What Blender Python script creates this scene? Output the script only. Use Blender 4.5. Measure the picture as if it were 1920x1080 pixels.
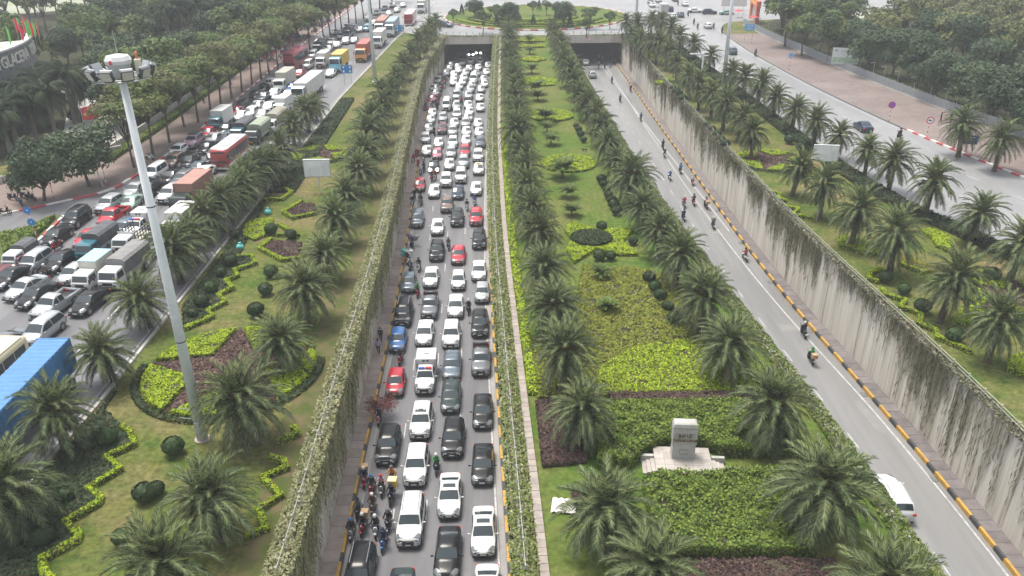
import bpy, bmesh, math, random
import numpy as np
from mathutils import Matrix, Vector, Euler
R = math.radians
rnd = random.Random(7)
scene = bpy.context.scene
for o in list(bpy.data.objects): bpy.data.objects.remove(o)
COL = scene.collection

# ---------------------------------------------------------------- camera (28 mm equivalent drone lens, 34.5 m above the ground)
F, CX, CY, H = 1493., 960., 540., 34.5
_d = np.array([30., 3010., F]); _d /= np.linalg.norm(_d)
ZW = -_d
YW = np.array([0, 0, 1.]) - ZW[2] * ZW; YW /= np.linalg.norm(YW)
XW = np.cross(YW, ZW)
cam_d = bpy.data.cameras.new('camera'); cam = bpy.data.objects.new('camera', cam_d); COL.objects.link(cam)
cam_d.sensor_width = 36.; cam_d.lens = F / 1920. * 36.; cam_d.clip_start = .5; cam_d.clip_end = 3000.
cam.matrix_world = Matrix(((XW[0], -XW[1], -XW[2], 0), (YW[0], -YW[1], -YW[2], 0), (ZW[0], -ZW[1], -ZW[2], H), (0, 0, 0, 1)))
scene.camera = cam
# ---------------------------------------------------------------- bright overcast daylight
SUN_EL, SUN_AZ = 72., 312.
world = bpy.data.worlds.new('World'); scene.world = world; world.use_nodes = True
nt = world.node_tree; bg = nt.nodes['Background']
sky = nt.nodes.new('ShaderNodeTexSky'); sky.sky_type = 'NISHITA'; sky.sun_disc = False
sky.sun_elevation = R(SUN_EL); sky.sun_rotation = R(SUN_AZ); sky.air_density = 1.0; sky.dust_density = 2.0; sky.ozone_density = 1.0; sky.altitude = 0
hs = nt.nodes.new('ShaderNodeHueSaturation'); hs.inputs["Saturation"].default_value = .25
nt.links.new(sky.outputs[0], hs.inputs['Color']); nt.links.new(hs.outputs[0], bg.inputs[0])
bg.inputs[1].default_value = .1
sun_d = bpy.data.lights.new('sun', 'SUN'); sun_d.energy = 1.5; sun_d.angle = R(20); sun_d.color = (1, .94, .85)
sun = bpy.data.objects.new('sun', sun_d); COL.objects.link(sun)
sun.rotation_euler = Euler((R(90 - SUN_EL), 0, R(180 - SUN_AZ)), 'XYZ')
vs = scene.view_settings; vs.view_transform = 'Standard'; vs.look = 'None'; vs.exposure = 1.58; vs.gamma = 1.0; vs.use_curve_mapping = False
cy = scene.cycles
cy.max_bounces = 5; cy.diffuse_bounces = 2; cy.glossy_bounces = 3; cy.transmission_bounces = 3; cy.volume_bounces = 0; cy.transparent_max_bounces = 4
cy.use_denoising = True; cy.denoiser = 'OPENIMAGEDENOISE'; cy.denoising_input_passes = 'RGB_ALBEDO_NORMAL'; cy.denoising_prefilter = 'ACCURATE'; cy.use_adaptive_sampling = True; cy.adaptive_threshold = .01
cy.caustics_reflective = False; cy.caustics_refractive = False

# ---------------------------------------------------------------- helpers
def P(px, py, z=0.):
    "world point where the view line through a photo pixel meets the level z"
    c = np.array([(px - CX) / F, (py - CY) / F, 1.]); w = np.array([c @ XW, c @ YW, c @ ZW]); t = (z - H) / w[2]
    return (float(w[0] * t), float(w[1] * t), z)
def PX(pts, z=0.): return [P(a, b, z)[:2] for a, b in pts]
def ip(tab, y):
    xs = [t[0] for t in tab]; ys = [t[1] for t in tab]
    return float(np.interp(y, xs, ys))
def smooth_tab(tab, step=3.):
    y = np.arange(tab[0][0], tab[-1][0] + .01, step); x = np.interp(y, [t[0] for t in tab], [t[1] for t in tab])
    k = np.ones(9) / 9.; xp = np.pad(x, 4, mode='reflect', reflect_type='odd'); x = np.convolve(xp, k, 'valid')
    return list(zip(y.tolist(), x.tolist()))
class MB:
    def __init__(s): s.v = []; s.f = []; s.m = []
    def add(s, vs, fs, m=0):
        n = len(s.v); s.v.extend(vs)
        for f in fs: s.f.append(tuple(i + n for i in f)); s.m.append(m)
        return s
    def box(s, x0, x1, y0, y1, z0, z1, m=0, taper=0.):
        t = taper
        vs = [(x0, y0, z0), (x1, y0, z0), (x1, y1, z0), (x0, y1, z0), (x0 + t, y0 + t, z1), (x1 - t, y0 + t, z1), (x1 - t, y1 - t, z1), (x0 + t, y1 - t, z1)]
        return s.add(vs, [(3, 2, 1, 0), (4, 5, 6, 7), (0, 1, 5, 4), (1, 2, 6, 5), (2, 3, 7, 6), (3, 0, 4, 7)], m)
    def bbox(s, x0, x1, y0, y1, z0, z1, b=.04, m=0):
        "box with chamfered upright and top edges"
        def ring(z, i): return [(x0 + i + b, y0 + i, z), (x1 - i - b, y0 + i, z), (x1 - i, y0 + i + b, z), (x1 - i, y1 - i - b, z), (x1 - i - b, y1 - i, z), (x0 + i + b, y1 - i, z), (x0 + i, y1 - i - b, z), (x0 + i, y0 + i + b, z)]
        vs = ring(z0, 0) + ring(z1 - b, 0) + ring(z1, b)
        fs = [(i, (i + 1) % 8, 8 + (i + 1) % 8, 8 + i) for i in range(8)] + [(8 + i, 8 + (i + 1) % 8, 16 + (i + 1) % 8, 16 + i) for i in range(8)] + [tuple(range(16, 24)), tuple(range(7, -1, -1))]
        return s.add(vs, fs, m)
    def tube(s, p0, p1, r0, r1=None, n=8, m=0, caps=True):
        r1 = r0 if r1 is None else r1
        a = Vector(p0); b = Vector(p1); d = (b - a)
        if d.length < 1e-6: return s
        d.normalize(); u = d.orthogonal().normalized(); w = d.cross(u)
        vs = []
        for c, r in ((a, r0), (b, r1)):
            for i in range(n):
                t = 2 * math.pi * i / n; vs.append(tuple(c + (u * math.cos(t) + w * math.sin(t)) * r))
        fs = [(i, (i + 1) % n, n + (i + 1) % n, n + i) for i in range(n)]
        if caps: fs += [tuple(range(n - 1, -1, -1)), tuple(range(n, 2 * n))]
        return s.add(vs, fs, m)
    def path(s, pts, radii, n=7, m=0):
        for i in range(len(pts) - 1): s.tube(pts[i], pts[i + 1], radii[i], radii[i + 1], n, m, caps=(i == len(pts) - 2))
        return s
    def loft(s, rings, m=0, closed=True, caps=True):
        n = len(rings[0]); vs = [p for r in rings for p in r]; fs = []
        for i in range(len(rings) - 1):
            for j in range(n if closed else n - 1):
                k = (j + 1) % n; fs.append((i * n + j, i * n + k, (i + 1) * n + k, (i + 1) * n + j))
        if caps: fs += [tuple(range(n - 1, -1, -1)), tuple(range((len(rings) - 1) * n, len(rings) * n))]
        return s.add(vs, fs, m)
    def sphere(s, c, rx, ry, rz, nu=10, nv=6, m=0):
        vs = [(c[0], c[1], c[2] - rz)]; 
        for j in range(1, nv):
            a = -math.pi / 2 + math.pi * j / nv
            for i in range(nu):
                t = 2 * math.pi * i / nu; vs.append((c[0] + rx * math.cos(a) * math.cos(t), c[1] + ry * math.cos(a) * math.sin(t), c[2] + rz * math.sin(a)))
        vs.append((c[0], c[1], c[2] + rz)); fs = []
        for i in range(nu): fs.append((0, 1 + (i + 1) % nu, 1 + i))
        for j in range(nv - 2):
            for i in range(nu):
                a = 1 + j * nu; fs.append((a + i, a + (i + 1) % nu, a + nu + (i + 1) % nu, a + nu + i))
        l = len(vs) - 1; a = 1 + (nv - 2) * nu
        for i in range(nu): fs.append((a + i, a + (i + 1) % nu, l))
        return s.add(vs, fs, m)
    def prism(s, poly, z0, z1, m=0, mtop=None, inset=0.):
        n = len(poly); cx = sum(p[0] for p in poly) / n; cy_ = sum(p[1] for p in poly) / n
        top = [(p[0] + (cx - p[0]) * inset, p[1] + (cy_ - p[1]) * inset, z1) for p in poly]
        if sum(poly[i][0] * poly[(i + 1) % n][1] - poly[(i + 1) % n][0] * poly[i][1] for i in range(n)) < 0: poly = poly[::-1]; top = top[::-1]
        vs = [(p[0], p[1], z0) for p in poly] + top
        s.add(vs, [(i, (i + 1) % n, n + (i + 1) % n, n + i) for i in range(n)], m)
        s.add(top, [tuple(range(n))], m if mtop is None else mtop)
        return s
    def mesh(s, name, mats, smooth=False):
        me = bpy.data.meshes.new(name); me.from_pydata(s.v, [], s.f)
        for m in (mats if isinstance(mats, (list, tuple)) else [mats]): me.materials.append(m)
        if any(s.m): me.polygons.foreach_set('material_index', s.m)
        if smooth: me.polygons.foreach_set('use_smooth', [True] * len(s.f))
        me.update(); return me
    def build(s, name, mats, parent=None, smooth=False, loc=None): return obj(name, s.mesh(name, mats, smooth), parent, loc)
def obj(name, me, parent=None, loc=None, rz=0.):
    o = bpy.data.objects.new(name, me); COL.objects.link(o)
    if parent is not None: o.parent = parent
    if loc is not None: o.location = loc
    if rz: o.rotation_euler[2] = rz
    return o
def tag(o, label=None, cat=None, group=None, kind=None):
    if label: o['label'] = label
    if cat: o['category'] = cat
    if group: o['group'] = group
    if kind: o['kind'] = kind
    return o
def thing(name, label, cat, loc=(0, 0, 0), rz=0., group=None, scale=1.):
    o = obj(name, None, None, loc, rz); o.empty_display_size = .3
    if scale != 1.: o.scale = (scale,) * 3
    return tag(o, label, cat, group)
def struct(o): o['kind'] = 'structure'; return o
ONES = 'zeroth first second third fourth fifth sixth seventh eighth ninth tenth eleventh twelfth thirteenth fourteenth fifteenth sixteenth seventeenth eighteenth nineteenth'.split()
TENS = {2: 'twent', 3: 'thirt', 4: 'fort', 5: 'fift', 6: 'sixt', 7: 'sevent', 8: 'eight', 9: 'ninet'}
def nth(n):
    if n < 20: return ONES[n]
    if n >= 100: return 'hundred-and-' + nth(n - 100) if n > 100 else 'hundredth'
    t, u = divmod(n, 10)
    return TENS[t] + ('ieth' if u == 0 else 'y-' + ONES[u])

# ---------------------------------------------------------------- materials
MATS = {}
FINE = {}
def mat(name, c, rough=.7, metal=0., c2=None, scale=4., detail=4., bump=0., bscale=None, coat=0., spec=.5, stretch=None, lo=.35, hi=.65, c3=None, scale3=.3, emit=None, estr=0., rndv=0., trans=0., coord='Object'):
    if name in MATS: return MATS[name]
    m = bpy.data.materials.new(name); m.use_nodes = True; t = m.node_tree; b = t.nodes['Principled BSDF']; L = t.links.new
    b.inputs['Roughness'].default_value = rough; b.inputs['Metallic'].default_value = metal
    b.inputs['Coat Weight'].default_value = coat; b.inputs['Coat Roughness'].default_value = .06
    b.inputs['Specular IOR Level'].default_value = spec
    c4 = lambda k: (k[0], k[1], k[2], 1)
    out = None
    tc = None
    def vec():
        nonlocal tc
        if tc is None:
            tcn = t.nodes.new('ShaderNodeTexCoord'); tc = tcn.outputs[coord]
            if stretch:
                mp = t.nodes.new('ShaderNodeMapping'); mp.inputs['Scale'].default_value = stretch; L(tc, mp.inputs[0]); tc = mp.outputs[0]
        return tc
    def layer(base, col, sc, lo, hi):
        n = t.nodes.new('ShaderNodeTexNoise'); n.inputs['Scale'].default_value = sc; n.inputs['Detail'].default_value = detail; n.inputs['Roughness'].default_value = .62; L(vec(), n.inputs['Vector'])
        r = t.nodes.new('ShaderNodeMapRange'); r.inputs[1].default_value = lo; r.inputs[2].default_value = hi; L(n.outputs[0], r.inputs[0])
        mx = t.nodes.new('ShaderNodeMix'); mx.data_type = 'RGBA'; L(r.outputs[0], mx.inputs[0])
        if isinstance(base, tuple): mx.inputs[6].default_value = c4(base)
        else: L(base, mx.inputs[6])
        mx.inputs[7].default_value = c4(col); return mx.outputs[2]
    out = tuple(c)
    if c2 is not None: out = layer(out, c2, scale, lo, hi)
    if c3 is not None: out = layer(out, c3, scale3, .45, .7)
    if name in FINE:
        n = t.nodes.new('ShaderNodeTexNoise'); n.inputs['Scale'].default_value = FINE[name][0]; n.inputs['Detail'].default_value = 5; n.inputs['Roughness'].default_value = .7; L(vec(), n.inputs['Vector'])
        r = t.nodes.new('ShaderNodeMapRange'); r.inputs[1].default_value = .3; r.inputs[2].default_value = .7; r.inputs[3].default_value = 1 - FINE[name][1]; r.inputs[4].default_value = 1 + FINE[name][1]; L(n.outputs[0], r.inputs[0])
        h = t.nodes.new('ShaderNodeHueSaturation'); L(r.outputs[0], h.inputs['Value'])
        if isinstance(out, tuple): h.inputs['Color'].default_value = c4(out)
        else: L(out, h.inputs['Color'])
        out = h.outputs[0]
    if rndv:
        oi = t.nodes.new('ShaderNodeObjectInfo'); h = t.nodes.new('ShaderNodeHueSaturation')
        mr = t.nodes.new('ShaderNodeMapRange'); mr.inputs[3].default_value = 1 - rndv; mr.inputs[4].default_value = 1 + rndv; L(oi.outputs['Random'], mr.inputs[0]); L(mr.outputs[0], h.inputs['Value'])
        mh = t.nodes.new('ShaderNodeMapRange'); mh.inputs[3].default_value = .5 - rndv * .06; mh.inputs[4].default_value = .5 + rndv * .05
        ml = t.nodes.new('ShaderNodeMath'); ml.operation = 'MULTIPLY'; ml.inputs[1].default_value = 7.31; fr = t.nodes.new('ShaderNodeMath'); fr.operation = 'FRACT'
        L(oi.outputs['Random'], ml.inputs[0]); L(ml.outputs[0], fr.inputs[0]); L(fr.outputs[0], mh.inputs[0]); L(mh.outputs[0], h.inputs['Hue'])
        if isinstance(out, tuple): h.inputs['Color'].default_value = c4(out)
        else: L(out, h.inputs['Color'])
        out = h.outputs[0]
    if isinstance(out, tuple): b.inputs['Base Color'].default_value = c4(out)
    else: L(out, b.inputs['Base Color'])
    if bump:
        n = t.nodes.new('ShaderNodeTexNoise'); n.inputs['Scale'].default_value = bscale or scale * 3; n.inputs['Detail'].default_value = 3; L(vec(), n.inputs['Vector'])
        bp = t.nodes.new('ShaderNodeBump'); bp.inputs['Strength'].default_value = bump; bp.inputs['Distance'].default_value = .05; L(n.outputs[0], bp.inputs['Height']); L(bp.outputs[0], b.inputs['Normal'])
    if emit: b.inputs['Emission Color'].default_value = c4(emit); b.inputs['Emission Strength'].default_value = estr
    if trans:
        tr = t.nodes.new('ShaderNodeBsdfTranslucent'); ms = t.nodes.new('ShaderNodeMixShader'); ms.inputs[0].default_value = trans
        if isinstance(out, tuple): tr.inputs[0].default_value = c4(out)
        else: L(out, tr.inputs[0])
        L(b.outputs[0], ms.inputs[1]); L(tr.outputs[0], ms.inputs[2]); L(ms.outputs[0], t.nodes['Material Output'].inputs['Surface'])
    MATS[name] = m; return m
FINE.update({'lawn_grass': (2.2, .5), 'median_grass': (2.2, .42), 'asphalt': (1.4, .12), 'pale_asphalt': (1.2, .1), 'open_street_asphalt': (1., .1), 'woodland_soil': (1.2, .4), 'street_pavement': (2., .2), 'brick_paving': (2.5, .2), 'streaked_concrete': (1.2, .15), 'mulch': (3., .4)})
ASPH = mat('asphalt', (.14, .139, .145), .5, c2=(.1, .1, .105), scale=.55, lo=.45, hi=.7, c3=(.175, .174, .178), scale3=.3, stretch=(1, .07, 1), bump=.25, bscale=30., spec=.4)
ASPH_R = mat('pale_asphalt', (.22, .219, .216), .42, c2=(.14, .14, .142), scale=.5, lo=.4, hi=.66, c3=(.27, .268, .262), scale3=.25, bump=.2, bscale=30., spec=.5, stretch=(1, .06, 1))
LAWN = mat('lawn_grass', (.058, .095, .018), .95, c2=(.11, .122, .032), scale=.5, detail=8, lo=.4, hi=.6, c3=(.18, .14, .072), scale3=.13, bump=.9, bscale=9., spec=.1)
LAWN2 = mat('median_grass', (.055, .11, .016), .95, c2=(.1, .135, .028), scale=.5, detail=8, c3=(.15, .14, .05), scale3=.09, bump=.9, bscale=9., spec=.1)
SOIL = mat('woodland_soil', (.05, .043, .028), .95, c2=(.035, .046, .018), scale=.3, bump=.6, spec=.1)
CONC = mat('concrete', (.4, .385, .35), .85, c2=(.48, .465, .43), scale=.5, c3=(.27, .25, .21), scale3=.2, bump=.2, bscale=6.)
WALLC = mat('streaked_concrete', (.53, .495, .435), .88, c2=(.27, .24, .18), scale=1.6, detail=7, stretch=(1.5, 1.5, .06), lo=.47, hi=.68, c3=(.58, .56, .52), scale3=.5, bump=.2, bscale=8.)
PAVE = mat('paving_slab', (.27, .22, .19), .9, c2=(.33, .28, .245), scale=1.2, bump=.25, rndv=.16)
PAVE_L = mat('street_pavement', (.165, .125, .107), .9, c2=(.215, .165, .14), scale=.3, c3=(.12, .095, .08), scale3=.12, bump=.3, bscale=14.)
STONE = mat('edging_stone', (.33, .29, .25), .9, c2=(.25, .215, .19), scale=2.5, bump=.3, rndv=.14)
YEL = mat('kerb_yellow', (.55, .31, .04), .7, c2=(.36, .22, .06), scale=2., detail=6)
BLK = mat('kerb_black', (.035, .035, .04), .7, c2=(.06, .06, .06), scale=3.)
REDP = mat('kerb_red', (.5, .06, .075), .65, c2=(.42, .08, .09), scale=3.)
WHT = mat('kerb_white', (.72, .71, .69), .65, c2=(.6, .58, .55), scale=3.)
LINE = mat('road_line', (.5, .5, .49), .6, c2=(.3, .3, .3), scale=2.5, detail=6)
METAL = mat('galvanised', (.52, .55, .57), .42, metal=.55, c2=(.45, .47, .5), scale=6.)
RAILW = mat('rail_paint', (.5, .51, .5), .55, c2=(.36, .36, .34), scale=5.)
DARKM = mat('dark_metal', (.03, .032, .035), .5)
STRUCT = []

# ---------------------------------------------------------------- plan of the place (metres; Y runs away from the camera)
ZF = -7.7
T_LL = smooth_tab([(-30, -13.0), (30, -13.1), (45, -13.7), (68, -14.2), (95, -15.2), (125, -17.0), (180, -19.6), (222, -17.8)])
T_LR = smooth_tab([(-30, 2.5), (33, .55), (44, -.1), (63, -1.), (82, -2.), (125, -3.1), (180, -3.5), (222, -3.6)])
T_RL = smooth_tab([(-30, 25), (33, 23.3), (41, 23.2), (48, 22.5), (58, 21.6), (67, 20.4), (78, 19.5), (103, 17.6), (160, 15.5), (222, 14.2)])
T_RR = smooth_tab([(-30, 36.2), (30, 35.8), (45, 35.5), (58, 34.9), (70, 33.7), (85, 32.6), (110, 32.0), (134, 31.7), (155, 31.2), (180, 31.0), (222, 30.4)])
YP = 222.
YS = [float(y) for y in np.arange(-30, YP + .1, 3.)]
def strip(name, fl, fr, ys, z, m, nx=1):
    b = MB()
    vs = [];
    for y in ys:
        a, c = fl(y), fr(y)
        for k in range(nx + 1): vs.append((a + (c - a) * k / nx, y, z))
    n = nx + 1
    b.add(vs, [(i * n + k, i * n + k + 1, (i + 1) * n + k + 1, (i + 1) * n + k) for i in range(len(ys) - 1) for k in range(nx)])
    return struct(b.build(name, m))
fLL = lambda y: ip(T_LL, y); fLR = lambda y: ip(T_LR, y); fRL = lambda y: ip(T_RL, y); fRR = lambda y: ip(T_RR, y)
g = MB()
for i in range(len(YS) - 1):
    a, b2 = YS[i], YS[i + 1]
    for l, r in ((lambda y: -700., fLL), (fLR, fRL), (fRR, lambda y: 700.)):
        g.add([(l(a), a, 0), (r(a), a, 0), (r(b2), b2, 0), (l(b2), b2, 0)], [(0, 1, 2, 3)])
g.add([(-700, YP, 0), (700, YP, 0), (700, 1500, 0), (-700, 1500, 0)], [(0, 1, 2, 3)])
g.add([(-700, -400, 0), (700, -400, 0), (700, -30, 0), (-700, -30, 0)], [(0, 1, 2, 3)])
struct(g.build('ground', LAWN))
strip('worn_path', lambda y: fLL(y) - 2.9 - .5 * math.sin(y * .31), lambda y: fLL(y) - 1.1, [float(y) for y in np.arange(0, 200, 2.)], .004, mat('worn_grass', (.13, .105, .055), .95, c2=(.06, .085, .02), scale=.6, detail=8, lo=.4, hi=.62, bump=.7, bscale=9., spec=.1))
strip('median_lawn', lambda y: fLR(y) + .9, lambda y: fRL(y) - .6, [y for y in YS if y <= YP - 2], .004, LAWN2)
YT = YS + [240., 270., 300.]
strip('sunken_road', lambda y: fLL(min(y, YP)) + .3, lambda y: fLR(min(y, YP)) - .3, YT, ZF, ASPH, 3)
strip('open_sunken_road', lambda y: fRL(min(y, YP)) + .3, lambda y: fRR(min(y, YP)) - .3, YT, ZF, ASPH_R, 3)

# ---- retaining walls, one panel after another
def wall(name, f, side, label, y0=-30., y1=YP, plen=4.):
    "side +1: the retained soil lies on the +x side of the face"
    root = thing(name, label, 'retaining wall')
    b = MB(); ys = np.arange(y0, y1 + .1, 3.)
    for a, c in zip(ys[:-1], ys[1:]):
        xa, xc = f(a), f(c); o0, o1 = side * .06, side * .4
        q = [(xa + o0, a), (xc + o0, c), (xc + o1, c), (xa + o1, a)]
        b.prism(q, ZF - .3, -.02)
    b.build('wall_core', CONC, root)
    cop = MB()
    for a, c in zip(ys[:-1], ys[1:]):
        xa, xc = f(a), f(c); q = [(xa - side * .12, a), (xc - side * .12, c), (xc + side * .34, c), (xa + side * .34, a)]
        cop.prism(q, -.02, .22)
    cop.build('coping', CONC, root)
    y = 32. if y0 < 32 else y0
    while y < y1 - .5:
        e = min(y + plen, y1); xa, xc = f(y), f(e); m = MB()
        q = [(xa, y + .02), (xc, e - .02), (xc + side * .059, e - .02), (xa + side * .059, y + .02)]
        m.prism(q, ZF - .2, -.03); m.build('wall_panel', WALLC, root); y = e
    return root
wall('retaining_wall', fLL, -1, 'concrete retaining wall hung with pale creepers beside the jammed sunken road, lawn side')
wall('retaining_wall', fLR, 1, 'concrete retaining wall between the jammed sunken road and the palm median')
wall('retaining_wall', fRL, -1, 'concrete retaining wall between the palm median and the open sunken road')
wall('retaining_wall', fRR, 1, 'tall streaked concrete retaining wall beyond the open sunken road with hanging creepers')

# ---- tunnel mouths
def portal(x0, x1, label, sign=None):
    root = thing('tunnel_mouth', label, 'tunnel', ((x0 + x1) / 2, YP, ZF)); o = (x0 + x1) / 2
    hw = (x1 - x0) / 2
    b = MB(); b.box(-hw - .5, hw + .5, .0, 1.2, 5.75, 7.72); b.build('lintel', mat('lintel_concrete', (.52, .475, .42), .85, c2=(.58, .54, .48), scale=.5, c3=(.38, .33, .26), scale3=.3, stretch=(1, 1, .3)), root)
    b = MB(); b.add([(-hw, .2, 5.75), (-hw + .8, .2, 5.75), (-hw, .2, 5.1)], [(0, 1, 2)]); b.add([(hw, .2, 5.75), (hw - .8, .2, 5.75), (hw, .2, 5.1)], [(0, 2, 1)]); b.build('haunch', CONC, root)
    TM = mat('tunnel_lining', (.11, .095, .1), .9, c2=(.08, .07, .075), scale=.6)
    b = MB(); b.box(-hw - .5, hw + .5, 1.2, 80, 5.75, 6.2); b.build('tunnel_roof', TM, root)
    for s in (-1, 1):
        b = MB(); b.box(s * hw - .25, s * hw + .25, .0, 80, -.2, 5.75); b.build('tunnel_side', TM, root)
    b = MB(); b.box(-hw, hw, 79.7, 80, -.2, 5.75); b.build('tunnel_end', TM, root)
    b = MB(); b.box(-hw - .5, hw + .5, .05, .4, 7.72, 7.9); b.build('parapet', CONC, root)
    pm = None
    n = 8
    for k in range(n):
        if pm is None:
            mb = MB(); mb.tube((0, 0, 0), (0, 0, 1.0), .05, .05, 6); pm = mb.mesh('post', DARKM)
        obj('post', pm, root, (-hw + (k + .5) * 2 * hw / n, .25, 7.9))
    b = MB()
    for z in (8.35, 8.85): b.tube((-hw, .25, z), (hw, .25, z), .02, .02, 5)
    b.build('rail', DARKM, root)
    return root
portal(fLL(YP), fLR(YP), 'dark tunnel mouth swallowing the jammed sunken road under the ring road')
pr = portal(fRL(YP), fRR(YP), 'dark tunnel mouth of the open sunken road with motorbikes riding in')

# ---- kerbs and slabs laid piece by piece
def along(name, parent_mesh, f, y0, ynear, yfar, seg, w0, w1, z0, z1, mats, pname, gap=.02, pattern=None, label=None):
    "pieces between x = f(y)+w0 and f(y)+w1; those beyond ynear are joined"
    base = MB(); ys = np.arange(y0, yfar + .1, 4.)
    for a, c in zip(ys[:-1], ys[1:]):
        base.prism([(f(a) + w0 + .01, a), (f(c) + w0 + .01, c), (f(c) + w1 - .01, c), (f(a) + w1 - .01, a)], z0 - .02, z1 - .03)
    root = struct(base.build(name, parent_mesh))
    far = MB(); y = y0; k = 0
    while y < yfar - .2:
        s = seg if not isinstance(seg, (tuple, list)) else seg[k % len(seg)]
        e = min(y + s, yfar); a = y + gap; c = e - gap
        q = [(f(a) + w0, a), (f(c) + w0, c), (f(c) + w1, c), (f(a) + w1, a)]
        mi = k % len(mats) if pattern is None else pattern[k % len(pattern)]
        if y < ynear:
            m = MB(); m.prism(q, z0, z1 + rnd.uniform(-.006, .006)); m.build(pname, mats[mi], root)
        else: far.prism(q, z0, z1, mi)
        y = e; k += 1
    if far.f: tag(far.build(pname, list(mats), root), kind='stuff')
    return root
along('sunken_pavement', CONC, fLL, 30, 118, YP, 1.15, .01, 1.2, ZF + .02, ZF + .36, [PAVE], 'paving_slab')
along('painted_kerb', CONC, fLL, 30, 118, YP, (2.2, .9), 1.21, 1.42, ZF, ZF + .375, [YEL, BLK], 'kerb_block', .0)
along('painted_kerb', CONC, fLR, 30, 118, YP, (1.75, 1.1), -.58, -.34, ZF, ZF + .3, [YEL, BLK], 'kerb_block', .0)
along('sunken_pavement', CONC, fRR, 30, 118, YP, 1.15, -1.2, -.01, ZF + .02, ZF + .36, [mat('dark_slab', (.13, .115, .115), .9, c2=(.175, .155, .15), scale=1.2, bump=.25, rndv=.15)], 'paving_slab')
along('painted_kerb', CONC, fRR, 30, 118, YP, (1.9, 1.2), -1.43, -1.21, ZF, ZF + .375, [YEL, BLK], 'kerb_block', .0)
along('median_edging', STONE, fLR, 30, 84, YP - 3, .62, .95, 1.5, .0, .2, [STONE], 'edging_stone', .015)
# strip of concrete gutter along the jammed road and painted lines
def dashes(name, f, ys, ln, w, z, label=None):
    b = MB()
    for y in ys: b.add([(f(y) - w, y, z), (f(y) + w, y, z), (f(y + ln) + w, y + ln, z), (f(y + ln) - w, y + ln, z)], [(0, 1, 2, 3)])
    return struct(b.build(name, LINE))
GUT = mat('gutter_concrete', (.25, .245, .235), .8, c2=(.31, .3, .29), scale=.6)
strip('gutter', lambda y: fLL(y) + 1.5, lambda y: fLL(y) + 2.05, YS[20:], ZF + .004, GUT)
strip('gutter', lambda y: fLR(y) - 1.05, lambda y: fLR(y) - .62, YS[20:], ZF + .004, GUT)
strip('lane_line', lambda y: fLR(y) - 1.25, lambda y: fLR(y) - 1.1, YS[20:], ZF + .008, LINE)
for k, fr_ in enumerate((.27, .5, .73)):
    dashes('lane_line', lambda y: fLL(y) + 1.6 + (fLR(y) - fLL(y) - 2.7) * fr_, np.arange(34 + k, 220, 11.), 2.2, .055, ZF + .006)
T_SL = [(30, 1.75), (42, 1.8), (60, 2.1), (76, 2.7), (116, 3.9), (156, 4.2), (222, 4.5)]; T_DL = [(30, 5.6), (57, 5.9), (78, 6.1), (110, 6.6), (140, 7.1), (222, 7.7)]
strip('lane_line', lambda y: fRR(y) - ip(T_SL, y) - .08, lambda y: fRR(y) - ip(T_SL, y) + .08, YS[20:], ZF + .006, LINE)
dashes('lane_line', lambda y: fRR(y) - ip(T_DL, y), np.arange(33, 215, 7.), 2.2, .065, ZF + .006)
strip('lane_line', lambda y: fRR(y) - 1.95 - min(3.5, max(0., (y - 95)) * .03), lambda y: fRR(y) - 1.75 - min(3.5, max(0., (y - 95)) * .03), [y for y in YS if y > 100], ZF + .01, LINE)

# ---- repairs and drains in the carriageways
PA = mat('asphalt_patch', (.1, .1, .102), .6, c2=(.13, .13, .13), scale=1.5); PB = mat('asphalt_patch_pale', (.235, .23, .222), .55, c2=(.2, .198, .19), scale=1.2)
rr_ = bpy.data.objects['open_sunken_road']; rl_ = bpy.data.objects['sunken_road']
for k, (y, o, w, l, m) in enumerate([(47, -7.9, 1.6, 3.2, PA), (56, -3.2, .8, 5., PB), (66, -9.4, 1.2, 2.4, PA), (74, -4.6, 2.2, 1.6, PB), (88, -8., 1., 6., PA), (101, -5.2, 2.6, 2., PB), (118, -9.8, 1.4, 5., PA), (61, -10.6, .5, 9., PA), (139, -6.2, 1.6, 6., PB)]):
    q = MB(); x = fRR(y) + o; q.add([(x, y, ZF + .004), (x + w, y + .1, ZF + .004), (x + w - .1 + fRR(y + l) - fRR(y), y + l, ZF + .004), (x + fRR(y + l) - fRR(y), y + l - .05, ZF + .004)], [(0, 1, 2, 3)]); q.build('road_patch', m, rr_)
q = MB(); q.box(-.22, .22, -.35, .35, 0, .012)
for i in range(6): q.box(-.19, .19, -.3 + i * .11, -.25 + i * .11, .012, .02, 1)
dm_ = q.mesh('drain_cover', [DARKM, METAL])
for y in range(38, 120, 12): obj('drain_cover', dm_, rr_, (fRR(y) - 1.68, y, ZF + .012)); obj('drain_cover', dm_, rl_, (fLL(y) + 1.72, y, ZF + .012))

# ---- the street with the jam (outer left), kerbs, pavement
T_A = smooth_tab([(96, -52.6), (105, -51.3), (117, -50.6), (145, -51.3), (207, -53.2), (265, -53.5), (420, -54)])
T_B = [(-40, -33), (30, -32.4), (50, -31.6), (100, -32.), (150, -32.3), (218, -30.3), (250, -28.5), (280, -27), (420, -20)]
fA = lambda y: ip(T_A, y) if y > 99 else -52.3 - (99 - y) * 1.15
fB = lambda y: ip(T_B, y)
SY = [float(y) for y in list(np.arange(-40, 96, 8.)) + list(np.arange(96, 425, 6.))]
strip('jammed_street', lambda y: max(fA(y), -160.), fB, SY, .008, ASPH, 2)
along('street_kerb', CONC, fB, 30, 75, 300, 1.6, .0, .25, .0, .17, [CONC], 'kerb_stone', .01)
kb = along('red_white_kerb', CONC, fA, 86, 160, 300, 2.0, -.35, .0, .0, .2, [WHT, REDP], 'kerb_block', .0)
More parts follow.
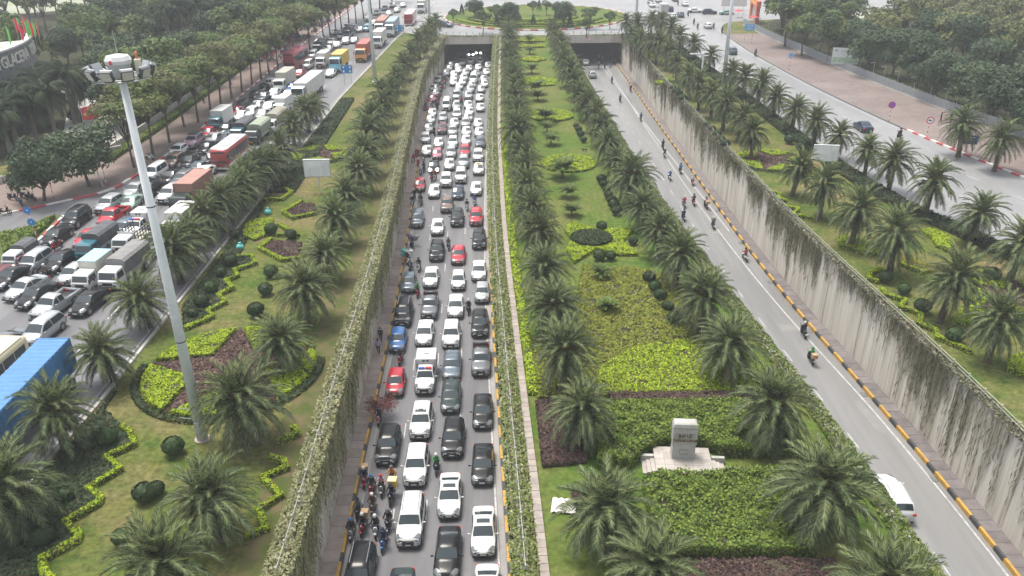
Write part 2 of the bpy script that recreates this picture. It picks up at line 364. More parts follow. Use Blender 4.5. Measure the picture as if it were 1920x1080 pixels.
strip('street_pavement', lambda y: fA(y) - (6.5 if y > 118 else 6.5 + (118 - y) * .75), lambda y: fA(y) - .36, [float(y) for y in np.arange(84, 425, 4.)], .08, PAVE_L)
dashes('lane_line', lambda y: (fA(y) + fB(y)) / 2 - 3, np.arange(40, 330, 8.), 3., .07, .013)
dashes('lane_line', lambda y: fB(y) - 5.2, np.arange(40, 330, 8.), 3., .07, .013)
strip('lane_line', lambda y: fB(y) - .5, lambda y: fB(y) - .42, SY[4:], .014, LINE)
# grassed traffic island with its red and white kerb
isl = PX([(0, 440), (60, 425), (112, 404), (120, 408), (90, 437), (60, 466), (30, 487), (-40, 530), (-40, 452)])
b = MB(); b.prism(isl, 0, .16); ti = struct(b.build('traffic_island', mat('island_weeds', (.05, .075, .02), .95, c2=(.09, .12, .03), scale=.8, bump=.6)))
ki = PX([(120, 407), (90, 436), (60, 465), (30, 487), (-10, 512)])
def poly_blocks(parent, pts, seg, w, z0, z1, mats, pname):
    k = 0; car = 0.
    for (x0, y0), (x1, y1) in zip(pts[:-1], pts[1:]):
        L_ = math.hypot(x1 - x0, y1 - y0); n = max(1, round(L_ / seg)); dx, dy = (x1 - x0) / L_, (y1 - y0) / L_; nx, ny = -dy * w / 2, dx * w / 2
        for i in range(n):
            a = L_ * i / n; c = L_ * (i + 1) / n; m = MB()
            m.prism([(x0 + dx * a + nx, y0 + dy * a + ny), (x0 + dx * c + nx, y0 + dy * c + ny), (x0 + dx * c - nx, y0 + dy * c - ny), (x0 + dx * a - nx, y0 + dy * a - ny)], z0, z1)
            m.build(pname, mats[k % len(mats)], parent); k += 1
poly_blocks(ti, ki, 1.5, .32, 0., .24, [WHT, REDP], 'kerb_block')

# ---- the quiet street (outer right)
T_C = [(-40, 66), (40, 62), (60, 57.5), (77, 54), (90, 49.5), (100, 47.8), (125, 46.2), (160, 45), (225, 42), (300, 38), (420, 34)]
T_D = smooth_tab([(-40, 112), (60, 80), (84, 72.5), (100, 68), (116, 64.3), (140, 61), (163, 58.8), (197, 57.2), (232, 58), (250, 66), (262, 84), (270, 100), (420, 100)])
T_E = smooth_tab([(-40, 130), (60, 93), (100, 83), (119, 78.9), (134, 75.7), (168, 71.5), (205, 68.2), (240, 67.0)])
fC = lambda y: ip(T_C, y); fD = lambda y: ip(T_D, y); fE = lambda y: ip(T_E, y)
strip('open_street', fC, fD, [float(y) for y in np.arange(-40, 421, 5.)], .008, mat('open_street_asphalt', (.205, .206, .208), .45, c2=(.245, .244, .242), scale=.15, c3=(.16, .161, .165), scale3=.05, bump=.2, bscale=30., stretch=(1, .3, 1)), 2)
along('street_kerb', CONC, fC, 40, 110, 220, 1.5, -.3, .0, .0, .18, [STONE], 'kerb_stone', .01)
along('red_white_kerb', CONC, fD, 84, 125, 125, 1.45, .0, .38, .0, .22, [REDP, WHT], 'kerb_block', .0)
along('street_kerb', CONC, fD, 125, 126, 225, 1.5, .0, .3, .0, .18, [mat('grey_kerb', (.15, .145, .14), .8)], 'kerb_stone', .0)
strip('brick_pavement', lambda y: fD(y) + (.4 if y < 125 else .31), fE, [float(y) for y in np.arange(70, 226, 4.)], .09, mat('brick_paving', (.175, .138, .126), .9, c2=(.14, .108, .098), scale=.5, c3=(.21, .172, .158), scale3=.1, bump=.3, bscale=16.))
dashes('lane_line', lambda y: fC(y) + (fD(y) - fC(y)) * .36, np.arange(60, 235, 8.), 2.4, .07, .013)
dashes('lane_line', lambda y: fC(y) + (fD(y) - fC(y)) * .68, np.arange(60, 235, 8.), 2.4, .07, .013)
strip('lane_line', lambda y: fD(y) - .75, lambda y: fD(y) - .6, [float(y) for y in np.arange(126, 232, 4.)], .014, LINE)

# ---- ring road with its planted island
RC = (8., 259.); RR_ = 28.2
def disc(cx, cy_, r, n=64, a0=0, a1=2 * math.pi): return [(cx + r * math.cos(a0 + (a1 - a0) * i / n), cy_ + r * math.sin(a0 + (a1 - a0) * i / n)) for i in range(n)]
RING = mat('ring_asphalt', (.19, .19, .19), .5, c2=(.25, .25, .25), scale=.1, bump=.15, bscale=30.)
b = MB(); ring = [p for p in disc(*RC, 47., 96)]; ring = [(x, max(y, YP + 1.25)) for x, y in ring]; b.add([(x, y, .016) for x, y in ring], [tuple(range(96))]); struct(b.build('ring_road', RING))
b = MB(); b.add([(x, y, .012) for x, y in [(30, 262), (46, 238), (100, 255), (140, 268), (140, 300), (70, 300), (66, 420), (28, 420), (16, 300), (-6, 300), (-14, 420), (-60, 420), (-52, 262), (-30, 240)]], [tuple(range(14))]); struct(b.build('junction', RING))
b = MB(); b.prism(disc(*RC, RR_ - .35, 72), .0, .3); ri = struct(b.build('ring_island', LAWN2))
n = 84; far = MB(); 
for i in range(n):
    a, c = 2 * math.pi * i / n, 2 * math.pi * (i + 1) / n; q = [(RC[0] + r_ * math.cos(t), RC[1] + r_ * math.sin(t)) for r_, t in ((RR_, a), (RR_, c), (RR_ - .4, c), (RR_ - .4, a))]
    if math.sin((a + c) / 2) < .1:
        m = MB(); m.prism(q, 0, .36); m.build('kerb_block', (REDP, WHT)[i % 2], ri)
    else: far.prism(q, 0, .36, i % 2)
tag(far.build('kerb_block', [REDP, WHT], ri), kind='stuff')
# woodland floors and far fields
def sheet(name, pts, z, m): b = MB(); b.add([(x, y, z) for x, y in pts], [tuple(range(len(pts)))]); return struct(b.build(name, m))
sheet('woodland_floor', [(-58.5, 122), (-59, 300), (-62, 420), (-420, 420), (-420, 20), (-120, 20), (-88, 92), (-72, 112)], .004, SOIL)
sheet('woodland_floor', [(150, 20), (fE(60) + .3, 60), (fE(100) + .3, 100), (fE(134) + .3, 134), (fE(168) + .3, 168), (fE(205) + .3, 205), (67.8, 238), (78, 246), (100, 300), (110, 330), (420, 330), (420, 20)], .004, SOIL)
PALE = mat('pale_field', (.24, .26, .17), .95, c2=(.34, .34, .29), scale=.05, c3=(.2, .26, .12), scale3=.03)
sheet('far_field', PX([(-60, -60), (-60, 34), (110, 20), (190, 4), (240, -60)]) , .006, PALE)
sheet('far_field', PX([(1540, 44), (1690, 42), (1800, 64), (2000, 60), (2000, -40), (1560, -40)]), .006, PALE)
WATERM = mat('pond_water', (.2, .22, .22), .08, spec=.6)
sheet('pond', PX([(1625, 30), (1760, 40), (1800, 56), (1760, 58), (1640, 44)]), .01, WATERM)
YARD = mat('yard_concrete', (.34, .33, .31), .85, c2=(.42, .41, .39), scale=.2)
sheet('car_yard', PX([(118, 258), (225, 270), (245, 235), (235, 180), (160, 185), (125, 215)]), .008, YARD)
# ================================================================ VEHICLES (front towards local -Y, origin on the ground under the middle)
GLASS = mat('car_glass', (.03, .042, .048), .05, spec=.6)
TYRE = mat('tyre', (.02, .02, .02), .85)
RIM = mat('rim', (.42, .43, .44), .35, metal=.7)
TRIM = mat('black_trim', (.025, .025, .027), .55)
LAMP = mat('headlamp', (.2, .215, .23), .15, metal=.3, spec=.8)
LAMPON = mat('headlamp_lit', (.9, .9, .85), .2, emit=(1, .97, .9), estr=5.)
TAIL = mat('tail_lamp', (.4, .02, .02), .25)
PLATE = mat('plate_white', (.7, .7, .68), .5); PLATEY = mat('plate_yellow', (.7, .5, .05), .5)
CHROME = mat('chrome', (.6, .61, .62), .2, metal=.9)
PAINTC = dict(white=(.66, .67, .66), silver=(.4, .42, .43), grey=(.15, .16, .17), black=(.009, .0095, .011), red=(.42, .015, .03), maroon=(.13, .025, .03), blue=(.03, .13, .36),
              navy=(.03, .045, .08), slate=(.1, .13, .16), brown=(.16, .11, .085), pink=(.5, .15, .2), green=(.3, .45, .38), busred=(.34, .05, .05), teal=(.03, .13, .17), mauve=(.36, .24, .29), orange=(.62, .25, .06),
              yellow=(.62, .42, .1), cream=(.62, .54, .36), sky=(.2, .47, .6), beige=(.45, .42, .36), bottle=(.025, .04, .04))
def paint(c): return mat('paint_' + c, PAINTC[c], .32, metal=.25 if c in ('silver', 'grey', 'slate', 'navy', 'brown', 'green') else 0., coat=.2 if c in ('black', 'navy', 'bottle') else .4, spec=.2 if c in ('black', 'navy', 'bottle') else .35, c2=tuple(v * .9 for v in PAINTC[c]), scale=1.5)
SPEC = {
 'sedan': dict(L=4.55, W=1.78, top=[(0, .6), (.03, .74), (.1, .83), (.27, .95), (.43, 1.41), (.53, 1.46), (.66, 1.42), (.83, 1.08), (.96, 1.05), (1, .9)], ws=(.285, .42), rw=(.675, .82), belt=.93, sw=(.31, .79), wheels=(.19, .79), r=.32),
 'hatchback': dict(L=3.85, W=1.68, top=[(0, .6), (.03, .77), (.09, .86), (.25, .99), (.43, 1.45), (.55, 1.5), (.84, 1.45), (.965, 1.02), (1, .85)], ws=(.265, .42), rw=(.855, .955), belt=.95, sw=(.29, .9), wheels=(.18, .82), r=.31),
 'SUV': dict(L=4.55, W=1.85, top=[(0, .65), (.03, .9), (.1, .99), (.27, 1.09), (.42, 1.6), (.53, 1.68), (.86, 1.62), (.97, 1.12), (1, .95)], ws=(.285, .41), rw=(.875, .96), belt=1.05, sw=(.31, .93), wheels=(.19, .81), r=.36),
 'large SUV': dict(L=4.8, W=1.88, top=[(0, .7), (.03, .98), (.1, 1.07), (.26, 1.16), (.39, 1.72), (.5, 1.82), (.9, 1.78), (.975, 1.2), (1, 1.0)], ws=(.275, .38), rw=(.91, .965), belt=1.13, sw=(.3, .95), wheels=(.18, .8), r=.39, rails=1),
 'MPV': dict(L=4.6, W=1.8, top=[(0, .62), (.03, .85), (.09, .95), (.21, 1.08), (.38, 1.62), (.5, 1.72), (.9, 1.68), (.975, 1.1), (1, .9)], ws=(.225, .37), rw=(.91, .965), belt=1.0, sw=(.25, .95), wheels=(.17, .8), r=.33),
 'van': dict(L=4.4, W=1.75, top=[(0, .7), (.03, .95), (.1, 1.05), (.16, 1.15), (.3, 1.82), (.38, 1.9), (.96, 1.87), (1, 1.3)], ws=(.175, .29), rw=(.965, .985), belt=1.08, sw=(.2, .93), wheels=(.15, .8), r=.33),
 'minibus': dict(L=5.4, W=1.98, top=[(0, .8), (.02, 1.05), (.06, 1.2), (.13, 1.35), (.25, 2.15), (.33, 2.28), (.97, 2.26), (1, 1.8)], ws=(.145, .24), rw=(.973, .992), belt=1.35, sw=(.17, .94), wheels=(.16, .8), r=.37),
 'pickup': dict(L=5.2, W=1.85, top=[(0, .72), (.03, .98), (.1, 1.07), (.26, 1.15), (.37, 1.68), (.44, 1.78), (.57, 1.74), (.6, 1.2), (.605, .78), (.97, .78), (1, .7)], ws=(.272, .36), rw=(.575, .595), belt=1.1, sw=(.29, .57), wheels=(.17, .78), r=.39, bed=(.605, .995)),
}
def car_meshes(kind):
    s = SPEC[kind]; L_, W = s['L'], s['W'] / 2; top = s['top']; out = {}
    zt = lambda t: float(np.interp(t, [p[0] for p in top], [p[1] for p in top]))
    wp = [(0, .7), (.02, .84), (.06, .94), (.2, 1.), (.75, 1.), (.93, .96), (1, .84)]
    wd = lambda t: W * float(np.interp(t, [p[0] for p in wp], [p[1] for p in wp]))
    bl = lambda t: min(s['belt'], zt(t) - .07)
    wt = lambda t: max(.3, wd(t) * .965 - .05 - max(0, zt(t) - .08 - bl(t)) * .3 - (.05 if zt(t) - bl(t) < .1 else 0))
    zb = lambda t: .3 if t < .03 or t > .97 else .22
    yy = lambda t: (t - .5) * L_
    ts = sorted(set([0, .012, .03, .06, .1, .16, .22, .3, .36, .5, .6, .7, .78, .9, .94, .985, 1] + [p[0] for p in top]))
    rings = []
    for t in ts:
        w, tp, b_, z_, q = wd(t), wt(t), bl(t), zt(t), zb(t); y = yy(t)
        half = [(w * .86, q), (w * .97, q + .1), (w, (q + b_) / 2), (w * .985, b_ - .1), (w * .95, b_), (tp + .02, z_ - .07), (tp - .05, z_ - .012), (tp * .45, z_ + .018)]
        rings.append([(x, y, z) for x, z in half] + [(-x, y, z) for x, z in half[::-1]])
    b = MB(); b.loft(rings[::-1], 0)
    if 'bed' in s:
        a, c = yy(s['bed'][0]), yy(s['bed'][1])
        for sx in (-1, 1): b.box(min(sx * W, sx * (W - .1)), max(sx * W, sx * (W - .1)), a, c, .7, 1.16, 0)
        b.box(-W + .1, W - .1, c - .09, c, .7, 1.14, 0); b.box(-W + .12, W - .12, a + .02, c - .1, .785, .8, 1)
    for t in s['wheels']:           # dark wheel arches
        for sx in (-1, 1): b.tube((sx * (W - .3), yy(t), s['r'] + .03), (sx * (W + .006), yy(t), s['r'] + .03), s['r'] + .08, s['r'] + .07, 14, 1)
    b.box(-W * .84, W * .84, -L_ / 2 - .012, -L_ / 2 + .1, .24, .42, 1); b.box(-W * .8, W * .8, L_ / 2 - .1, L_ / 2 + .012, .28, .42, 1)
    for sx in (-1, 1): b.box(sx * (W + .004) - .02, sx * (W + .004) + .02, yy(.28), yy(.7), .22, .32, 1)
    out['body'] = b.mesh('body', [paint('white'), TRIM], True)
    def lid(t0, t1, ins, off, m, n=5, nx=6):
        b = MB(); vs = []
        for i in range(n):
            t = t0 + (t1 - t0) * i / (n - 1); hw = wt(t) - ins
            for k in range(nx + 1):
                u = -1 + 2 * k / nx; au = abs(u) * hw / max(.01, wt(t) - .05)
                z = zt(t) + .018 - .03 * max(0, min(1, au)) ** 2
                vs.append((u * hw, yy(t), z + off))
        b.add(vs, [(i * (nx + 1) + k, i * (nx + 1) + k + 1, (i + 1) * (nx + 1) + k + 1, (i + 1) * (nx + 1) + k) for i in range(n - 1) for k in range(nx)])
        return b.mesh(m, GLASS, True)
    out['windshield'] = lid(*s['ws'], .05, .014, 'windshield'); out['rear_window'] = lid(*s['rw'], .1, .014, 'rear_window', 3)
    out['sunroof'] = lid(s['top'][4][0] + .045, s['top'][4][0] + .14, .2, .012, 'sunroof', 3)
    def sidewin(t0, t1, sx):
        b = MB(); vs = []; n = 6
        for i in range(n):
            t = t0 + (t1 - t0) * i / (n - 1); z0 = bl(t) + .04; z1 = max(z0 + .01, zt(t) - .12)
            for z in (z0, z1):
                k = (z - bl(t)) / max(.02, zt(t) - .07 - bl(t)); x = wd(t) * .95 + (wt(t) + .02 - wd(t) * .95) * min(1, k)
                vs.append((sx * (x + .012), yy(t), z))
        fs = [(2 * i, 2 * i + 1, 2 * i + 3, 2 * i + 2) for i in range(n - 1)]
        b.add(vs, fs if sx < 0 else [f[::-1] for f in fs]); return b.mesh('side_window', GLASS)
    a, c = s['sw']; mid = a + (c - a) * (.46 if kind != 'pickup' else .55)
    out['sides'] = [sidewin(a, mid - .008, sx) for sx in (-1, 1)] + [sidewin(mid + .008, c, sx) for sx in (-1, 1)]
    hz = zt(.03) - .12
    def hl(sx):
        b = MB(); vs = []; tt = (.012, .035, .065, .095, .12)
        for i, t in enumerate(tt):
            tp = wt(t); inn = (.42, .5, .62, .76, .92)[i]
            vs += [(sx * tp * inn, yy(t), zt(t) + .022), (sx * (tp - .03), yy(t), zt(t) + .004), (sx * (tp + .035), yy(t), zt(t) - .055), (sx * (wd(t) * .955 + .022), yy(t), bl(t) - .01), (sx * (wd(t) * .985 + .02), yy(t), bl(t) - (.12, .12, .1, .07, .03)[i])]
        fs = [(i * 5 + k, i * 5 + k + 1, i * 5 + k + 6, i * 5 + k + 5) for i in range(4) for k in range(4)]
        vs += [(x, yy(0) - .03, z - .13) for x, y, z in vs[:5]]; n0 = 25
        fs += [(k, k + 1, n0 + k + 1, n0 + k) for k in range(4)]
        b.add(vs, fs if sx > 0 else [f[::-1] for f in fs]); return b.mesh('headlight', LAMP, True)
    out['heads'] = [hl(-1), hl(1)]
    def tl(sx):
        b = MB(); tz = min(zt(.97), s['belt']) if 'bed' not in s else 1.0
        b.box(min(sx * W * .6, sx * W * .9), max(sx * W * .6, sx * W * .9), yy(.955), yy(1) + .01, tz - .22, tz - .05); return b.mesh('tail_light', TAIL)
    out['tails'] = [tl(-1), tl(1)]
    b = MB(); b.box(-W * .44, W * .44, yy(0) - .03, yy(.03), .46, hz + .0); b.box(-W * .12, W * .12, yy(0) - .045, yy(.02), hz - .06, hz - .02, 1); out['grille'] = b.mesh('grille', [TRIM, CHROME])
    b = MB(); b.box(-.21, .21, yy(0) - .05, yy(0) + .02, .47, .57); out['plate'] = b.mesh('licence_plate', PLATE)
    def mir(sx):
        b = MB(); t = s['ws'][0] + .045; x = sx * (wd(t) * .95); z = bl(t) + .08
        b.tube((x, yy(t), z), (x + sx * .12, yy(t), z + .01), .025, .03, 6); b.sphere((x + sx * .2, yy(t) - .01, z + .03), .11, .06, .075, 8, 5); return b.mesh('mirror', paint('white'), True)
    out['mirrors'] = [mir(-1), mir(1)]
    out['wheel_pos'] = [(sx * (W - .1), yy(t), s['r']) for t in s['wheels'] for sx in (-1, 1)]; out['wheel'] = wheel_mesh(s['r'])
    if s.get('rails'):
        out['rails'] = []
        for sx in (-1, 1):
            b = MB(); b.tube((sx * (wt(.5) - .1), yy(.46), 1.86), (sx * (wt(.5) - .1), yy(.88), 1.84), .025, .025, 6); out['rails'].append(b.mesh('roof_rail', CHROME))
    return out
WM = {}
def wheel_mesh(r, w=.2):
    k = (round(r, 2), w)
    if k not in WM:
        b = MB(); rg = []
        for x, q in ((-w / 2, .72), (-w / 2, .94), (-w / 2 + .03, 1.), (w / 2 - .03, 1.), (w / 2, .94), (w / 2, .72)):
            rg.append([(x, r * q * math.cos(2 * math.pi * i / 16), r * q * math.sin(2 * math.pi * i / 16)) for i in range(16)])
        b.loft(rg, 0); t = b.mesh('tyre', TYRE, True)
        b = MB()
        for s in (-1, 1): 
            b.tube((0, 0, 0), (s * (w / 2 + .012), 0, 0), r * .2, r * .16, 8)
            for i in range(5):
                a = 2 * math.pi * i / 5; u = (math.cos(a), math.sin(a)); v = (-u[1], u[0]); q = .05 * r / .33; x = s * (w / 2 + .008)
                b.add([(x, u[0] * r * .12 + v[0] * q, u[1] * r * .12 + v[1] * q), (x, u[0] * r * .12 - v[0] * q, u[1] * r * .12 - v[1] * q), (x, u[0] * r * .7 - v[0] * q * 1.5, u[1] * r * .7 - v[1] * q * 1.5), (x, u[0] * r * .7 + v[0] * q * 1.5, u[1] * r * .7 + v[1] * q * 1.5)], [(0, 1, 2, 3)])
            b.tube((s * (w / 2 - .02), 0, 0), (s * (w / 2 + .006), 0, 0), r * .74, r * .72, 16)
        WM[k] = (t, b.mesh('rim', RIM))
    return WM[k]
def setmat(o, m, slot=0):
    o.material_slots[slot].link = 'OBJECT'; o.material_slots[slot].material = m; return o
CARS = {}
def add_wheels(root, pos, wm, near):
    if near:
        for p in pos:
            w = obj('wheel', wm[0], root, p); obj('rim', wm[1], w)
    else:
        for p in pos: obj('wheel', wm[0], root, p)
def place_car(kind, color, x, y, z, rz, label, group, near=True, sunroof=False, plate=None, lit=False, roofc=None, extra=None):
    if kind not in CARS: CARS[kind] = car_meshes(kind)
    c = CARS[kind]; nm = {'sedan': 'sedan_car', 'hatchback': 'hatchback_car', 'SUV': 'suv_car', 'large SUV': 'large_suv_car', 'MPV': 'people_carrier', 'van': 'van', 'minibus': 'minibus', 'pickup': 'pickup_truck'}[kind]
    cat = {'van': 'van', 'minibus': 'minibus', 'pickup': 'pickup truck'}.get(kind, 'car')
    r = thing(nm, label, cat, (x, y, z), rz, group); pm = paint(color)
    setmat(obj('body', c['body'], r), pm); obj('windshield', c['windshield'], r); obj('rear_window', c['rear_window'], r)
    for m in c['sides']: obj('side_window', m, r)
    for m in c['heads']:
        h = obj('headlight', m, r)
        if lit: setmat(h, LAMPON)
    if near:
        for m in c['tails']: obj('tail_light', m, r)
        for m in c['mirrors']: setmat(obj('mirror', m, r), pm if color not in ('grey',) else TRIM)
    obj('grille', c['grille'], r); p_ = obj('licence_plate', c['plate'], r)
    if plate == 'y': setmat(p_, PLATEY)
    if sunroof: obj('sunroof', c['sunroof'], r)
    for m in c.get('rails', []): obj('roof_rail', m, r)
    add_wheels(r, c['wheel_pos'], c['wheel'], near)
    if extra == 'taxi':
        b = MB(); b.bbox(-.35, .35, -.2, .05, 1.48, 1.62, .03); b.build('taxi_sign', PLATEY, r)
    if extra in ('police', 'policebox'):
        b = MB(); b.bbox(-.62, -.02, -.6, -.35, 1.8, 1.93, .03); b.build('light_bar', mat('beacon_blue', (.05, .12, .5), .3), r)
        b = MB(); b.bbox(.02, .62, -.6, -.35, 1.8, 1.93, .03); b.build('light_bar', mat('beacon_red', (.6, .02, .02), .3), r)
    if extra == 'policebox':
        b = MB(); b.bbox(-.98, .98, .45, 2.62, .8, 2.25, .04); bx = b.build('cargo_box', mat('box_grey', (.5, .5, .5), .5, c2=(.42, .42, .42), scale=2.), r)
        b = MB(); b.bbox(-.25, .25, 1.4, 1.75, 2.25, 2.36, .03); b.build('roof_vent', mat('vent_white', (.6, .6, .6), .5), bx)
        b = MB(); [b.box(q - .12, q + .12, .435, .447, 1.95, 2.15) for q in (-.18, .18)]; b.build('vent_grille', TRIM, bx)
    if extra == 'rack':
        b = MB(); b.bbox(-.7, .7, -.3, 1.7, 1.9, 2.0, .03); b.build('roof_rack', TRIM, r)
    return r
# ---- lorries and buses
def cab_meshes(W, Hc, L_):
    "forward-control cab, front at y=0 .. rear at y=L_"
    w = W / 2; prof = [(0, .55), (.0, 1.25), (.16, Hc * .62), (.5, Hc - .1), (.7, Hc), (L_, Hc)]
    ys = [(0., .98), (.05, 1.), (L_, 1.)]
    b = MB(); rings = []
    for y, z1, ww in ((-.02, 1.2, .93), (.04, 1.28, .985), (.12, Hc * .6, 1.), (.34, Hc - .16, .96), (.55, Hc - .03, .93), (L_ - .05, Hc, .93), (L_, Hc - .06, .93)):
        h = [(w * .95, .5), (w * .99, .8), (w * (1 if z1 > 1.3 else .98), min(z1 - .05, 1.3)), (w * ww, z1 - .08), (w * ww - .1, z1)]
        rings.append([(x, y, z) for x, z in h] + [(-x, y, z) for x, z in h[::-1]])
    b.loft(rings[::-1], 0); b.box(-w * .93, w * .93, -.07, .1, .42, .68, 1)
    body = b.mesh('cab', [paint('white'), TRIM], False)
    b = MB(); za, zb_ = Hc * .6 + .04, Hc - .2; b.add([(-w * .86, .12, za), (w * .86, .12, za), (w * .82, .315, zb_), (-w * .82, .315, zb_)], [(0, 1, 2, 3)]); ws = b.mesh('windshield', GLASS)
    sd = []
    for sx in (-1, 1):
        b = MB(); x0 = sx * (w * 1. + .012); x1 = sx * (w * .955 + .012); b.add([(x0, .3, za - .04), (x0, L_ - .25, za - .04), (x1, L_ - .25, Hc - .26), (x1, .46, Hc - .26)], [(0, 1, 2, 3)[::sx]]); sd.append(b.mesh('side_window', GLASS))
    hd = []
    for sx in (-1, 1):
        b = MB(); b.box(sx * w * .72 - .14, sx * w * .72 + .14, -.09, .03, .72, .9); hd.append(b.mesh('headlight', LAMP))
    b = MB(); b.box(-w * .5, w * .5, -.05, .03, .78, 1.08); gr = b.mesh('grille', TRIM)
    b = MB(); b.box(-.26, .26, -.1, -.04, .48, .6); pl = b.mesh('licence_plate', PLATEY)
    mi = []
    for sx in (-1, 1):
        b = MB(); b.tube((sx * w, .15, Hc * .75), (sx * (w + .22), .0, Hc * .75), .02, .02, 5); b.box(sx * (w + .22) - .07, sx * (w + .22) + .07, -.04, .03, Hc * .6, Hc * .8); mi.append(b.mesh('mirror', TRIM))
    return dict(body=body, ws=ws, sd=sd, hd=hd, gr=gr, pl=pl, mi=mi)
CABS = {}
TARP = lambda c: mat('tarp_' + c, {'grey': (.17, .17, .17), 'dark': (.06, .065, .075), 'green': (.23, .27, .2), 'olive': (.22, .21, .17)}[c], .75, c2={'grey': (.22, .215, .21), 'dark': (.09, .095, .1), 'green': (.29, .33, .26), 'olive': (.27, .255, .21)}[c], scale=1.5, bump=.3, bscale=4.)
BOXC = dict(white=(.58, .58, .56), grey=(.42, .42, .4), beige=(.45, .43, .37), blue=(.06, .2, .42), red=(.4, .12, .1), yellow=(.6, .4, .1), rust=(.36, .19, .15), steel=(.3, .36, .4), skytop=(.58, .57, .5))
def boxm(c): return mat('cargo_' + c, BOXC[c], .55, c2=tuple(v * .82 for v in BOXC[c]), scale=.9, detail=6)
def place_truck(cabc, W, Hc, body, x, y, z, rz, label, group, bl=4.2, bh=2.1, near=True, name='lorry', cat='lorry'):
    "x,y is the middle of the front bumper"
    k = (W, Hc)
    if k not in CABS: CABS[k] = cab_meshes(W, Hc, 1.75 if Hc < 2.4 else 2.05)
    c = CABS[k]; cl = 1.75 if Hc < 2.4 else 2.05; w = W / 2; r = thing(name, label, cat, (x, y, z), rz, group); pm = paint(cabc)
    cb = setmat(obj('cab', c['body'], r), pm); obj('windshield', c['ws'], cb)
    for m in c['sd']: obj('side_window', m, cb)
    for m in c['hd']: obj('headlight', m, cb)
    for m in c['mi']: obj('mirror', m, cb)
    obj('grille', c['gr'], cb); obj('licence_plate', c['pl'], cb)
    Lt = cl + .12 + bl; bw = w + .06; fz = .95 if Hc < 2.4 else 1.2; a, e = cl + .12, Lt
    b = MB(); b.box(-.45, .45, .4, Lt - .1, .5, fz - .12); b.build('chassis', TRIM, r)
    kind, colr = body
    if kind == 'box':
        b = MB(); b.bbox(-bw, bw, a, e, fz - .1, fz + bh, .05); bx = b.build('cargo_box', boxm(colr), r)
        if colr == 'skytop':
            b = MB(); b.box(-bw, bw, a, e, fz + bh, fz + bh + .03); b.build('roof_panel', mat('sky_roof', (.3, .5, .58), .6), bx)
    elif kind == 'tarp':
        b = MB(); b.box(-bw, bw, a, e, fz - .12, fz + .45); bx = b.build('cargo_bed', boxm('grey' if colr != 'dark' else 'steel'), r)
        n = max(3, round(bl / .65)); pr = [(-bw - .02, .3), (-bw - .02, bh - .32), (-bw + .25, bh - .08), (0, bh), (bw - .25, bh - .08), (bw + .02, bh - .32), (bw + .02, .3)]
        rings = []
        for i in range(2 * n + 1):
            sg = 0. if i % 2 == 0 else -.045
            rings.append([(q * (1 + sg * .25), a + (e - a) * i / (2 * n), fz + zz + (sg if zz > 1 else 0)) for q, zz in pr])
        b = MB(); b.loft(rings[::-1], 0, closed=True); b.build('tarpaulin', TARP(colr), r)
    elif kind == 'container':
        contain(r, a, e, fz, bw, bh, colr)
    elif kind == 'open':
        b = MB(); b.box(-bw, bw, a, e, fz - .12, fz); bx = b.build('cargo_bed', boxm('beige'), r)
        for sx in (-1, 1):
            for zz in (.35, .7, 1.05):
                m = MB(); m.box(sx * bw - .03, sx * bw + .03, a, e, fz + zz, fz + zz + .07); m.build('rail', TRIM, bx)
            for i in range(7):
                m = MB(); q = a + (e - a) * i / 6; m.box(sx * bw - .035, sx * bw + .035, q - .03, q + .03, fz, fz + 1.15); m.build('stake', TRIM, bx)
        m = MB(); m.box(-bw, bw, a, a + .06, fz, fz + 1.2); m.build('headboard', boxm('white'), bx)
    wr = .38 if Hc < 2.4 else .5; wm = wheel_mesh(wr, .26)
    ys = [.75, Lt - 1.2] + ([Lt - 2.4] if bl > 5.5 else [])
    add_wheels(r, [(sx * (w - .16), q, wr) for q in ys for sx in (-1, 1)], wm, near)
    return r
def contain(r, a, e, fz, bw, bh, colr):
    n = max(6, round((e - a) / .28)); rings = []
    for i in range(n * 2):
        q = a + .1 + (e - a - .2) * i / (2 * n - 1); o = .0 if (i // 2) % 2 == 0 else -.045
        rings.append([(-bw - o * 0 + (-o), q, fz + .08), (-bw - o, q, fz + bh - .08), (-bw + .06, q, fz + bh + (o * .6)), (bw - .06, q, fz + bh + (o * .6)), (bw + o, q, fz + bh - .08), (bw + o, q, fz + .08)])
    b = MB(); b.loft(rings[::-1], 0); bx = b.build('container', boxm(colr), r)
    for q in (a, e - .12):
        m = MB(); m.box(-bw - .02, bw + .02, q, q + .12, fz, fz + .14); m.box(-bw - .02, bw + .02, q, q + .12, fz + bh - .1, fz + bh + .03)
        for sx in (-1, 1): m.box(sx * bw - .07, sx * bw + .03 * (1 if sx > 0 else 1), q, q + .12, fz + .14, fz + bh - .1)
        m.build('corner_frame', boxm(colr), bx)
    for sx in (-1, 1):
        m = MB(); m.box(sx * bw - .05, sx * bw + .05, a + .12, e - .12, fz, fz + .1); m.build('bottom_rail', boxm(colr), bx)
    return bx
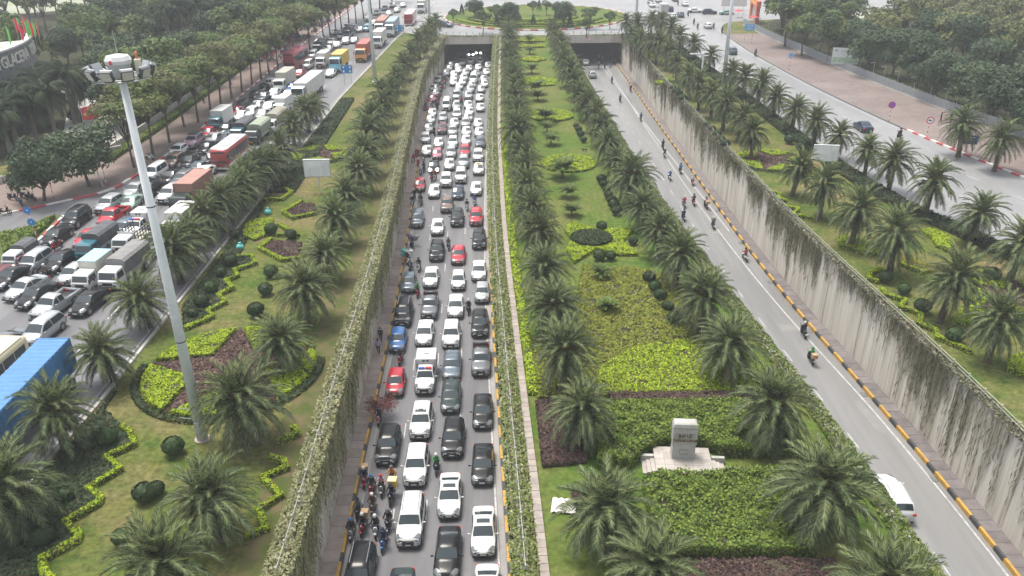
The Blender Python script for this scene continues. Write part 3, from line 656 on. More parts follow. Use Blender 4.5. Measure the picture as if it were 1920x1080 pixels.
def place_bus(c1, c2, L_, x, y, z, rz, label, group, Hb=3.2, roofc='white', stripe=None):
    r = thing('bus', label, 'bus', (x, y, z), rz, group); w = 1.25
    rings = []
    for q, zz, ww in ((.0, Hb * .8, .9), (.08, Hb * .92, .97), (.3, Hb, 1.), (L_ - .2, Hb, 1.), (L_, Hb - .15, .97)):
        h = [(w * .96 * ww, .38), (w * ww, .7), (w * ww, zz - .45), (w * ww * .96, zz - .12), (w * ww * .85, zz), (w * .3, zz + .03)]
        rings.append([(a, q, b_) for a, b_ in h] + [(-a, q, b_) for a, b_ in h[::-1]])
    b = MB(); b.loft(rings[::-1], 0); setmat(b.build('body', [paint('white'), TRIM], r, True), paint(c1))
    b = MB(); b.bbox(-w * .92, w * .92, .4, L_ - .4, Hb + .0, Hb + .06, .02); rf = b.build('roof_panel', paint(roofc), r)
    for q in (L_ * .3, L_ * .68):
        b = MB(); b.bbox(-.75, .75, q - .6, q + .6, Hb + .06, Hb + .25, .06); b.build('air_unit', paint(roofc), rf)
    b = MB(); b.add([(-w * .88, -.012, 1.25), (w * .88, -.012, 1.25), (w * .84, .05, Hb - .55), (-w * .84, .05, Hb - .55)], [(0, 1, 2, 3)]); b.build('windshield', GLASS, r)
    n = max(5, round(L_ / 1.5))
    for sx in (-1, 1):
        for i in range(n):
            a = .5 + (L_ - .9) * i / n; e = .5 + (L_ - .9) * (i + 1) / n - .07; b = MB(); xx = sx * (w + .008); b.add([(xx, a, 1.45), (xx, e, 1.45), (xx, e, Hb - .55), (xx, a, Hb - .55)], [(0, 1, 2, 3)[::sx]]); b.build('side_window', GLASS, r)
        b = MB(); b.box(sx * (w + .004) - .012, sx * (w + .004) + .012, .2, L_ - .2, .62, 1.05); b.build('side_stripe', paint(c2), r)
        b = MB(); b.box(sx * w * .66 - .22, sx * w * .66 + .22, -.05, .06, .7, .92); b.build('headlight', LAMP, r)
        b = MB(); b.tube((sx * w, .1, Hb - .5), (sx * (w + .25), -.25, Hb - .6), .03, .03, 6); b.box(sx * (w + .25) - .1, sx * (w + .25) + .1, -.3, -.22, Hb - 1.1, Hb - .6); b.build('mirror', TRIM, r)
    b = MB(); b.box(-w * .9, w * .9, -.06, .1, .38, .62); b.build('bumper', paint(c2), r)
    b = MB(); b.box(-w * .7, w * .7, -.02, .06, Hb - .5, Hb - .28); b.build('destination_board', TRIM, r)
    add_wheels(r, [(sx * (w - .14), q, .48) for q in (2.0, L_ - 2.6) for sx in (-1, 1)], wheel_mesh(.48, .28), True)
    return r

# ---- the jam in the sunken road: front-bumper points read off the photo
J = """765,1030,large SUV,white;840,976,sedan,white,s;905,1048,sedan,white,s;738,746,hatchback,red,y;794.6,742,pickup,white,policebox;845,715.5,sedan,slate;900.7,708,pickup,grey
786,827,SUV,white,s;843,777,sedan,bottle;847,861,SUV,black;904,807,sedan,black;722,875,SUV,black;776,916,SUV,white;904,913,sedan,black;763.7,550.5,hatchback,slate;805.4,542,sedan,white
858,546,hatchback,white;897,529,sedan,white;903.5,570,hatchback,silver;752.6,614,large SUV,black;802.6,600.5,pickup,grey;852.6,598.7,sedan,white;899,634.4,SUV,black;742.4,662.6,hatchback,blue
793,652,sedan,white;844,656,SUV,white;785.6,360,hatchback,red;812.4,373,sedan,white;835,352.6,SUV,white;863,345,large SUV,white;857.8,375,sedan,navy;892,368,sedan,white;836.5,400,SUV,brown
780,428.5,MPV,slate;818,442.8,sedan,white;856,426,SUV,black;892,424.8,SUV,red;897.6,468.7,SUV,black;817,491,SUV,black;857.8,497.4,sedan,red
795.6,271.5,SUV,white;797.9,294,sedan,white;802,250,sedan,silver;828,252.4,SUV,maroon;821,279,sedan,white;818.7,300,hatchback,pink;811.8,324.7,sedan,black,l;841.3,320.7,sedan,white;844.7,299,SUV,silver
848,279,SUV,white;847.6,257,SUV,silver;851,240,sedan,white;870.8,296,SUV,red;868,317,SUV,silver;873,274,sedan,white;873.7,257,sedan,white;872.5,241.5,SUV,silver;896,241,sedan,white;898,258,sedan,white
900.3,279,SUV,slate;896,305,SUV,white;896.8,329.4,sedan,white,taxi;829,231,SUV,silver;806,233.5,sedan,white;800.5,212,SUV,maroon;809,221,sedan,white;836,209,minibus,white;855,208,SUV,silver;855.6,224,SUV,white
877.4,205,sedan,white;879.7,219,sedan,white;900.5,210.5,sedan,white;877,231,sedan,white;808,193,sedan,pink;814,182,sedan,white;856,190,minibus,silver;878,188,SUV,silver;899,192,sedan,white;812.6,174,sedan,white
851,124,sedan,green;867,123.6,sedan,white;844,128,sedan,silver;841,135,sedan,white;835.5,145,SUV,silver;820,159,SUV,silver;850,147,sedan,white;858.7,143,sedan,white;858,132,sedan,silver;849.4,158,sedan,white
847.6,168.5,sedan,white;860.5,170,sedan,white;872.6,144,SUV,silver;879,135,sedan,white;881.8,122,SUV,white;869,155,SUV,white;866,163,sedan,white;887.4,158,minibus,white;893,144.5,sedan,silver;896.6,133,sedan,white
900.4,121.5,sedan,white;884.6,167,sedan,white;882,175.5,SUV,silver;912,142,sedan,white;915,129,sedan,silver;917,120,sedan,slate;907,155,sedan,silver;907.8,165,sedan,white;902,175,sedan,silver"""
cars = []
for ent in J.replace('\n', ';').split(';'):
    q = ent.split(','); kind = q[2]; x, y, _ = P(float(q[0]), float(q[1]), ZF + .12)
    cars.append([x, y + SPEC[kind]['L'] / 2, kind, q[3], q[4] if len(q) > 4 else ''])
# cars cut by the bottom edge of the frame: their tails are read off the photo
for px, py, zz, kind, col in ((682, 1008, 1.7, 'large SUV', 'black'), (756, 1056, 1.4, 'sedan', 'bottle'), (843, 985, 1.05, 'sedan', 'black'), (914, 1056, 1.05, 'sedan', 'white')):
    x, y, _ = P(px, py, ZF + zz); cars.append([x, y - SPEC[kind]['L'] / 2 + .1, kind, col, 'r' if kind == 'large SUV' else ''])
for px, py, kind, col in ((869, 109, 'van', 'teal'), (884, 107, 'sedan', 'slate'), (897, 104, 'sedan', 'black'), (909, 108, 'sedan', 'silver')):
    x, y, _ = P(px, py, ZF); cars.append([x, y + 2.3, kind, col, 'l' if kind == 'sedan' and col != 'silver' else ''])
def lane(x, y): return (x - fLL(y) - 1.9) / (fLR(y) - fLL(y) - 3.)
LN = {}
for c in cars:
    y = min(c[1], 221); u = lane(c[0], y); nl = 4 if y < 115 else 5
    c.append((4 if y < 115 else 5, max(0, min(nl - 1, int(u * nl)))))
# keep queued cars from touching: push apart along the lane where two come too close
cars.sort(key=lambda c: c[1])
for _ in range(3):
    for i, a in enumerate(cars):
        for b_ in cars[i + 1:]:
            if b_[1] - a[1] > 6: break
            gap = (SPEC[a[2]]['L'] + SPEC[b_[2]]['L']) / 2 + .35
            if abs(a[0] - b_[0]) < 1.75 and b_[1] - a[1] < gap: b_[1] = a[1] + gap
            elif abs(a[0] - b_[0]) < 2.05 and b_[1] - a[1] < gap:
                s_ = .5 * (2.05 - abs(a[0] - b_[0])); sg = 1 if b_[0] > a[0] else -1; b_[0] += sg * s_; a[0] -= sg * s_
LANE4 = ['creeper-wall lane', 'second lane', 'third lane', 'median-side lane']
LANE5 = ['far creeper-wall lane', 'second far lane', 'middle far lane', 'fourth far lane', 'far median-side lane']
cnt = {}
for c in cars:
    x, y, kind, col, ex, (nl, li) = c; k = (nl, li); cnt[k] = cnt.get(k, 0) + 1
    dx = (fLL(min(y + 4, 221)) - fLL(min(y - 4, 219))) / 8. * (1 - (x - fLL(min(y, 221))) / 14.)
    lb = f"{col} {kind}, {nth(cnt[k])} from the camera in the {(LANE4 if nl == 4 else LANE5)[li]} of the sunken road"
    place_car(kind, col, x, y, ZF + .004, -dx + rnd.uniform(-.015, .015), lb, 'vehicles jammed in the sunken road', near=y < 110, sunroof='s' in ex and len(ex) == 1, plate='y' if ex in ('y', 'taxi') else None, lit=ex == 'l', extra=ex if len(ex) > 2 else None)

# ---- the jammed street (front-bumper points)
HD = R(4)
SJ = """126,432,large SUV,black,0;87,465,sedan,black,3;42.6,518,MPV,silver,4;92.6,513.7,sedan,black,5;118.5,538.7,hatchback,silver,5;148,469,sedan,red,4;187,403.5,SUV,silver,6;235,400,sedan,green,-4;192.6,430,pickup,red,4
216,452,SUV,slate,4;240.7,451,pickup,white,4,policebox;303.7,383.5,SUV,white,6;239,373.5,sedan,silver,4;267,374,SUV,black,4;16.7,567.6,sedan,silver,14;-6,546,sedan,black,10;4,520,sedan,maroon,8;40,582.4,sedan,black,12
68.5,605.5,pickup,silver,11;142.6,596,sedan,black,7;52,655,MPV,silver,6;280.4,341,van,white,4;315.6,317.8,SUV,brown,4;325,295.6,hatchback,white,4;345,319.6,SUV,black,3;360,331,sedan,slate,5;308,347,sedan,black,5
330,354,SUV,grey,5;373,340,sedan,white,4;353.5,280.7,large SUV,mauve,2,rack;382,262,hatchback,red,2;414,254,sedan,black,4;391.5,273.5,sedan,silver,4;421,274,SUV,slate,4;376.7,290.5,sedan,black,4;395,305,SUV,white,4
447.8,212.8,large SUV,black,2;436.7,220,sedan,red,2;475.6,209,sedan,white,2;464,224,SUV,white,2;444,229,sedan,white,2;485,226,sedan,silver,3;498,211,sedan,white,2;502,167,SUV,white,2;487.6,191.5,sedan,slate,2
472,190.5,SUV,black,2;488.5,174,sedan,black,2;509,184,sedan,white,2;514,196,sedan,navy,2;535.7,187,sedan,silver,2;542,174,sedan,blue,2;557,146,sedan,red,2;573.7,131,van,white,2;616,146,sedan,white,2
619,85,sedan,white,0;637.7,74,sedan,white,0;646,84,SUV,white,0;612,98.5,sedan,white,0;608.6,111,SUV,slate,0;584,112,van,white,0;662,82,sedan,silver,0;660.5,58,sedan,white,0;672,61,sedan,white,0;686,60,van,sky,0
594,86,sedan,white,0;604,79,sedan,silver,0;629,91,sedan,white,0;625,66,sedan,silver,0;648,56,sedan,white,0;700,48,sedan,silver,0;690,40,SUV,white,0;716,38,sedan,silver,0;728,30,sedan,white,0;743,24,sedan,silver,0;705,29,sedan,white,0;755,14,sedan,white,0;735,15,SUV,silver,0;720,20,sedan,slate,0"""
scars = []
for ent in SJ.replace('\n', ';').split(';'):
    q = ent.split(','); kind = q[2]; x, y, _ = P(float(q[0]), float(q[1]), .12); h = R(float(q[4])); L_ = SPEC[kind]['L'] / 2
    scars.append([x + math.sin(h) * L_, y + math.cos(h) * L_, kind, q[3], h, q[5] if len(q) > 5 else ''])
scars.sort(key=lambda c: c[1])
LANES = ['tree-side lane', 'second lane', 'middle lane', 'fourth lane', 'lawn-side lane']
cnt = {}
for x, y, kind, col, h, ex in scars:
    u = (x + 52.) / 20.; li = max(0, min(4, int(u * 5))); cnt[li] = cnt.get(li, 0) + 1
    place_car(kind, col, x, y, .012, -h, f"{col} {kind}, {nth(cnt[li])} car from the camera in the {LANES[li]} of the jammed street", 'vehicles jammed in the street', near=y < 130, extra=ex or None)
x, y, _ = P(48, 633, .1); place_car('sedan', 'grey', x - .7, y - 2., .012, R(-18), 'dark grey sedan with its rear wheel showing beside the cream bus', 'vehicles jammed in the street')
x, y, _ = P(236, 262, .1)
GJ = 'vehicles jammed in the street'
def tr(px, py, cabc, W, Hc, body, label, bl, bh, h=4): 
    x, y, _ = P(px, py, .35); return place_truck(cabc, W, Hc, body, x, y, .012, -R(h), label, GJ, bl, bh)
tr(18.5, 505, 'white', 1.5, 1.85, ('tarp', 'dark'), 'tiny white truck with black tarpaulin beside the weedy traffic island', 2.3, 1.3, 4)
tr(152, 547, 'white', 1.75, 2.0, ('box', 'skytop'), 'small white lorry whose cream cargo box has a pale blue roof', 3.1, 1.75, 5)
tr(204, 544, 'white', 1.95, 2.2, ('tarp', 'grey'), 'white lorry with long grey tarpaulin behind the small pale-blue-roofed lorry', 5., 1.9, 5)
tr(158, 490, 'teal', 1.8, 2.1, ('tarp', 'dark'), 'blue-cabbed lorry with black-and-grey tarpaulin beside the red sedan', 3.9, 1.75, 5)
tr(226, 477, 'white', 1.8, 2.0, ('open', 'x'), 'white lorry with an open railed bed behind the grey tarpaulin', 3.4, 1.2, 4)
tr(336, 405, 'bottle', 2.2, 2.6, ('container', 'rust'), 'dark green lorry carrying a faded red container half behind palms', 6., 2.4, 4)
tr(318, 452, 'white', 2.0, 2.2, ('box', 'white'), 'white box lorry mostly hidden behind the lawn palms', 4., 2., 4)
tr(401.5, 244, 'teal', 1.95, 2.2, ('box', 'white'), 'teal-cabbed lorry with a tall white cargo box by the pavement', 4.6, 2.1, 3)
tr(443, 266, 'teal', 1.95, 2.2, ('tarp', 'dark'), 'blue lorry with dark tarpaulin, next to the green tarpaulin lorry', 4.4, 1.9, 3)
tr(472, 269, 'bottle', 2.0, 2.2, ('tarp', 'green'), 'dark lorry under a pale green tarpaulin beside the blue lorry', 5., 1.9, 3)
tr(505, 249, 'white', 2.0, 2.2, ('tarp', 'olive'), 'white-cabbed lorry under an olive tarpaulin beside the lawn palms', 5.5, 2.0, 3)
tr(522, 216, 'white', 1.8, 2.1, ('box', 'white'), 'small white box lorry behind the olive tarpaulin lorry', 4., 1.9, 3)
tr(523, 172, 'white', 2.1, 2.5, ('box', 'beige'), 'white-cabbed lorry with tall grey-beige box behind the white saloon row', 6., 2.4, 3)
tr(559, 196, 'white', 2.4, 3.3, ('container', 'white'), 'long white articulated lorry with an open-topped white trailer', 12., 2.5, 3)
tr(628, 135, 'sky', 2.4, 3.2, ('container', 'yellow'), 'sky-blue articulated lorry carrying a yellow container', 7., 2.4, 2)
tr(676, 115, 'orange', 2.4, 3.0, ('container', 'red'), 'orange-cabbed lorry carrying a bright red container', 8.5, 2.6, 1)
tr(706.6, 89, 'white', 2.3, 2.8, ('box', 'white'), 'white box lorry behind the red container lorry', 7., 2.6, 1)
tr(730, 68, 'white', 2.4, 3.2, ('container', 'steel'), 'white lorry hauling a blue-grey container near the ring road', 11., 2.6, 0)
tr(711, 66, 'white', 2.4, 3.2, ('container', 'rust'), 'white lorry hauling a rust-red container near the ring road', 11., 2.6, 0)
tr(789, 24, 'white', 2.4, 3.0, ('box', 'grey'), 'white lorry with grey box farthest up the jammed street', 8., 2.6, 0)
tr(600, 126, 'white', 2.0, 2.3, ('box', 'white'), 'white box lorry beside the sky-blue articulated lorry', 4.5, 2.1, 2)
tr(594, 100, 'bottle', 2.0, 2.3, ('tarp', 'dark'), 'dark green tarpaulin lorry behind the red sleeper coach', 4.5, 1.9, 1)
tr(649, 71, 'slate', 2.0, 2.3, ('tarp', 'dark'), 'dark tarpaulin lorry among far white saloons', 4.5, 1.9, 1)
# blue container lorry cut by the frame: its far end stands at the photo's corner
x1, y1, _ = P(132, 634, 3.95); r = thing('lorry', 'lorry with a long bright blue corrugated container at the frame edge', 'lorry', (x1 - 1.3, y1, .012), R(1), GJ)
contain(r, -12., 0., 1.35, 1.22, 2.6, 'blue'); b = MB(); b.box(-.5, .5, -12., -.2, .75, 1.34); b.build('chassis', TRIM, r)
add_wheels(r, [(sx * 1.06, q, .5) for q in (-1.2, -2.5, -9.5) for sx in (-1, 1)], wheel_mesh(.5, .28), True)
x, y, _ = P(48, 628, 3.1); place_bus('cream', 'orange', 9.5, x - 1.75, y - 9.4, .012, -R(3), 'cream bus with orange stripe cut by the frame edge', GJ, 3.1, 'cream')
x, y, _ = P(414, 318, .35); place_bus('busred', 'white', 8.6, x, y, .012, -R(3), 'red and white city bus behind the lawn palms', GJ, 3.1)
x, y, _ = P(543, 130, .35); place_bus('busred', 'busred', 11.5, x, y, .012, -R(3), 'tall red sleeper coach near the pavement trees', GJ, 3.7, 'pink')
x, y, _ = P(766, 47, .35); place_bus('busred', 'white', 11.5, x, y, .012, R(0), 'red and white coach far up the jammed street', GJ, 3.4)

# ---- traffic going away
def away(px, py, kind, col, z, label, h=0., grp='vehicles driving away', **k):
    x, y, _ = P(px, py, z + .1); L_ = SPEC[kind]['L'] / 2; return place_car(kind, col, x - math.sin(h) * L_, y + L_, z + .006, math.pi + h, label, grp, **k)
away(1692, 984, 'large SUV', 'white', ZF, 'white estate driving away beside the median palms on the open sunken road', R(-3))
away(1099, 123, 'hatchback', 'white', ZF, 'small white hatchback about to enter the open tunnel mouth')
away(1112, 147.5, 'SUV', 'silver', ZF, 'silver SUV driving towards the open tunnel mouth', lit=False)
away(1376, 103, 'SUV', 'slate', 0., 'slate SUV driving away alone along the open street')
away(1330, 54, 'hatchback', 'white', 0., 'white hatchback at the corner of the brick pavement')
away(1628, 250, 'sedan', 'navy', 0., 'dark sedan on the open street half hidden by a palm')
k = 0
for px, py, kind, col, h in ((1265, 36, 'sedan', 'white', 0), (1278, 33, 'SUV', 'slate', 0), (1258, 22, 'SUV', 'navy', 0), (1225, 14, 'sedan', 'white', 0), (1237, 5, 'sedan', 'silver', 0), (1222, 8, 'sedan', 'grey', 0), (1287, 12, 'sedan', 'white', 0), (1268, 3, 'sedan', 'grey', 0)):
    k += 1; away(px, py, kind, col, .014, f'{col} {kind} on the wide far junction, {nth(k)} nearest there', R(h), 'vehicles on the far junction', near=False)
for px, py, kind, col, h, lb in ((1303, 23, 'sedan', 'white', 80, 'white sedan waiting sideways across the far junction'), (1330, 26, 'SUV', 'navy', 85, 'dark SUV waiting sideways across the far junction'), (1362, 27, 'sedan', 'green', 85, 'pale green sedan parked beside the festive gate'), (836, 50, 'SUV', 'slate', 60, 'dark SUV joining the ring road above the tunnel')):
    x, y, _ = P(px, py, .1); place_car(kind, col, x, y, .02, R(h), lb, 'vehicles on the far junction', near=False)
x, y, _ = P(1245, 28, .3); place_truck('white', 2.2, 2.6, ('box', 'grey'), x, y + 6., .014, math.pi, 'grey box lorry driving away on the far junction', 'vehicles on the far junction', 4.5, 2.3)
# ================================================================ VEGETATION
npr = np.random.default_rng(11)
def leafmat(n, c, c2, rndv=.12, tr=.2, scale=.35): return mat(n, c, .65, c2=c2, scale=scale, detail=3, rndv=rndv, spec=.25, trans=tr)
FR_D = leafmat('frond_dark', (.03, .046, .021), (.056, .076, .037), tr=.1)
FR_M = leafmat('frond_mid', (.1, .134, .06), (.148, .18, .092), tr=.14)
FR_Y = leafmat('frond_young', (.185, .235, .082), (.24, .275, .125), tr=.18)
FR_O = leafmat('frond_old', (.17, .13, .065), (.1, .1, .06))
BARK = mat('palm_bark', (.06, .047, .037), .95, c2=(.13, .1, .075), scale=6., bump=.8, bscale=12., spec=.1)
BARK2 = mat('tree_bark', (.075, .06, .05), .95, c2=(.12, .1, .085), scale=3., bump=.5, spec=.1)
BARK3 = mat('royal_bark', (.2, .185, .165), .9, c2=(.14, .125, .11), scale=2., stretch=(1, 1, 3))
BOOT = mat('date_stalks', (.3, .16, .035), .85, c2=(.2, .12, .04), scale=8.)
def frond(length, e0, curve, rng, nl=46, lw=.055, ll=.6, vee=.45, droop=.25):
    "one feather frond as verts and faces; base at origin, reaching along +X"
    n = 12; pts = []; x = z = 0.; e = e0; st = length / n
    pts.append((0., 0., 0.)); ang = [e0]
    side = rng.uniform(-.25, .25); yy_ = 0.
    for i in range(n):
        e -= curve / n * (.5 + 1. * i / n); x += st * math.cos(e); z += st * math.sin(e); yy_ += st * side * (i / n) ** 1.5; pts.append((x, yy_, z)); ang.append(e)
    vs = []; fs = []; mi = []
    p = np.array(pts)
    for i in range(n):      # rachis as a narrow strip
        w0 = .045 * (1 - i / n) + .008; w1 = .045 * (1 - (i + 1) / n) + .008; k = len(vs)
        vs += [(p[i][0], p[i][1] - w0, p[i][2]), (p[i][0], p[i][1] + w0, p[i][2]), (p[i + 1][0], p[i + 1][1] + w1, p[i + 1][2]), (p[i + 1][0], p[i + 1][1] - w1, p[i + 1][2])]; fs.append((k, k + 1, k + 2, k + 3)); mi.append(1)
    for j in range(nl):
        t = .1 + .9 * (j + rng.uniform(-.3, .3)) / nl; t = min(.995, max(.05, t)); f_ = t * n; i = min(n - 1, int(f_)); u = f_ - i
        c = p[i] * (1 - u) + p[i + 1] * u; e = ang[i] * (1 - u) + ang[min(n, i + 1)] * u
        fw = np.array([math.cos(e), 0, math.sin(e)]); up = np.array([-math.sin(e), 0, math.cos(e)])
        l = ll * (.35 + .65 * math.sin(math.pi * min(1, t * .8 + .18)) ** .7) * rng.uniform(.85, 1.12)
        for s in (-1, 1):
            fo = .45 + .65 * t + rng.uniform(-.1, .1); v_ = vee + rng.uniform(-.25, .2)
            dr = fw * math.sin(fo) + (np.array([0, s, 0]) * math.cos(v_) + up * math.sin(v_)) * math.cos(fo)
            tip = c + dr * l + np.array([0, 0, -droop * l * rng.uniform(.6, 1.3)]); a = c - fw * lw / 2; b_ = c + fw * lw / 2; m_ = (c + tip) / 2 + np.array([0, 0, .06 * l]); k = len(vs)
            vs += [tuple(a), tuple(b_), tuple(m_ + fw * lw * .6), tuple(tip), tuple(m_ - fw * lw * .6)]; fs.append((k, k + 1, k + 2, k + 3, k + 4)); mi.append(0)
    return vs, fs, mi
FCLS = [('up', R(76), .9, 2.9), ('high', R(55), 1.25, 3.2), ('mid', R(30), 1.35, 3.4), ('low', R(2), 1.2, 3.5), ('hang', R(-30), .8, 3.2)]
FRM = {}
for nm, e0, cu, ln in FCLS:
    for v in range(3):
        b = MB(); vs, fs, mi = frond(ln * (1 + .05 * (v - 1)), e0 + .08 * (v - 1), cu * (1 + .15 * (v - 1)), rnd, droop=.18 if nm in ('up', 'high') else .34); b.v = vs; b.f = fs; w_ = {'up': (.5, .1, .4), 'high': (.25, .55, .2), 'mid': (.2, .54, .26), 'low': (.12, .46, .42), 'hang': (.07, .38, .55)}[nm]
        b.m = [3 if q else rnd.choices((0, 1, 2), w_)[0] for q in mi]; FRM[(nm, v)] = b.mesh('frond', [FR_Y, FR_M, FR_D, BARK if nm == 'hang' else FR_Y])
for v in range(3):
    m_ = FRM[('hang', v)].copy(); m_.materials[0] = FR_O; m_.materials[1] = FR_O; m_.materials[2] = FR_M; FRM[('dead', v)] = m_
PLAN = [('up', 10), ('high', 15), ('mid', 19), ('low', 20), ('hang', 18)]
def frond_xfs(rng):
    o = []
    for nm, n in PLAN:
        off = rng.uniform(0, 6.3)
        for i in range(n): o.append((nm, rng.randrange(3), off + 2 * math.pi * i / n + rng.uniform(-.25, .25), rng.uniform(-.14, .14), rng.uniform(.84, 1.1), {'up': .35, 'high': .2, 'mid': .05, 'low': -.12, 'hang': -.3}[nm]))
    return o
def xf(yaw, tilt, sc, z): return Matrix.Translation((0, 0, z)) @ Matrix.Rotation(yaw, 4, 'Z') @ Matrix.Rotation(-tilt, 4, 'Y') @ Matrix.Diagonal((sc, sc, sc, 1))
CROWNS = []
for v in range(5):
    vv = []; ff = []; mm = []; rg = random.Random(50 + v)
    mlist = [FR_D, FR_M, FR_Y, BARK, FR_O]
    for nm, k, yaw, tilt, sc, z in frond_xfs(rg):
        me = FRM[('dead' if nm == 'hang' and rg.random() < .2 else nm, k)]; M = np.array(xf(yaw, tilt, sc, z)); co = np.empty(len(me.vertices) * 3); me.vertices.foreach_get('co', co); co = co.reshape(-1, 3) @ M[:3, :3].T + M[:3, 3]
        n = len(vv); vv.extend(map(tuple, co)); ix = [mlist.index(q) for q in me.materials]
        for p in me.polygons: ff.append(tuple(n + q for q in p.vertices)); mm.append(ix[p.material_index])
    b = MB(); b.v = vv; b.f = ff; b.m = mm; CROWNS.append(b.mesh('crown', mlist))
TRUNKS = []
for v in range(3):
    b = MB(); h = 4.25; rg = random.Random(v); rings = []
    for i in range(15):
        t = i / 14; r_ = .30 + .06 * math.sin(9 * t + v) * .3 + (.1 * max(0, t - .75) / .25) + (.12 if i == 0 else 0) + (.035 if i % 2 else 0)
        rings.append([(r_ * math.cos(2 * math.pi * k / 12 + .26 * (i % 2)) + .1 * v * t * t, r_ * math.sin(2 * math.pi * k / 12 + .26 * (i % 2)), h * t) for k in range(12)])
    b.loft(rings)
    for i in range(46):      # old leaf bases
        t = rg.uniform(.35, 1.); a = rg.uniform(0, 6.28); r_ = .31 + (.1 * max(0, t - .75) / .25); c_, s_ = math.cos(a), math.sin(a); z = h * t; q = rg.uniform(.12, .26)
        b.add([(c_ * r_ - s_ * .06, s_ * r_ + c_ * .06, z), (c_ * r_ + s_ * .06, s_ * r_ - c_ * .06, z), (c_ * (r_ + q * .8), s_ * (r_ + q * .8), z + q)], [(0, 1, 2)])
    TRUNKS.append(b.mesh('trunk', BARK))
STALK = []
for v in range(2):
    b = MB(); rg = random.Random(90 + v)
    for q in range(4 + v):
        a = rg.uniform(0, 6.28)
        for i in range(26):
            aa = a + rg.uniform(-.3, .3); e = rg.uniform(.1, 1.0); l = rg.uniform(.5, 1.0); b.tube((.15 * math.cos(aa), .15 * math.sin(aa), .1), (l * math.cos(e) * math.cos(aa), l * math.cos(e) * math.sin(aa), .1 + l * math.sin(e)), .014, .02, 3)
    STALK.append(b.mesh('flower_stalks', BOOT))
PROP = []
for k in range(3):
    a = 2.1 * k + .5; b = MB(); b.tube((1.15 * math.cos(a), 1.15 * math.sin(a), 0), (.28 * math.cos(a), .28 * math.sin(a), 1.9), .028, .028, 5); PROP.append(b.mesh('support_prop', METAL))
def date_palm(x, y, label, group, near, k, hs=1., prop=False, hc=4.2):
    r = thing('date_palm', label, 'palm tree', (x, y, 0), rnd.uniform(0, 6.28), group); r.scale = (hs * rnd.uniform(.86, 1.),) * 2 + (hs * rnd.uniform(.88, 1.04),); r.rotation_euler[0] = rnd.uniform(-.09, .09); r.rotation_euler[1] = rnd.uniform(-.09, .09)
    obj('trunk', TRUNKS[k % 3], r).scale = (1, 1, hc / 4.2)
    if near:
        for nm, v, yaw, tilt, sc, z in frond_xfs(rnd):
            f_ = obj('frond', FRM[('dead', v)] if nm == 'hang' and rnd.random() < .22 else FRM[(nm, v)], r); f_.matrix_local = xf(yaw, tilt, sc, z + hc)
    else:
        c = obj('crown', CROWNS[k % 5], r, (0, 0, hc)); c.rotation_euler[2] = rnd.uniform(0, 6.28); c.rotation_euler[0] = rnd.uniform(-.1, .1)
    if k % 3 != 1: obj('flower_stalks', STALK[k % 2], r, (0, 0, hc - .05))
    if prop:
        for m in PROP: obj('support_prop', m, r)
    return r
ROWS = {
 'left lawn row beside the street': [(6, 912), (100, 770), (196, 645), (264, 548), (327, 470), (356, 434), (384, 400), (408, 380), (428, 360), (450, 343), (470, 325), (490, 312), (507, 298), (528, 280), (546, 232), (590, 188), (575, 208)],
 'left lawn row along the creeper wall': [(285, 1055), (397, 925), (463, 752), (520, 622), (567, 540), (602, 467), (636, 402), (653, 358), (668, 315), (684, 280), (690, 250), (703, 225), (712, 200), (716, 178), (730, 158), (742, 138), (756, 118), (770, 98), (785, 82), (798, 68), (806, 52), (816, 40)],
 'median row beside the jammed road': [(1147, 950), (1228, 1058), (1092, 755), (1068, 660), (1040, 570), (1022, 492), (1008, 432), (998, 388), (988, 345), (982, 308), (977, 276), (972, 247), (970, 222), (967, 198), (965, 176), (963, 157), (961, 140), (959, 123), (957, 107), (956, 92), (955, 78), (954, 65), (954, 53), (954, 43)],
 'median row beside the open road': [(1668, 1098), (1550, 913), (1445, 762), (1367, 640), (1317, 560), (1272, 480), (1239, 424), (1205, 376), (1182, 332), (1158, 296), (1142, 260), (1128, 232), (1115, 208), (1101, 188), (1090, 168), (1078, 151), (1068, 130), (1060, 112), (1054, 96), (1048, 82), (1043, 70), (1040, 58), (1037, 47)],
 'right lawn row above the streaked wall': [(1877, 592), (1783, 522), (1684, 440), (1609, 392), (1548, 345), (1495, 305), (1415, 243), (1389, 212), (1360, 194), (1338, 174), (1314, 160), (1295, 140), (1271, 112), (1251, 93), (1232, 84), (1218, 78), (1203, 70), (1186, 62)],
 'right lawn row beside the open street': [(1913, 455), (1834, 391), (1748, 343), (1678, 300), (1632, 273), (1575, 244), (1534, 224), (1492, 198), (1456, 176), (1425, 156), (1398, 142), (1372, 127), (1333, 98), (1304, 78), (1278, 64), (1258, 50), (1240, 40), (1222, 32), (1196, 40), (1176, 36)],
}
allp = []
for rn, pts in ROWS.items():
    pts2 = sorted([P(px, py, 4.3 if 'right lawn' in rn else 3.5) for px, py in pts], key=lambda p: p[1])
    for i, p in enumerate(pts2): allp.append((p[1], p[0], rn, i + 1))
allp.sort(); k = 0
for y, x, rn, i in allp:
    k += 1; date_palm(x, y, f'date palm, {nth(i)} from the camera in the {rn}', 'date palms in rows', k <= 26, k, rnd.uniform(.86, 1.1), prop=k < 40 and k % 2 == 0, hc=4.2 if 'right lawn' in rn else 3.45)
for px, py, lb in ((1810, 238, 'date palm on the brick pavement behind the dark blue arrow board'), (1880, 262, 'date palm on the brick pavement at the bend, right of the arrow board')):
    x, y, _ = P(px, py, 4.4); date_palm(x, y, lb, 'date palms on the brick pavement', True, k, 1.05); k += 1
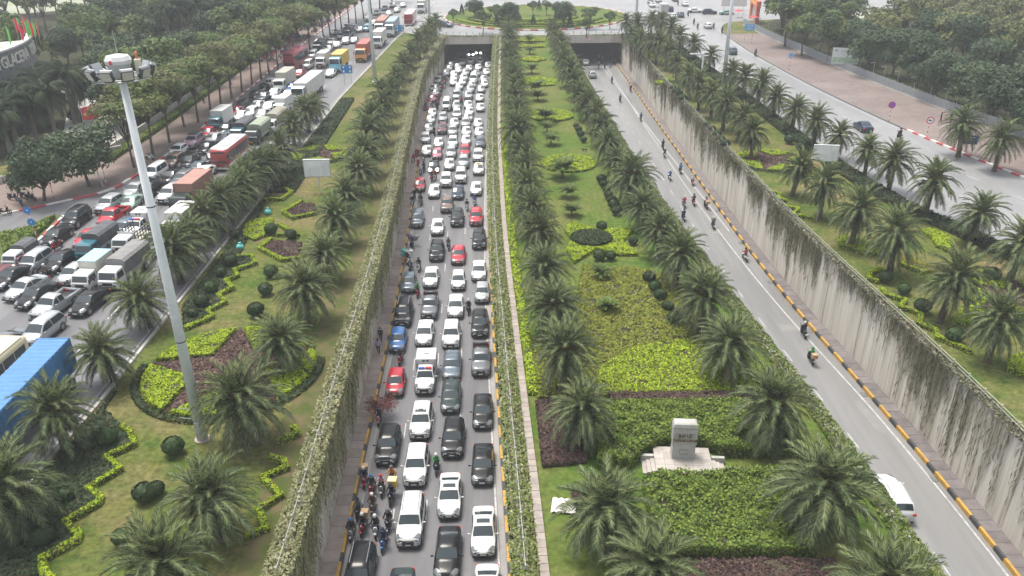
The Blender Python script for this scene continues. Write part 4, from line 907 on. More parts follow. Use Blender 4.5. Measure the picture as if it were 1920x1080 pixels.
# ---- tall royal palms by the office building
RF = []
for v in range(3):
    b = MB(); vv = []; ff = []; rg = random.Random(300 + v)
    for i in range(26):
        e0 = R(rg.uniform(-30, 75)); vs, fs, mi = frond(rg.uniform(3.2, 4.), e0, 1.5, rg, 40, .075, .9, -.1, .55); M = np.array(xf(2.4 * i, 0, 1, 0)); co = np.array(vs) @ M[:3, :3].T; n = len(vv); vv.extend(map(tuple, co)); ff += [tuple(n + q for q in f) for f in fs]
    b.v = vv; b.f = ff; b.m = [0] * len(ff); RF.append(b.mesh('crown', leafmat('royal_frond', (.03, .05, .026), (.065, .095, .045))))
def royal(x, y, h, label, group, k):
    r = thing('royal_palm', label, 'palm tree', (x, y, 0), rnd.uniform(0, 6), group); b = MB()
    b.path([(0, 0, 0), (.05, 0, h * .4), (.1, .05, h * .75), (.1, .05, h)], [.38, .34, .28, .16], 10); b.build('trunk', BARK3, r, True); c = obj('crown', RF[k % 3], r, (.1, .05, h - .1)); c.scale = (1.3,) * 3
ry = [(20, 285, 6.2), (35, 275, 6.6), (70, 265, 6.4), (107, 262, 7.6), (142, 232, 8.5), (150, 228, 7), (60, 240, 5.8), (95, 232, 7.2), (8, 262, 5.6)]
for i, (px, py, h) in enumerate(ry):
    x, y, _ = P(px, py); royal(x, y, h, f'tall dark royal palm in front of the curved office, {nth(i + 1)} of the clump', 'royal palms by the office', i)
for i, (px, py, h) in enumerate([(225, 130, 10), (325, 105, 11), (350, 100, 11), (380, 95, 11), (410, 90, 10), (430, 85, 10), (255, 120, 10)]):
    x, y, _ = P(px, py); royal(x, y, h, f'royal palm rising out of the wood, {nth(i + 1)} of those', 'royal palms in the wood', i)

# ---- broadleaf trees
def tree_mesh(rg, R_, Hc, flat, n, ls, mats, lobes=9, gaps=.0):
    L_ = []
    for i in range(lobes):
        a = 2.4 * i + rg.uniform(-.4, .4); rr = R_ * (.62 * math.sqrt((i + .3) / lobes)); L_.append((rr * math.cos(a), rr * math.sin(a), Hc + rg.uniform(-.5, .5) * R_ * flat + (R_ * flat * .45 * (1 - rr / R_)), R_ * rg.uniform(.34, .5), rg.randrange(len(mats))))
    b = MB(); per = n // lobes
    for (cx, cy_, cz, lr, mi) in L_:
        for j in range(per):
            u = np.array([rg.gauss(0, 1), rg.gauss(0, 1), rg.gauss(0, 1)]); u /= np.linalg.norm(u)
            if u[2] < -.45: u[2] *= -.6
            d = lr * rg.uniform(.72, 1.06); c = np.array([cx + u[0] * d, cy_ + u[1] * d, cz + u[2] * d * max(.5, flat)])
            nrm = u * .8 + np.array([rg.gauss(0, .5), rg.gauss(0, .5), .35 + rg.gauss(0, .4)]); nrm /= np.linalg.norm(nrm); t = np.cross(nrm, [rg.gauss(0, 1), rg.gauss(0, 1), rg.gauss(0, 1)]); t /= np.linalg.norm(t) + 1e-9; s = np.cross(nrm, t)
            l = ls * rg.uniform(.6, 1.35); w = l * rg.uniform(.35, .6); m = mi if rg.random() < .75 else rg.randrange(len(mats))
            b.add([tuple(c - t * l), tuple(c + s * w), tuple(c + t * l), tuple(c - s * w)], [(0, 1, 2, 3)], m)
    return b.mesh('crown', mats), L_
def trunk_mesh(rg, L_, h0, r0, lean=0.):
    b = MB(); t = (rg.uniform(-.3, .3) + lean, rg.uniform(-.3, .3), h0); b.path([(0, 0, 0), (t[0] * .4, t[1] * .5, h0 * .55), t], [r0 * 1.15, r0 * .85, r0 * .75], 8)
    for (cx, cy_, cz, lr, mi) in L_[::1]:
        m = (t[0] + (cx - t[0]) * .5, t[1] + (cy_ - t[1]) * .5, h0 + (cz - h0) * .62); b.path([t, m, (cx, cy_, cz)], [r0 * .5, r0 * .28, r0 * .1], 5)
    return b.mesh('trunk', BARK2)
G1 = [leafmat('leaf_olive', (.095, .13, .035), (.14, .17, .05)), leafmat('leaf_green', (.075, .12, .038), (.115, .16, .05)), leafmat('leaf_brownish', (.11, .115, .05), (.15, .15, .065))]
G2 = [leafmat('leaf_dark', (.032, .058, .028), (.055, .088, .04), .1, .12), leafmat('leaf_deep', (.045, .078, .036), (.072, .11, .05), .1, .12)]
G3 = [leafmat('leaf_yellow', (.15, .15, .045), (.19, .185, .07)), leafmat('leaf_dull', (.1, .12, .055), (.13, .15, .07))]
TREES = {}
def tset(nm, nvar, *a, **k):
    hk = k.pop('h0'); rk = k.pop('r0'); TREES[nm] = []
    for v in range(nvar):
        rg = random.Random(hash(nm) % 1000 if False else sum(map(ord, nm)) + v * 17); me, L_ = tree_mesh(rg, *a, **k); TREES[nm].append((me, trunk_mesh(rg, L_, hk, rk)))
tset('umbrella', 4, 5.2, 7.8, .5, 4200, .3, G1, lobes=15, h0=4.2, r0=.19)
tset('dome', 4, 4.9, 4.3, .95, 6400, .3, G2, lobes=16, h0=1.8, r0=.26)
tset('wood', 4, 5.2, 7., .8, 3400, .4, G1[:2] + G2[:1], lobes=11, h0=3., r0=.25)
tset('yellow', 3, 4.0, 5.6, .9, 2000, .36, G3 + G1[:1], lobes=11, h0=3., r0=.2)
tset('small', 2, 2.9, 4.2, .6, 2200, .22, [G2[1], G1[1]], lobes=10, h0=2., r0=.15)
def tree(nm, x, y, label, group, k, sc=1., name='tree'):
    r = thing(name, label, 'tree', (x, y, 0), rnd.uniform(0, 6.28), group); s = sc * rnd.uniform(.92, 1.1); r.scale = (s, s, sc * rnd.uniform(.92, 1.1))
    c, t = TREES[nm][k % len(TREES[nm])]; obj('crown', c, r); obj('trunk', t, r); return r
row = [(252, 315, .9), (287, 291, 1), (318, 268, 1), (346, 239, 1), (372, 230, 1), (395, 210, 1), (415, 201, 1), (435, 186, 1), (454, 173, 1), (473, 161, 1), (490, 149, 1), (505, 140, 1), (521, 130, 1), (536, 117, 1.05), (553, 106, 1.05), (581, 93, 1.1), (608, 77, 1.1), (620, 70, 1.1), (630, 64, 1.1), (641, 58, 1.1), (655, 50, 1.1), (668, 43, 1.1), (682, 35, 1.15), (697, 26, 1.15), (712, 16, 1.15), (735, 4, 1.15)]
for i, (px, py, s) in enumerate(row):
    x, y, _ = P(px, py); tree('umbrella', x, y, f'spreading street tree on the pavement, {nth(i + 1)} of its row from the camera', 'street trees along the jammed street', i, s, 'street_tree')
for px, py, lb in ((84, 378, 'bushy low tree on the pavement beside the parked motorbikes'), (168, 350, 'dark bushy tree on the pavement below the red flag')):
    x, y, _ = P(px, py); tree('dome', x, y, lb, 'bushy pavement trees', int(px), .88, 'pavement_tree')
LW = 'leafy tree in the wood behind the pavement wall of the jammed street'
pts = []
for px, py in [(235, 235), (262, 225), (300, 205), (330, 185), (365, 165), (400, 145), (210, 200), (430, 128), (455, 112), (480, 100), (505, 90), (530, 78), (560, 70)]: pts.append(P(px, py)[:2])
while len(pts) < 150:
    x = rnd.uniform(-200, -63); y = rnd.uniform(118, 335)
    if (-88 < x and y < 152) or (x < -165 and y > 285) or (x < -88 and y < 158): continue
    if all((x - a) ** 2 + (y - c) ** 2 > 30 for a, c in pts): pts.append((x, y))
for i, (x, y) in enumerate(pts): tree('wood' if i % 3 else 'dome', x, y, LW, 'trees of the wood behind the jammed street', i, rnd.uniform(.85, 1.15))
dm = [(1609, 80), (1636, 98), (1682, 101), (1727, 118), (1765, 141), (1824, 156), (1873, 174), (1912, 192), (1742, 66), (1811, 80), (1893, 82), (1960, 215), (1990, 170), (1860, 110)]
for i, (px, py) in enumerate(dm):
    x, y, _ = P(px, py, 4.8); tree('dome', x, y, f'dense dark dome-shaped tree behind the mesh fence, {nth(i + 1)} of the clipped row', 'dark dome trees behind the fence', i, 1.0 if py > 90 else 1.1, 'dome_tree')
rt = []
for px, py in [(1478, 40), (1470, 26), (1490, 36), (1520, 30), (1545, 52), (1575, 40), (1510, 55), (1560, 66), (1500, 12), (1530, 8), (1470, 5), (1590, 15), (1560, 20), (1475, 14)]: rt.append((P(px, py, 6)[:2], 'wood'))
for px, py in [(1700, 48), (1725, 35), (1770, 55), (1790, 66), (1845, 70), (1880, 60), (1905, 75), (1690, 26), (1740, 20), (1800, 30), (1850, 40), (1890, 25), (1915, 40), (1830, 12), (1870, 8), (1765, 10), (1905, 5), (1720, 8), (1940, 60), (1820, 45), (1785, 18), (1660, 62), (1645, 46), (1950, 110), (1980, 90)]: rt.append((P(px, py, 6)[:2], 'yellow'))
for i, ((x, y), kd) in enumerate(rt): tree(kd, x, y, 'yellowish tree in the far wood beyond the dome-shaped trees' if kd == 'yellow' else 'tall leafy tree in the wood beside the festive gate', 'yellowish far trees' if kd == 'yellow' else 'tall trees beside the gate', i, rnd.uniform(.9, 1.15))
# planted ring island: round trees, cones, hedges
for i, (px, py, kd, s) in enumerate([(955, 28, 'dome', .95), (1056, 28, 'dome', .95), (905, 38, 'small', 1.2), (1106, 30, 'small', 1.25), (930, 20, 'small', 1.1), (1100, 45, 'small', 1.1), (1000, 8, 'small', .9), (1025, 8, 'small', .9), (850, 22, 'small', .8), (890, 12, 'dome', .8), (1145, 30, 'small', .9)]):
    x, y, _ = P(px, py, 3.5); tree(kd, x, y, f'round clipped tree on the ring island, {nth(i + 1)} of those', 'round trees on the ring island', i, s * .8, 'ring_island_tree')
CONE = []
for v in range(2):
    b = MB(); rg = random.Random(v)
    for i in range(700):
        t = rg.random() ** .8; a = rg.uniform(0, 6.28); r_ = .85 * (1 - t) ** .7; c = np.array([r_ * math.cos(a), r_ * math.sin(a), .2 + 3. * t]); d1 = np.array([rg.gauss(0, 1) for _ in range(3)]); d1 /= np.linalg.norm(d1); d2 = np.cross(d1, [rg.gauss(0, 1) for _ in range(3)]); d2 /= np.linalg.norm(d2); b.add([tuple(c - d1 * .16), tuple(c + d2 * .09), tuple(c + d1 * .16), tuple(c - d2 * .09)], [(0, 1, 2, 3)])
    CONE.append(b.mesh('foliage', G2[0]))
for i, (px, py) in enumerate([(1000, 43), (932, 43), (1069, 43), (1011, 14), (866, 22)]):
    x, y, _ = P(px, py, 1.2); r = thing('cone_shrub', f'dark cone-shaped cypress on the ring island, {nth(i + 1)} of those', 'shrub', (x, y, .28), 0, 'cone shrubs on the ring island'); obj('foliage', CONE[i % 2], r); b = MB(); b.tube((0, 0, 0), (0, 0, 1.), .06, .05, 6); b.build('stem', BARK2, r)

# ---- ground cover, hedges, beds: many small leaves over low earth bodies
def inpoly(x, y, poly):
    c = np.zeros(len(x), bool); n = len(poly)
    for i in range(n):
        (x0, y0), (x1, y1) = poly[i], poly[(i + 1) % n]
        m = ((y0 > y) != (y1 > y)); 
        with np.errstate(divide='ignore', invalid='ignore'): c ^= m & (x < (x1 - x0) * (y - y0) / (y1 - y0 + 1e-12) + x0)
    return c
def leaves(cx, cy_, cz, size, tilt=.6, nm=1):
    n = len(cx); nr = np.stack([npr.normal(0, tilt, n), npr.normal(0, tilt, n), np.ones(n)], 1); nr /= np.linalg.norm(nr, axis=1)[:, None]
    a = npr.normal(0, 1, (n, 3)); t = np.cross(nr, a); t /= np.linalg.norm(t, axis=1)[:, None]; s = np.cross(nr, t); l = (size * npr.uniform(.6, 1.4, n))[:, None]; c = np.stack([cx, cy_, cz], 1)
    v = np.stack([c - t * l, c + s * l * .55, c + t * l, c - s * l * .55], 1).reshape(-1, 3); return v, np.arange(n * 4).reshape(-1, 4), npr.integers(0, nm, n)
def leafobj(name, v, f, mi, mats, parent=None):
    me = bpy.data.meshes.new(name); me.vertices.add(len(v)); me.vertices.foreach_set('co', v.astype(np.float32).ravel()); me.loops.add(len(f) * 4); me.loops.foreach_set('vertex_index', f.astype(np.int32).ravel()); me.polygons.add(len(f)); me.polygons.foreach_set('loop_start', np.arange(0, len(f) * 4, 4, dtype=np.int32))
    for m in mats: me.materials.append(m)
    me.polygons.foreach_set('material_index', mi.astype(np.int32)); me.update(calc_edges=True); return obj(name, me, parent)
def cover(poly, z0, z1, dens, size, mats, rough=.06, edge=0.):
    xs = [p[0] for p in poly]; ys = [p[1] for p in poly]; A = (max(xs) - min(xs)) * (max(ys) - min(ys)); n = int(A * dens * 1.7); x = npr.uniform(min(xs), max(xs), n); y = npr.uniform(min(ys), max(ys), n); k = inpoly(x, y, poly) & ((np.sin(x * 1.3 + 2 * np.sin(y * .7)) * np.sin(y * 1.5 + 1.7 * np.sin(x * .8)) < .72) | (npr.uniform(0, 1, n) < .3)); x, y = x[k], y[k]
    hz = z1 + np.abs(rough * (np.sin(x * 2.1 + np.sin(y * 1.7)) + np.sin(y * 2.7 + 1.3 * np.sin(x * 1.9))) + npr.normal(0, rough * .6, len(x)))
    parts = [leaves(x, y, hz, size, .7, len(mats))]
    per = 0.; ex, ey = [], []
    m = len(poly)
    for i in range(m):
        (x0, y0), (x1, y1) = poly[i], poly[(i + 1) % m]; L_ = math.hypot(x1 - x0, y1 - y0); q = int(L_ * dens * .55 * max(.15, z1 - z0) / .3); t = npr.uniform(0, 1, q); ex.append(x0 + (x1 - x0) * t); ey.append(y0 + (y1 - y0) * t)
    ex = np.concatenate(ex); ey = np.concatenate(ey); parts.append(leaves(ex + npr.normal(0, .03, len(ex)), ey + npr.normal(0, .03, len(ex)), npr.uniform(z0, z1 + rough, len(ex)), size, 2.5, len(mats)))
    v = np.concatenate([p[0] for p in parts]); mi = np.concatenate([p[2] for p in parts]); return v, np.arange(len(v)).reshape(-1, 4), mi
LIME = [leafmat('lime_leaf', (.36, .47, .015), (.45, .54, .03), 0, .2, 3.), leafmat('lime_leaf_b', (.28, .4, .015), (.36, .46, .025), 0, .2, 3.), leafmat('lime_leaf_c', (.17, .27, .02), (.26, .35, .025), 0, .2, 3.)]
DKG = [leafmat('cover_dark', (.025, .045, .018), (.04, .066, .024), 0, .15, 2.), leafmat('cover_dark_b', (.035, .06, .024), (.05, .08, .03), 0, .15, 2.)]
MIDG = [leafmat('hedge_green', (.12, .19, .028), (.17, .24, .04), 0, .2, 2.), leafmat('hedge_green_b', (.17, .25, .035), (.23, .3, .05), 0, .2, 2.), leafmat('hedge_green_c', (.065, .11, .022), (.1, .145, .03), 0, .2, 2.)]
OLIV = [leafmat('cover_olive', (.2, .235, .025), (.25, .28, .035), 0, .2, 2.), leafmat('cover_olive_b', (.14, .18, .025), (.19, .22, .035), 0, .2, 2.), leafmat('cover_olive_c', (.26, .26, .045), (.28, .29, .05), 0, .2, 2.)]
PURP = [leafmat('purple_leaf', (.09, .05, .05), (.13, .075, .07), 0, .15, 2.), leafmat('purple_leaf_b', (.055, .033, .035), (.09, .05, .05), 0, .15, 2.), leafmat('brown_leaf', (.15, .1, .075), (.11, .075, .06), 0, .15, 2.)]
GOLD = [leafmat('gold_leaf', (.3, .24, .02), (.36, .3, .04), 0, .2, 2.)]
EARTH = mat('bed_earth', (.04, .045, .02), .95, c2=(.07, .06, .035), scale=2.)
def bed(name, label, poly, h, mats, dens=55, size=.11, rough=.05, group=None, earth=None):
    b = MB(); b.prism(poly, 0, h - .04); r = b.build(name, earth or EARTH); tag(r, label, 'flower bed' if 'bed' in name else 'hedge', group); leafobj('foliage', *cover(poly, .02, h, dens, size, mats, rough), mats, r)['kind'] = 'stuff'; return r
def ribbon(pts, w):
    n = len(pts); l = []; r = []
    for i in range(n):
        a = np.array(pts[max(0, i - 1)]); c = np.array(pts[min(n - 1, i + 1)]); d = (c - a) / (np.linalg.norm(c - a) + 1e-9); nn = np.array([-d[1], d[0]]) * w / 2; p = np.array(pts[i]); l.append(tuple(p + nn)); r.append(tuple(p - nn))
    return l + r[::-1]
def hedge(label, pts, w=.42, h=.38, mats=LIME, dens=95, group='clipped lime hedges'): return bed('hedge', label, ribbon(pts, w), h, mats, dens, .085, .03, group, MATS['bed_earth'])
z7 = lambda L_: PX([(a / 3, 720 + c / 3) for a, c in L_]); z4 = lambda L_: PX([(a / 3, 360 + c / 3) for a, c in L_])
zg1 = z7([(330, 1160), (260, 1080), (240, 1000), (440, 890), (450, 860), (375, 790), (560, 680), (570, 650), (500, 600), (680, 490), (600, 425), (760, 350), (740, 290), (690, 250)])
hedge('zigzag lime hedge round dark cover at the near end of the left lawn', zg1)
zg2 = z4([(1040, 780), (1200, 710), (1170, 680), (1270, 630), (1230, 590), (1310, 550), (1270, 510), (1340, 480), (1320, 450), (1440, 410), (1420, 370), (1340, 370)])
hedge('zigzag lime hedge beyond the brown star bed on the left lawn', zg2)
hedge('short angled lime hedge under the palm below the creeper wall', z7([(1570, 340), (1680, 290), (1650, 255)]))
hedge('zigzag lime hedge between near palms and the creeper wall', z7([(1520, 425), (1600, 450), (1620, 480), (1480, 540), (1580, 640), (1460, 720), (1500, 830), (1390, 860)]))
bed('cover_bed', 'dark leafy cover between the near zigzag hedge and the jammed street', zg1[1:] + [P(195, 770)[:2], (-30.9, 52), (-31.2, 42), (-31.5, 33)], .22, DKG, 42, .13)
bed('cover_bed', 'dark leafy cover between the farther zigzag hedge and the jammed street', zg2 + [(fB(97) + .9, 97), (fB(80) + .9, 80), (fB(66) + .9, 66.)], .22, DKG, 32, .14)
bed('cover_bed', 'strip of dark leafy cover under far palms beside the jammed street', [(fB(98) + .8, 98.), (fB(98) + 4, 98), (fB(125) + 3.5, 125), (fB(150) + 3., 150), (fB(150) + .8, 150)], .3, DKG, 22, .17)
bed('purple_bed', 'diamond bed of brown-purple leaves on the left lawn, nearer one', z4([(1475, 330), (1590, 385), (1670, 375), (1700, 290), (1540, 280)]), .18, PURP, 60, .12)
bed('purple_bed', 'diamond bed of brown-purple leaves on the left lawn, farther one', z4([(1610, 122), (1650, 145), (1790, 118), (1765, 70), (1700, 70)]), .18, PURP, 50, .13)
hedge('lime hedge edging the nearer diamond bed', z4([(1530, 272), (1460, 325), (1590, 393), (1690, 380)])); hedge('lime hedge edging the farther diamond bed', z4([(1700, 60), (1595, 122), (1645, 155), (1795, 125)]))
bed('lime_bed', 'crescent bed of lime leaves near the teal bags', z4([(1370, 225), (1400, 178), (1470, 160), (1540, 160), (1520, 210), (1490, 255), (1430, 278), (1375, 255)]), .3, LIME, 70, .1)
hedge('lime hedge curling past the teal bags', z4([(1480, 50), (1590, 50), (1640, 10), (1610, -10)])); hedge('lime hedge between the far lawn palms', z4([(1560, 250), (1680, 255), (1570, 190)]))
def star_bed(c, R_, rot, label, n_leaf=60):
    "round bed: purple five-pointed star with lime sectors between its arms"
    r = tag(obj('star_bed', None, None, (0, 0, 0)), label, 'flower bed', 'round star beds')
    tips = [(c[0] + R_ * math.cos(rot + 2 * math.pi * k / 5), c[1] + R_ * math.sin(rot + 2 * math.pi * k / 5)) for k in range(5)]; inn = [(c[0] + R_ * .4 * math.cos(rot + 2 * math.pi * (k + .5) / 5), c[1] + R_ * .4 * math.sin(rot + 2 * math.pi * (k + .5) / 5)) for k in range(5)]
    st = [p for k in range(5) for p in (tips[k], inn[k])]
    b = MB(); b.prism(st, 0, .12); s = b.build('star', mat('mulch', (.12, .08, .055), .95, c2=(.18, .12, .09), scale=3.), r); leafobj('foliage', *cover(st, .02, .15, n_leaf * .8, .12, PURP, .04), PURP, s)['kind'] = 'stuff'
    for k in range(5):
        a0 = rot + 2 * math.pi * k / 5 + .06; a1 = rot + 2 * math.pi * (k + 1) / 5 - .06; poly = [(c[0] + R_ * .97 * math.cos(a0 + (a1 - a0) * i / 8), c[1] + R_ * .97 * math.sin(a0 + (a1 - a0) * i / 8)) for i in range(9)]
        m = rot + 2 * math.pi * (k + .5) / 5; poly.append((c[0] + R_ * .44 * math.cos(m), c[1] + R_ * .44 * math.sin(m))); b = MB(); b.prism(poly, 0, .28); q = b.build('lime_sector', EARTH, r); leafobj('foliage', *cover(poly, .05, .33, n_leaf * 1.2, .11, LIME, .04), LIME, q)['kind'] = 'stuff'
    rim = ribbon([(c[0] + (R_ + .3) * math.cos(a), c[1] + (R_ + .3) * math.sin(a)) for a in np.linspace(R(175), R(372), 28)], .5); b = MB(); q2 = leafobj('edging_hedge', *cover(rim, .0, .25, n_leaf * 1.2, .1, DKG, .04), DKG, r); q2['kind'] = 'stuff'
star_bed((-22.9, 55.1), 6.9, R(100), 'large round bed with a purple star between lime sectors, behind the lamp mast')
star_bed((-28.3, 114.5), 4.3, R(95), 'small round star bed on the left lawn beyond the white hoarding', 40)
star_bed((37., 109.3), 5.0, R(100), 'round star bed on the right lawn beside the white hoarding', 40)
star_bed((47, 66), 4.5, R(60), 'round star bed among right lawn palms, mostly under fronds', 40)
# median
z8 = lambda L_: PX([(940 + a / 4.153, 240 + c / 4.153) for a, c in L_])
mstar = z8([(530, 745), (740, 805), (1020, 800), (945, 900), (1065, 1000), (910, 1000), (740, 955), (565, 1060), (510, 960), (545, 880), (495, 810)])
bed('lime_bed', 'lime star-shaped bed on the palm median', mstar, .32, LIME, 70, .11)
cE = z8([(700, 885)])[0]; bed('cover_bed', 'dark oval bed in the middle of the lime star', [(cE[0] + 2.25 * math.cos(t * .26), cE[1] + 2.1 * math.sin(t * .26)) for t in range(24)], .62, DKG, 90, .1, .05)
for (cx, cy_, r_, lb) in ((8.2, 108.8, 3.9, 'round lime bed on the palm median, nearer one'), (7., 136., 3.9, 'round lime bed on the palm median, farther one')): bed('lime_bed', lb, disc(cx, cy_, r_, 30), .3, LIME, 45, .13)
bed('lime_bed', 'lime bed half hidden by a fan palm on the median', PX([(980, 148), (1010, 147), (1042, 151), (1040, 161), (1000, 163), (980, 158)]), .3, LIME, 25, .18)
bed('lime_bed', 'slim oval lime bed far along the median', PX([(975, 113), (990, 109), (1010, 109), (1024, 113), (1005, 117), (985, 116)]), .3, GOLD + LIME, 25, .18)
for i, (a, c) in enumerate(((86, 90), (75, 79))): bed('lime_bed', ('lime strip nearer' if i == 0 else 'lime strip next') + ' to the ring road on the median', PX([(972, a), (1022, a), (1022, c), (972, c)]), .3, GOLD + LIME, 20, .2)
strip_l = [(fLR(y) + 1.6, y) for y in np.arange(51, 132, 6.)] + [(fLR(y) + 2.3, y) for y in np.arange(129, 50, -6.)]
bed('lime_bed', 'long lime strip along the stone edging of the median', strip_l, .32, LIME, 50, .12)
bigb = PX([(1095, 498), (1230, 510), (1312, 560), (1360, 630), (1420, 720), (1410, 740), (1010, 748), (1000, 720), (1000, 640), (1080, 610), (1085, 540)])
bed('cover_bed', 'broad bed of olive-yellow ground cover on the palm median', bigb, .2, OLIV, 60, .12, .05)
bed('lime_bed', 'bright lime band across the front of the olive bed', PX([(1130, 690), (1190, 655), (1290, 640), (1390, 670), (1420, 735), (1105, 740)]), .27, LIME[::-1] + MIDG[1:2], 60, .11)
bed('purple_bed', 'thin purple strip behind the stone monument', PX([(1140, 742), (1420, 740), (1425, 756), (1150, 758)]), .3, PURP, 90, .1)
bed('purple_bed', 'purple bed beside the stone edging on the median', PX([(1005, 755), (1085, 755), (1100, 870), (1018, 878)]), .3, PURP, 70, .11)
bed('hedge_block', 'leafy green hedge block behind the stone monument', PX([(1140, 768), (1420, 765), (1490, 820), (1510, 862), (1350, 858), (1310, 838), (1245, 838), (1212, 852), (1180, 880), (1120, 880)]), .75, MIDG, 150, .1, .2)
bed('hedge_block', 'leafy green hedge block in front of the stone monument', PX([(1205, 912), (1240, 902), (1330, 905), (1360, 898), (1490, 896), (1500, 960), (1530, 1045), (1245, 1050), (1220, 1000)]), .7, MIDG, 150, .1, .2)
bed('purple_bed', 'purple-leaved bed along the bottom edge of the frame', PX([(1240, 1058), (1560, 1055), (1600, 1130), (1230, 1130)]), .35, PURP, 90, .1)
bed('purple_bed', 'small purple patch beside the crumpled white sheet', PX([(1072, 925), (1100, 920), (1105, 948), (1078, 955)]), .3, PURP, 90, .1)
# right lawn
z6 = lambda L_: PX([(1280 + a / 3, 360 + c / 3) for a, c in L_])
hedge('stepped lime hedge above the streaked wall, nearest run', z6([(1120, 555), (1140, 590), (1250, 620), (1220, 655), (1340, 700), (1325, 750), (1420, 790), (1430, 830), (1620, 910)]))
hedge('angular lime hedge round a palm above the streaked wall', z6([(1110, 445), (1050, 465), (1045, 500), (1100, 515)])); hedge('lime hedge between the near right lawn palms', z6([(1210, 410), (1360, 465)])); hedge('lime hedge below the first right lawn palms', z6([(480, 5), (545, 20), (535, 45), (580, 60)])); hedge('lime hedge stepping past a right lawn palm', z6([(575, 90), (650, 105), (620, 135), (740, 160)]))
bed('lime_bed', 'lime oval bed beside the open street, among right lawn palms', z6([(1320, 220), (1420, 225), (1520, 280), (1525, 320), (1480, 340), (1420, 310), (1400, 270)]), .35, LIME, 60, .12)
bed('lime_bed', 'lime bed round the foot of a right lawn palm', z6([(870, 280), (900, 262), (1010, 285), (1120, 340), (1130, 370), (1000, 350), (880, 310)]), .35, LIME, 60, .12)
bed('gold_bed', 'golden flower bed among the right lawn palms', z6([(1240, 375), (1290, 380), (1400, 430), (1430, 460), (1330, 455), (1240, 405)]), .3, GOLD + OLIV[:1], 70, .1)
bed('lime_bed', 'lime bed under fronds at the frame edge of the right lawn', z6([(1830, 950), (1920, 920), (1990, 960), (1990, 1080), (1830, 1010)]), .35, LIME, 60, .12)
bed('lime_bed', 'lime bed in the right lawn, lower one at the frame edge', z6([(1660, 640), (1540, 690), (1520, 740), (1600, 760), (1700, 700)]), .3, LIME, 60, .12)
for i, (a, c) in enumerate(((1213, 108), (1185, 82), (1236, 157), (1248, 152))): bed('lime_bed', f'small lime bed on the far right lawn, {nth(i + 1)} of those', PX([(a - 9, c), (a, c - 3), (a + 9, c - 1), (a + 4, c + 3)]), .35, LIME, 25, .17)
sheds = [(fC(y) - 1., y) for y in np.arange(74, 215, 8.)] + [(fC(y) - 3.2, y) for y in np.arange(210, 73, -8.)]
bed('cover_bed', 'long dark shrub strip between right lawn and open street', sheds, .55, DKG, 30, .16, .12)
# left pavement: hedge strip and weeds of the traffic island
hs_ = [(fA(y) - 6.9, y) for y in np.arange(112, 250, 6.)] + [(fA(y) - 8.2, y) for y in np.arange(244, 111, -6.)]
bed('hedge_strip', 'long clipped green hedge behind the pavement of the jammed street', hs_, .6, MIDG, 30, .15, .08)
bed('weed_bed', 'tall weeds on the grassed traffic island', PX([(4, 447), (60, 432), (105, 411), (80, 436), (50, 462), (10, 478)]), .5, MIDG, 55, .15, .16)
hf = [(fE(y) + 1., y) for y in np.arange(100, 232, 8.)] + [(fE(y) + 2.6, y) for y in np.arange(228, 99, -8.)]
bed('hedge_strip', 'long green hedge just behind the mesh fence', hf, .9, [MIDG[0], MIDG[2]] + DKG[1:], 30, .16, .12)
for i in range(5):
    r_ = 9 + i * 3.6; bed('hedge', f'low curved hedge on the ring island, {nth(i + 1)} ring from its middle', ribbon([(RC[0] + r_ * math.cos(a) * 1.05, RC[1] - 2 + r_ * math.sin(a) * .9) for a in np.linspace(3.4, 6.0, 24)], .9), .62, (LIME, MIDG)[i % 2], 14, .2)
# ball shrubs
BALL = []
for v in range(3):
    b = MB(); rg = random.Random(v + 5)
    for i in range(520):
        u = np.array([rg.gauss(0, 1), rg.gauss(0, 1), rg.gauss(0, 1)]); u /= np.linalg.norm(u); u[2] = u[2] * .85; c = u * rg.uniform(.86, 1.04) * np.array([.62, .62, .55]) + np.array([0, 0, .62]); d1 = np.cross(u, [rg.gauss(0, 1) for _ in range(3)]); d1 /= np.linalg.norm(d1); d2 = np.cross(u, d1) + u * rg.uniform(-.4, .4); b.add([tuple(c - d1 * .14), tuple(c + d2 * .09), tuple(c + d1 * .14), tuple(c - d2 * .09)], [(0, 1, 2, 3)])
    b.sphere((0, 0, .6), .44, .44, .4, 10, 6); BALL.append(b.mesh('foliage', DKG[v % 2] if v else leafmat('ball_green', (.04, .075, .024), (.06, .1, .03), .1)))
def ball(px, py, label, group, s=1., k=0):
    x, y, _ = P(px, py, .5 * s); r = thing('ball_shrub', label, 'shrub', (x, y, 0), rnd.uniform(0, 6), group, s); obj('foliage', BALL[k % 3], r); b = MB(); b.tube((0, 0, 0), (0, 0, .35), .05, .05, 6); b.build('stem', BARK2, r)
bl1 = [(325, 838), (270, 925), (292, 918), (228, 1008), (120, 930), (80, 1005), (200, 820), (360, 588), (378, 565), (395, 540), (412, 512), (432, 490), (508, 430), (498, 543), (480, 582), (508, 510), (545, 440), (440, 440)]
for i, (a, c) in enumerate(bl1): ball(a, c, f'clipped ball shrub on the left lawn, {nth(i + 1)} of those', 'ball shrubs on the left lawn', rnd.uniform(.85, 1.25), i)
for i, (a, c) in enumerate([(1080, 236), (1085, 243), (1089, 252), (1094, 262), (1128, 336), (1132, 346), (1137, 356), (1141, 366), (1147, 376), (1151, 384), (1156, 396), (1217, 520), (1228, 538), (1238, 553), (1252, 575), (1266, 597), (1128, 425), (1187, 452), (1124, 480), (1145, 480), (1061, 145)]): ball(a, c, f'dark ball shrub on the palm median, {nth(i + 1)} of those', 'ball shrubs on the median', rnd.uniform(.8, 1.15), i)
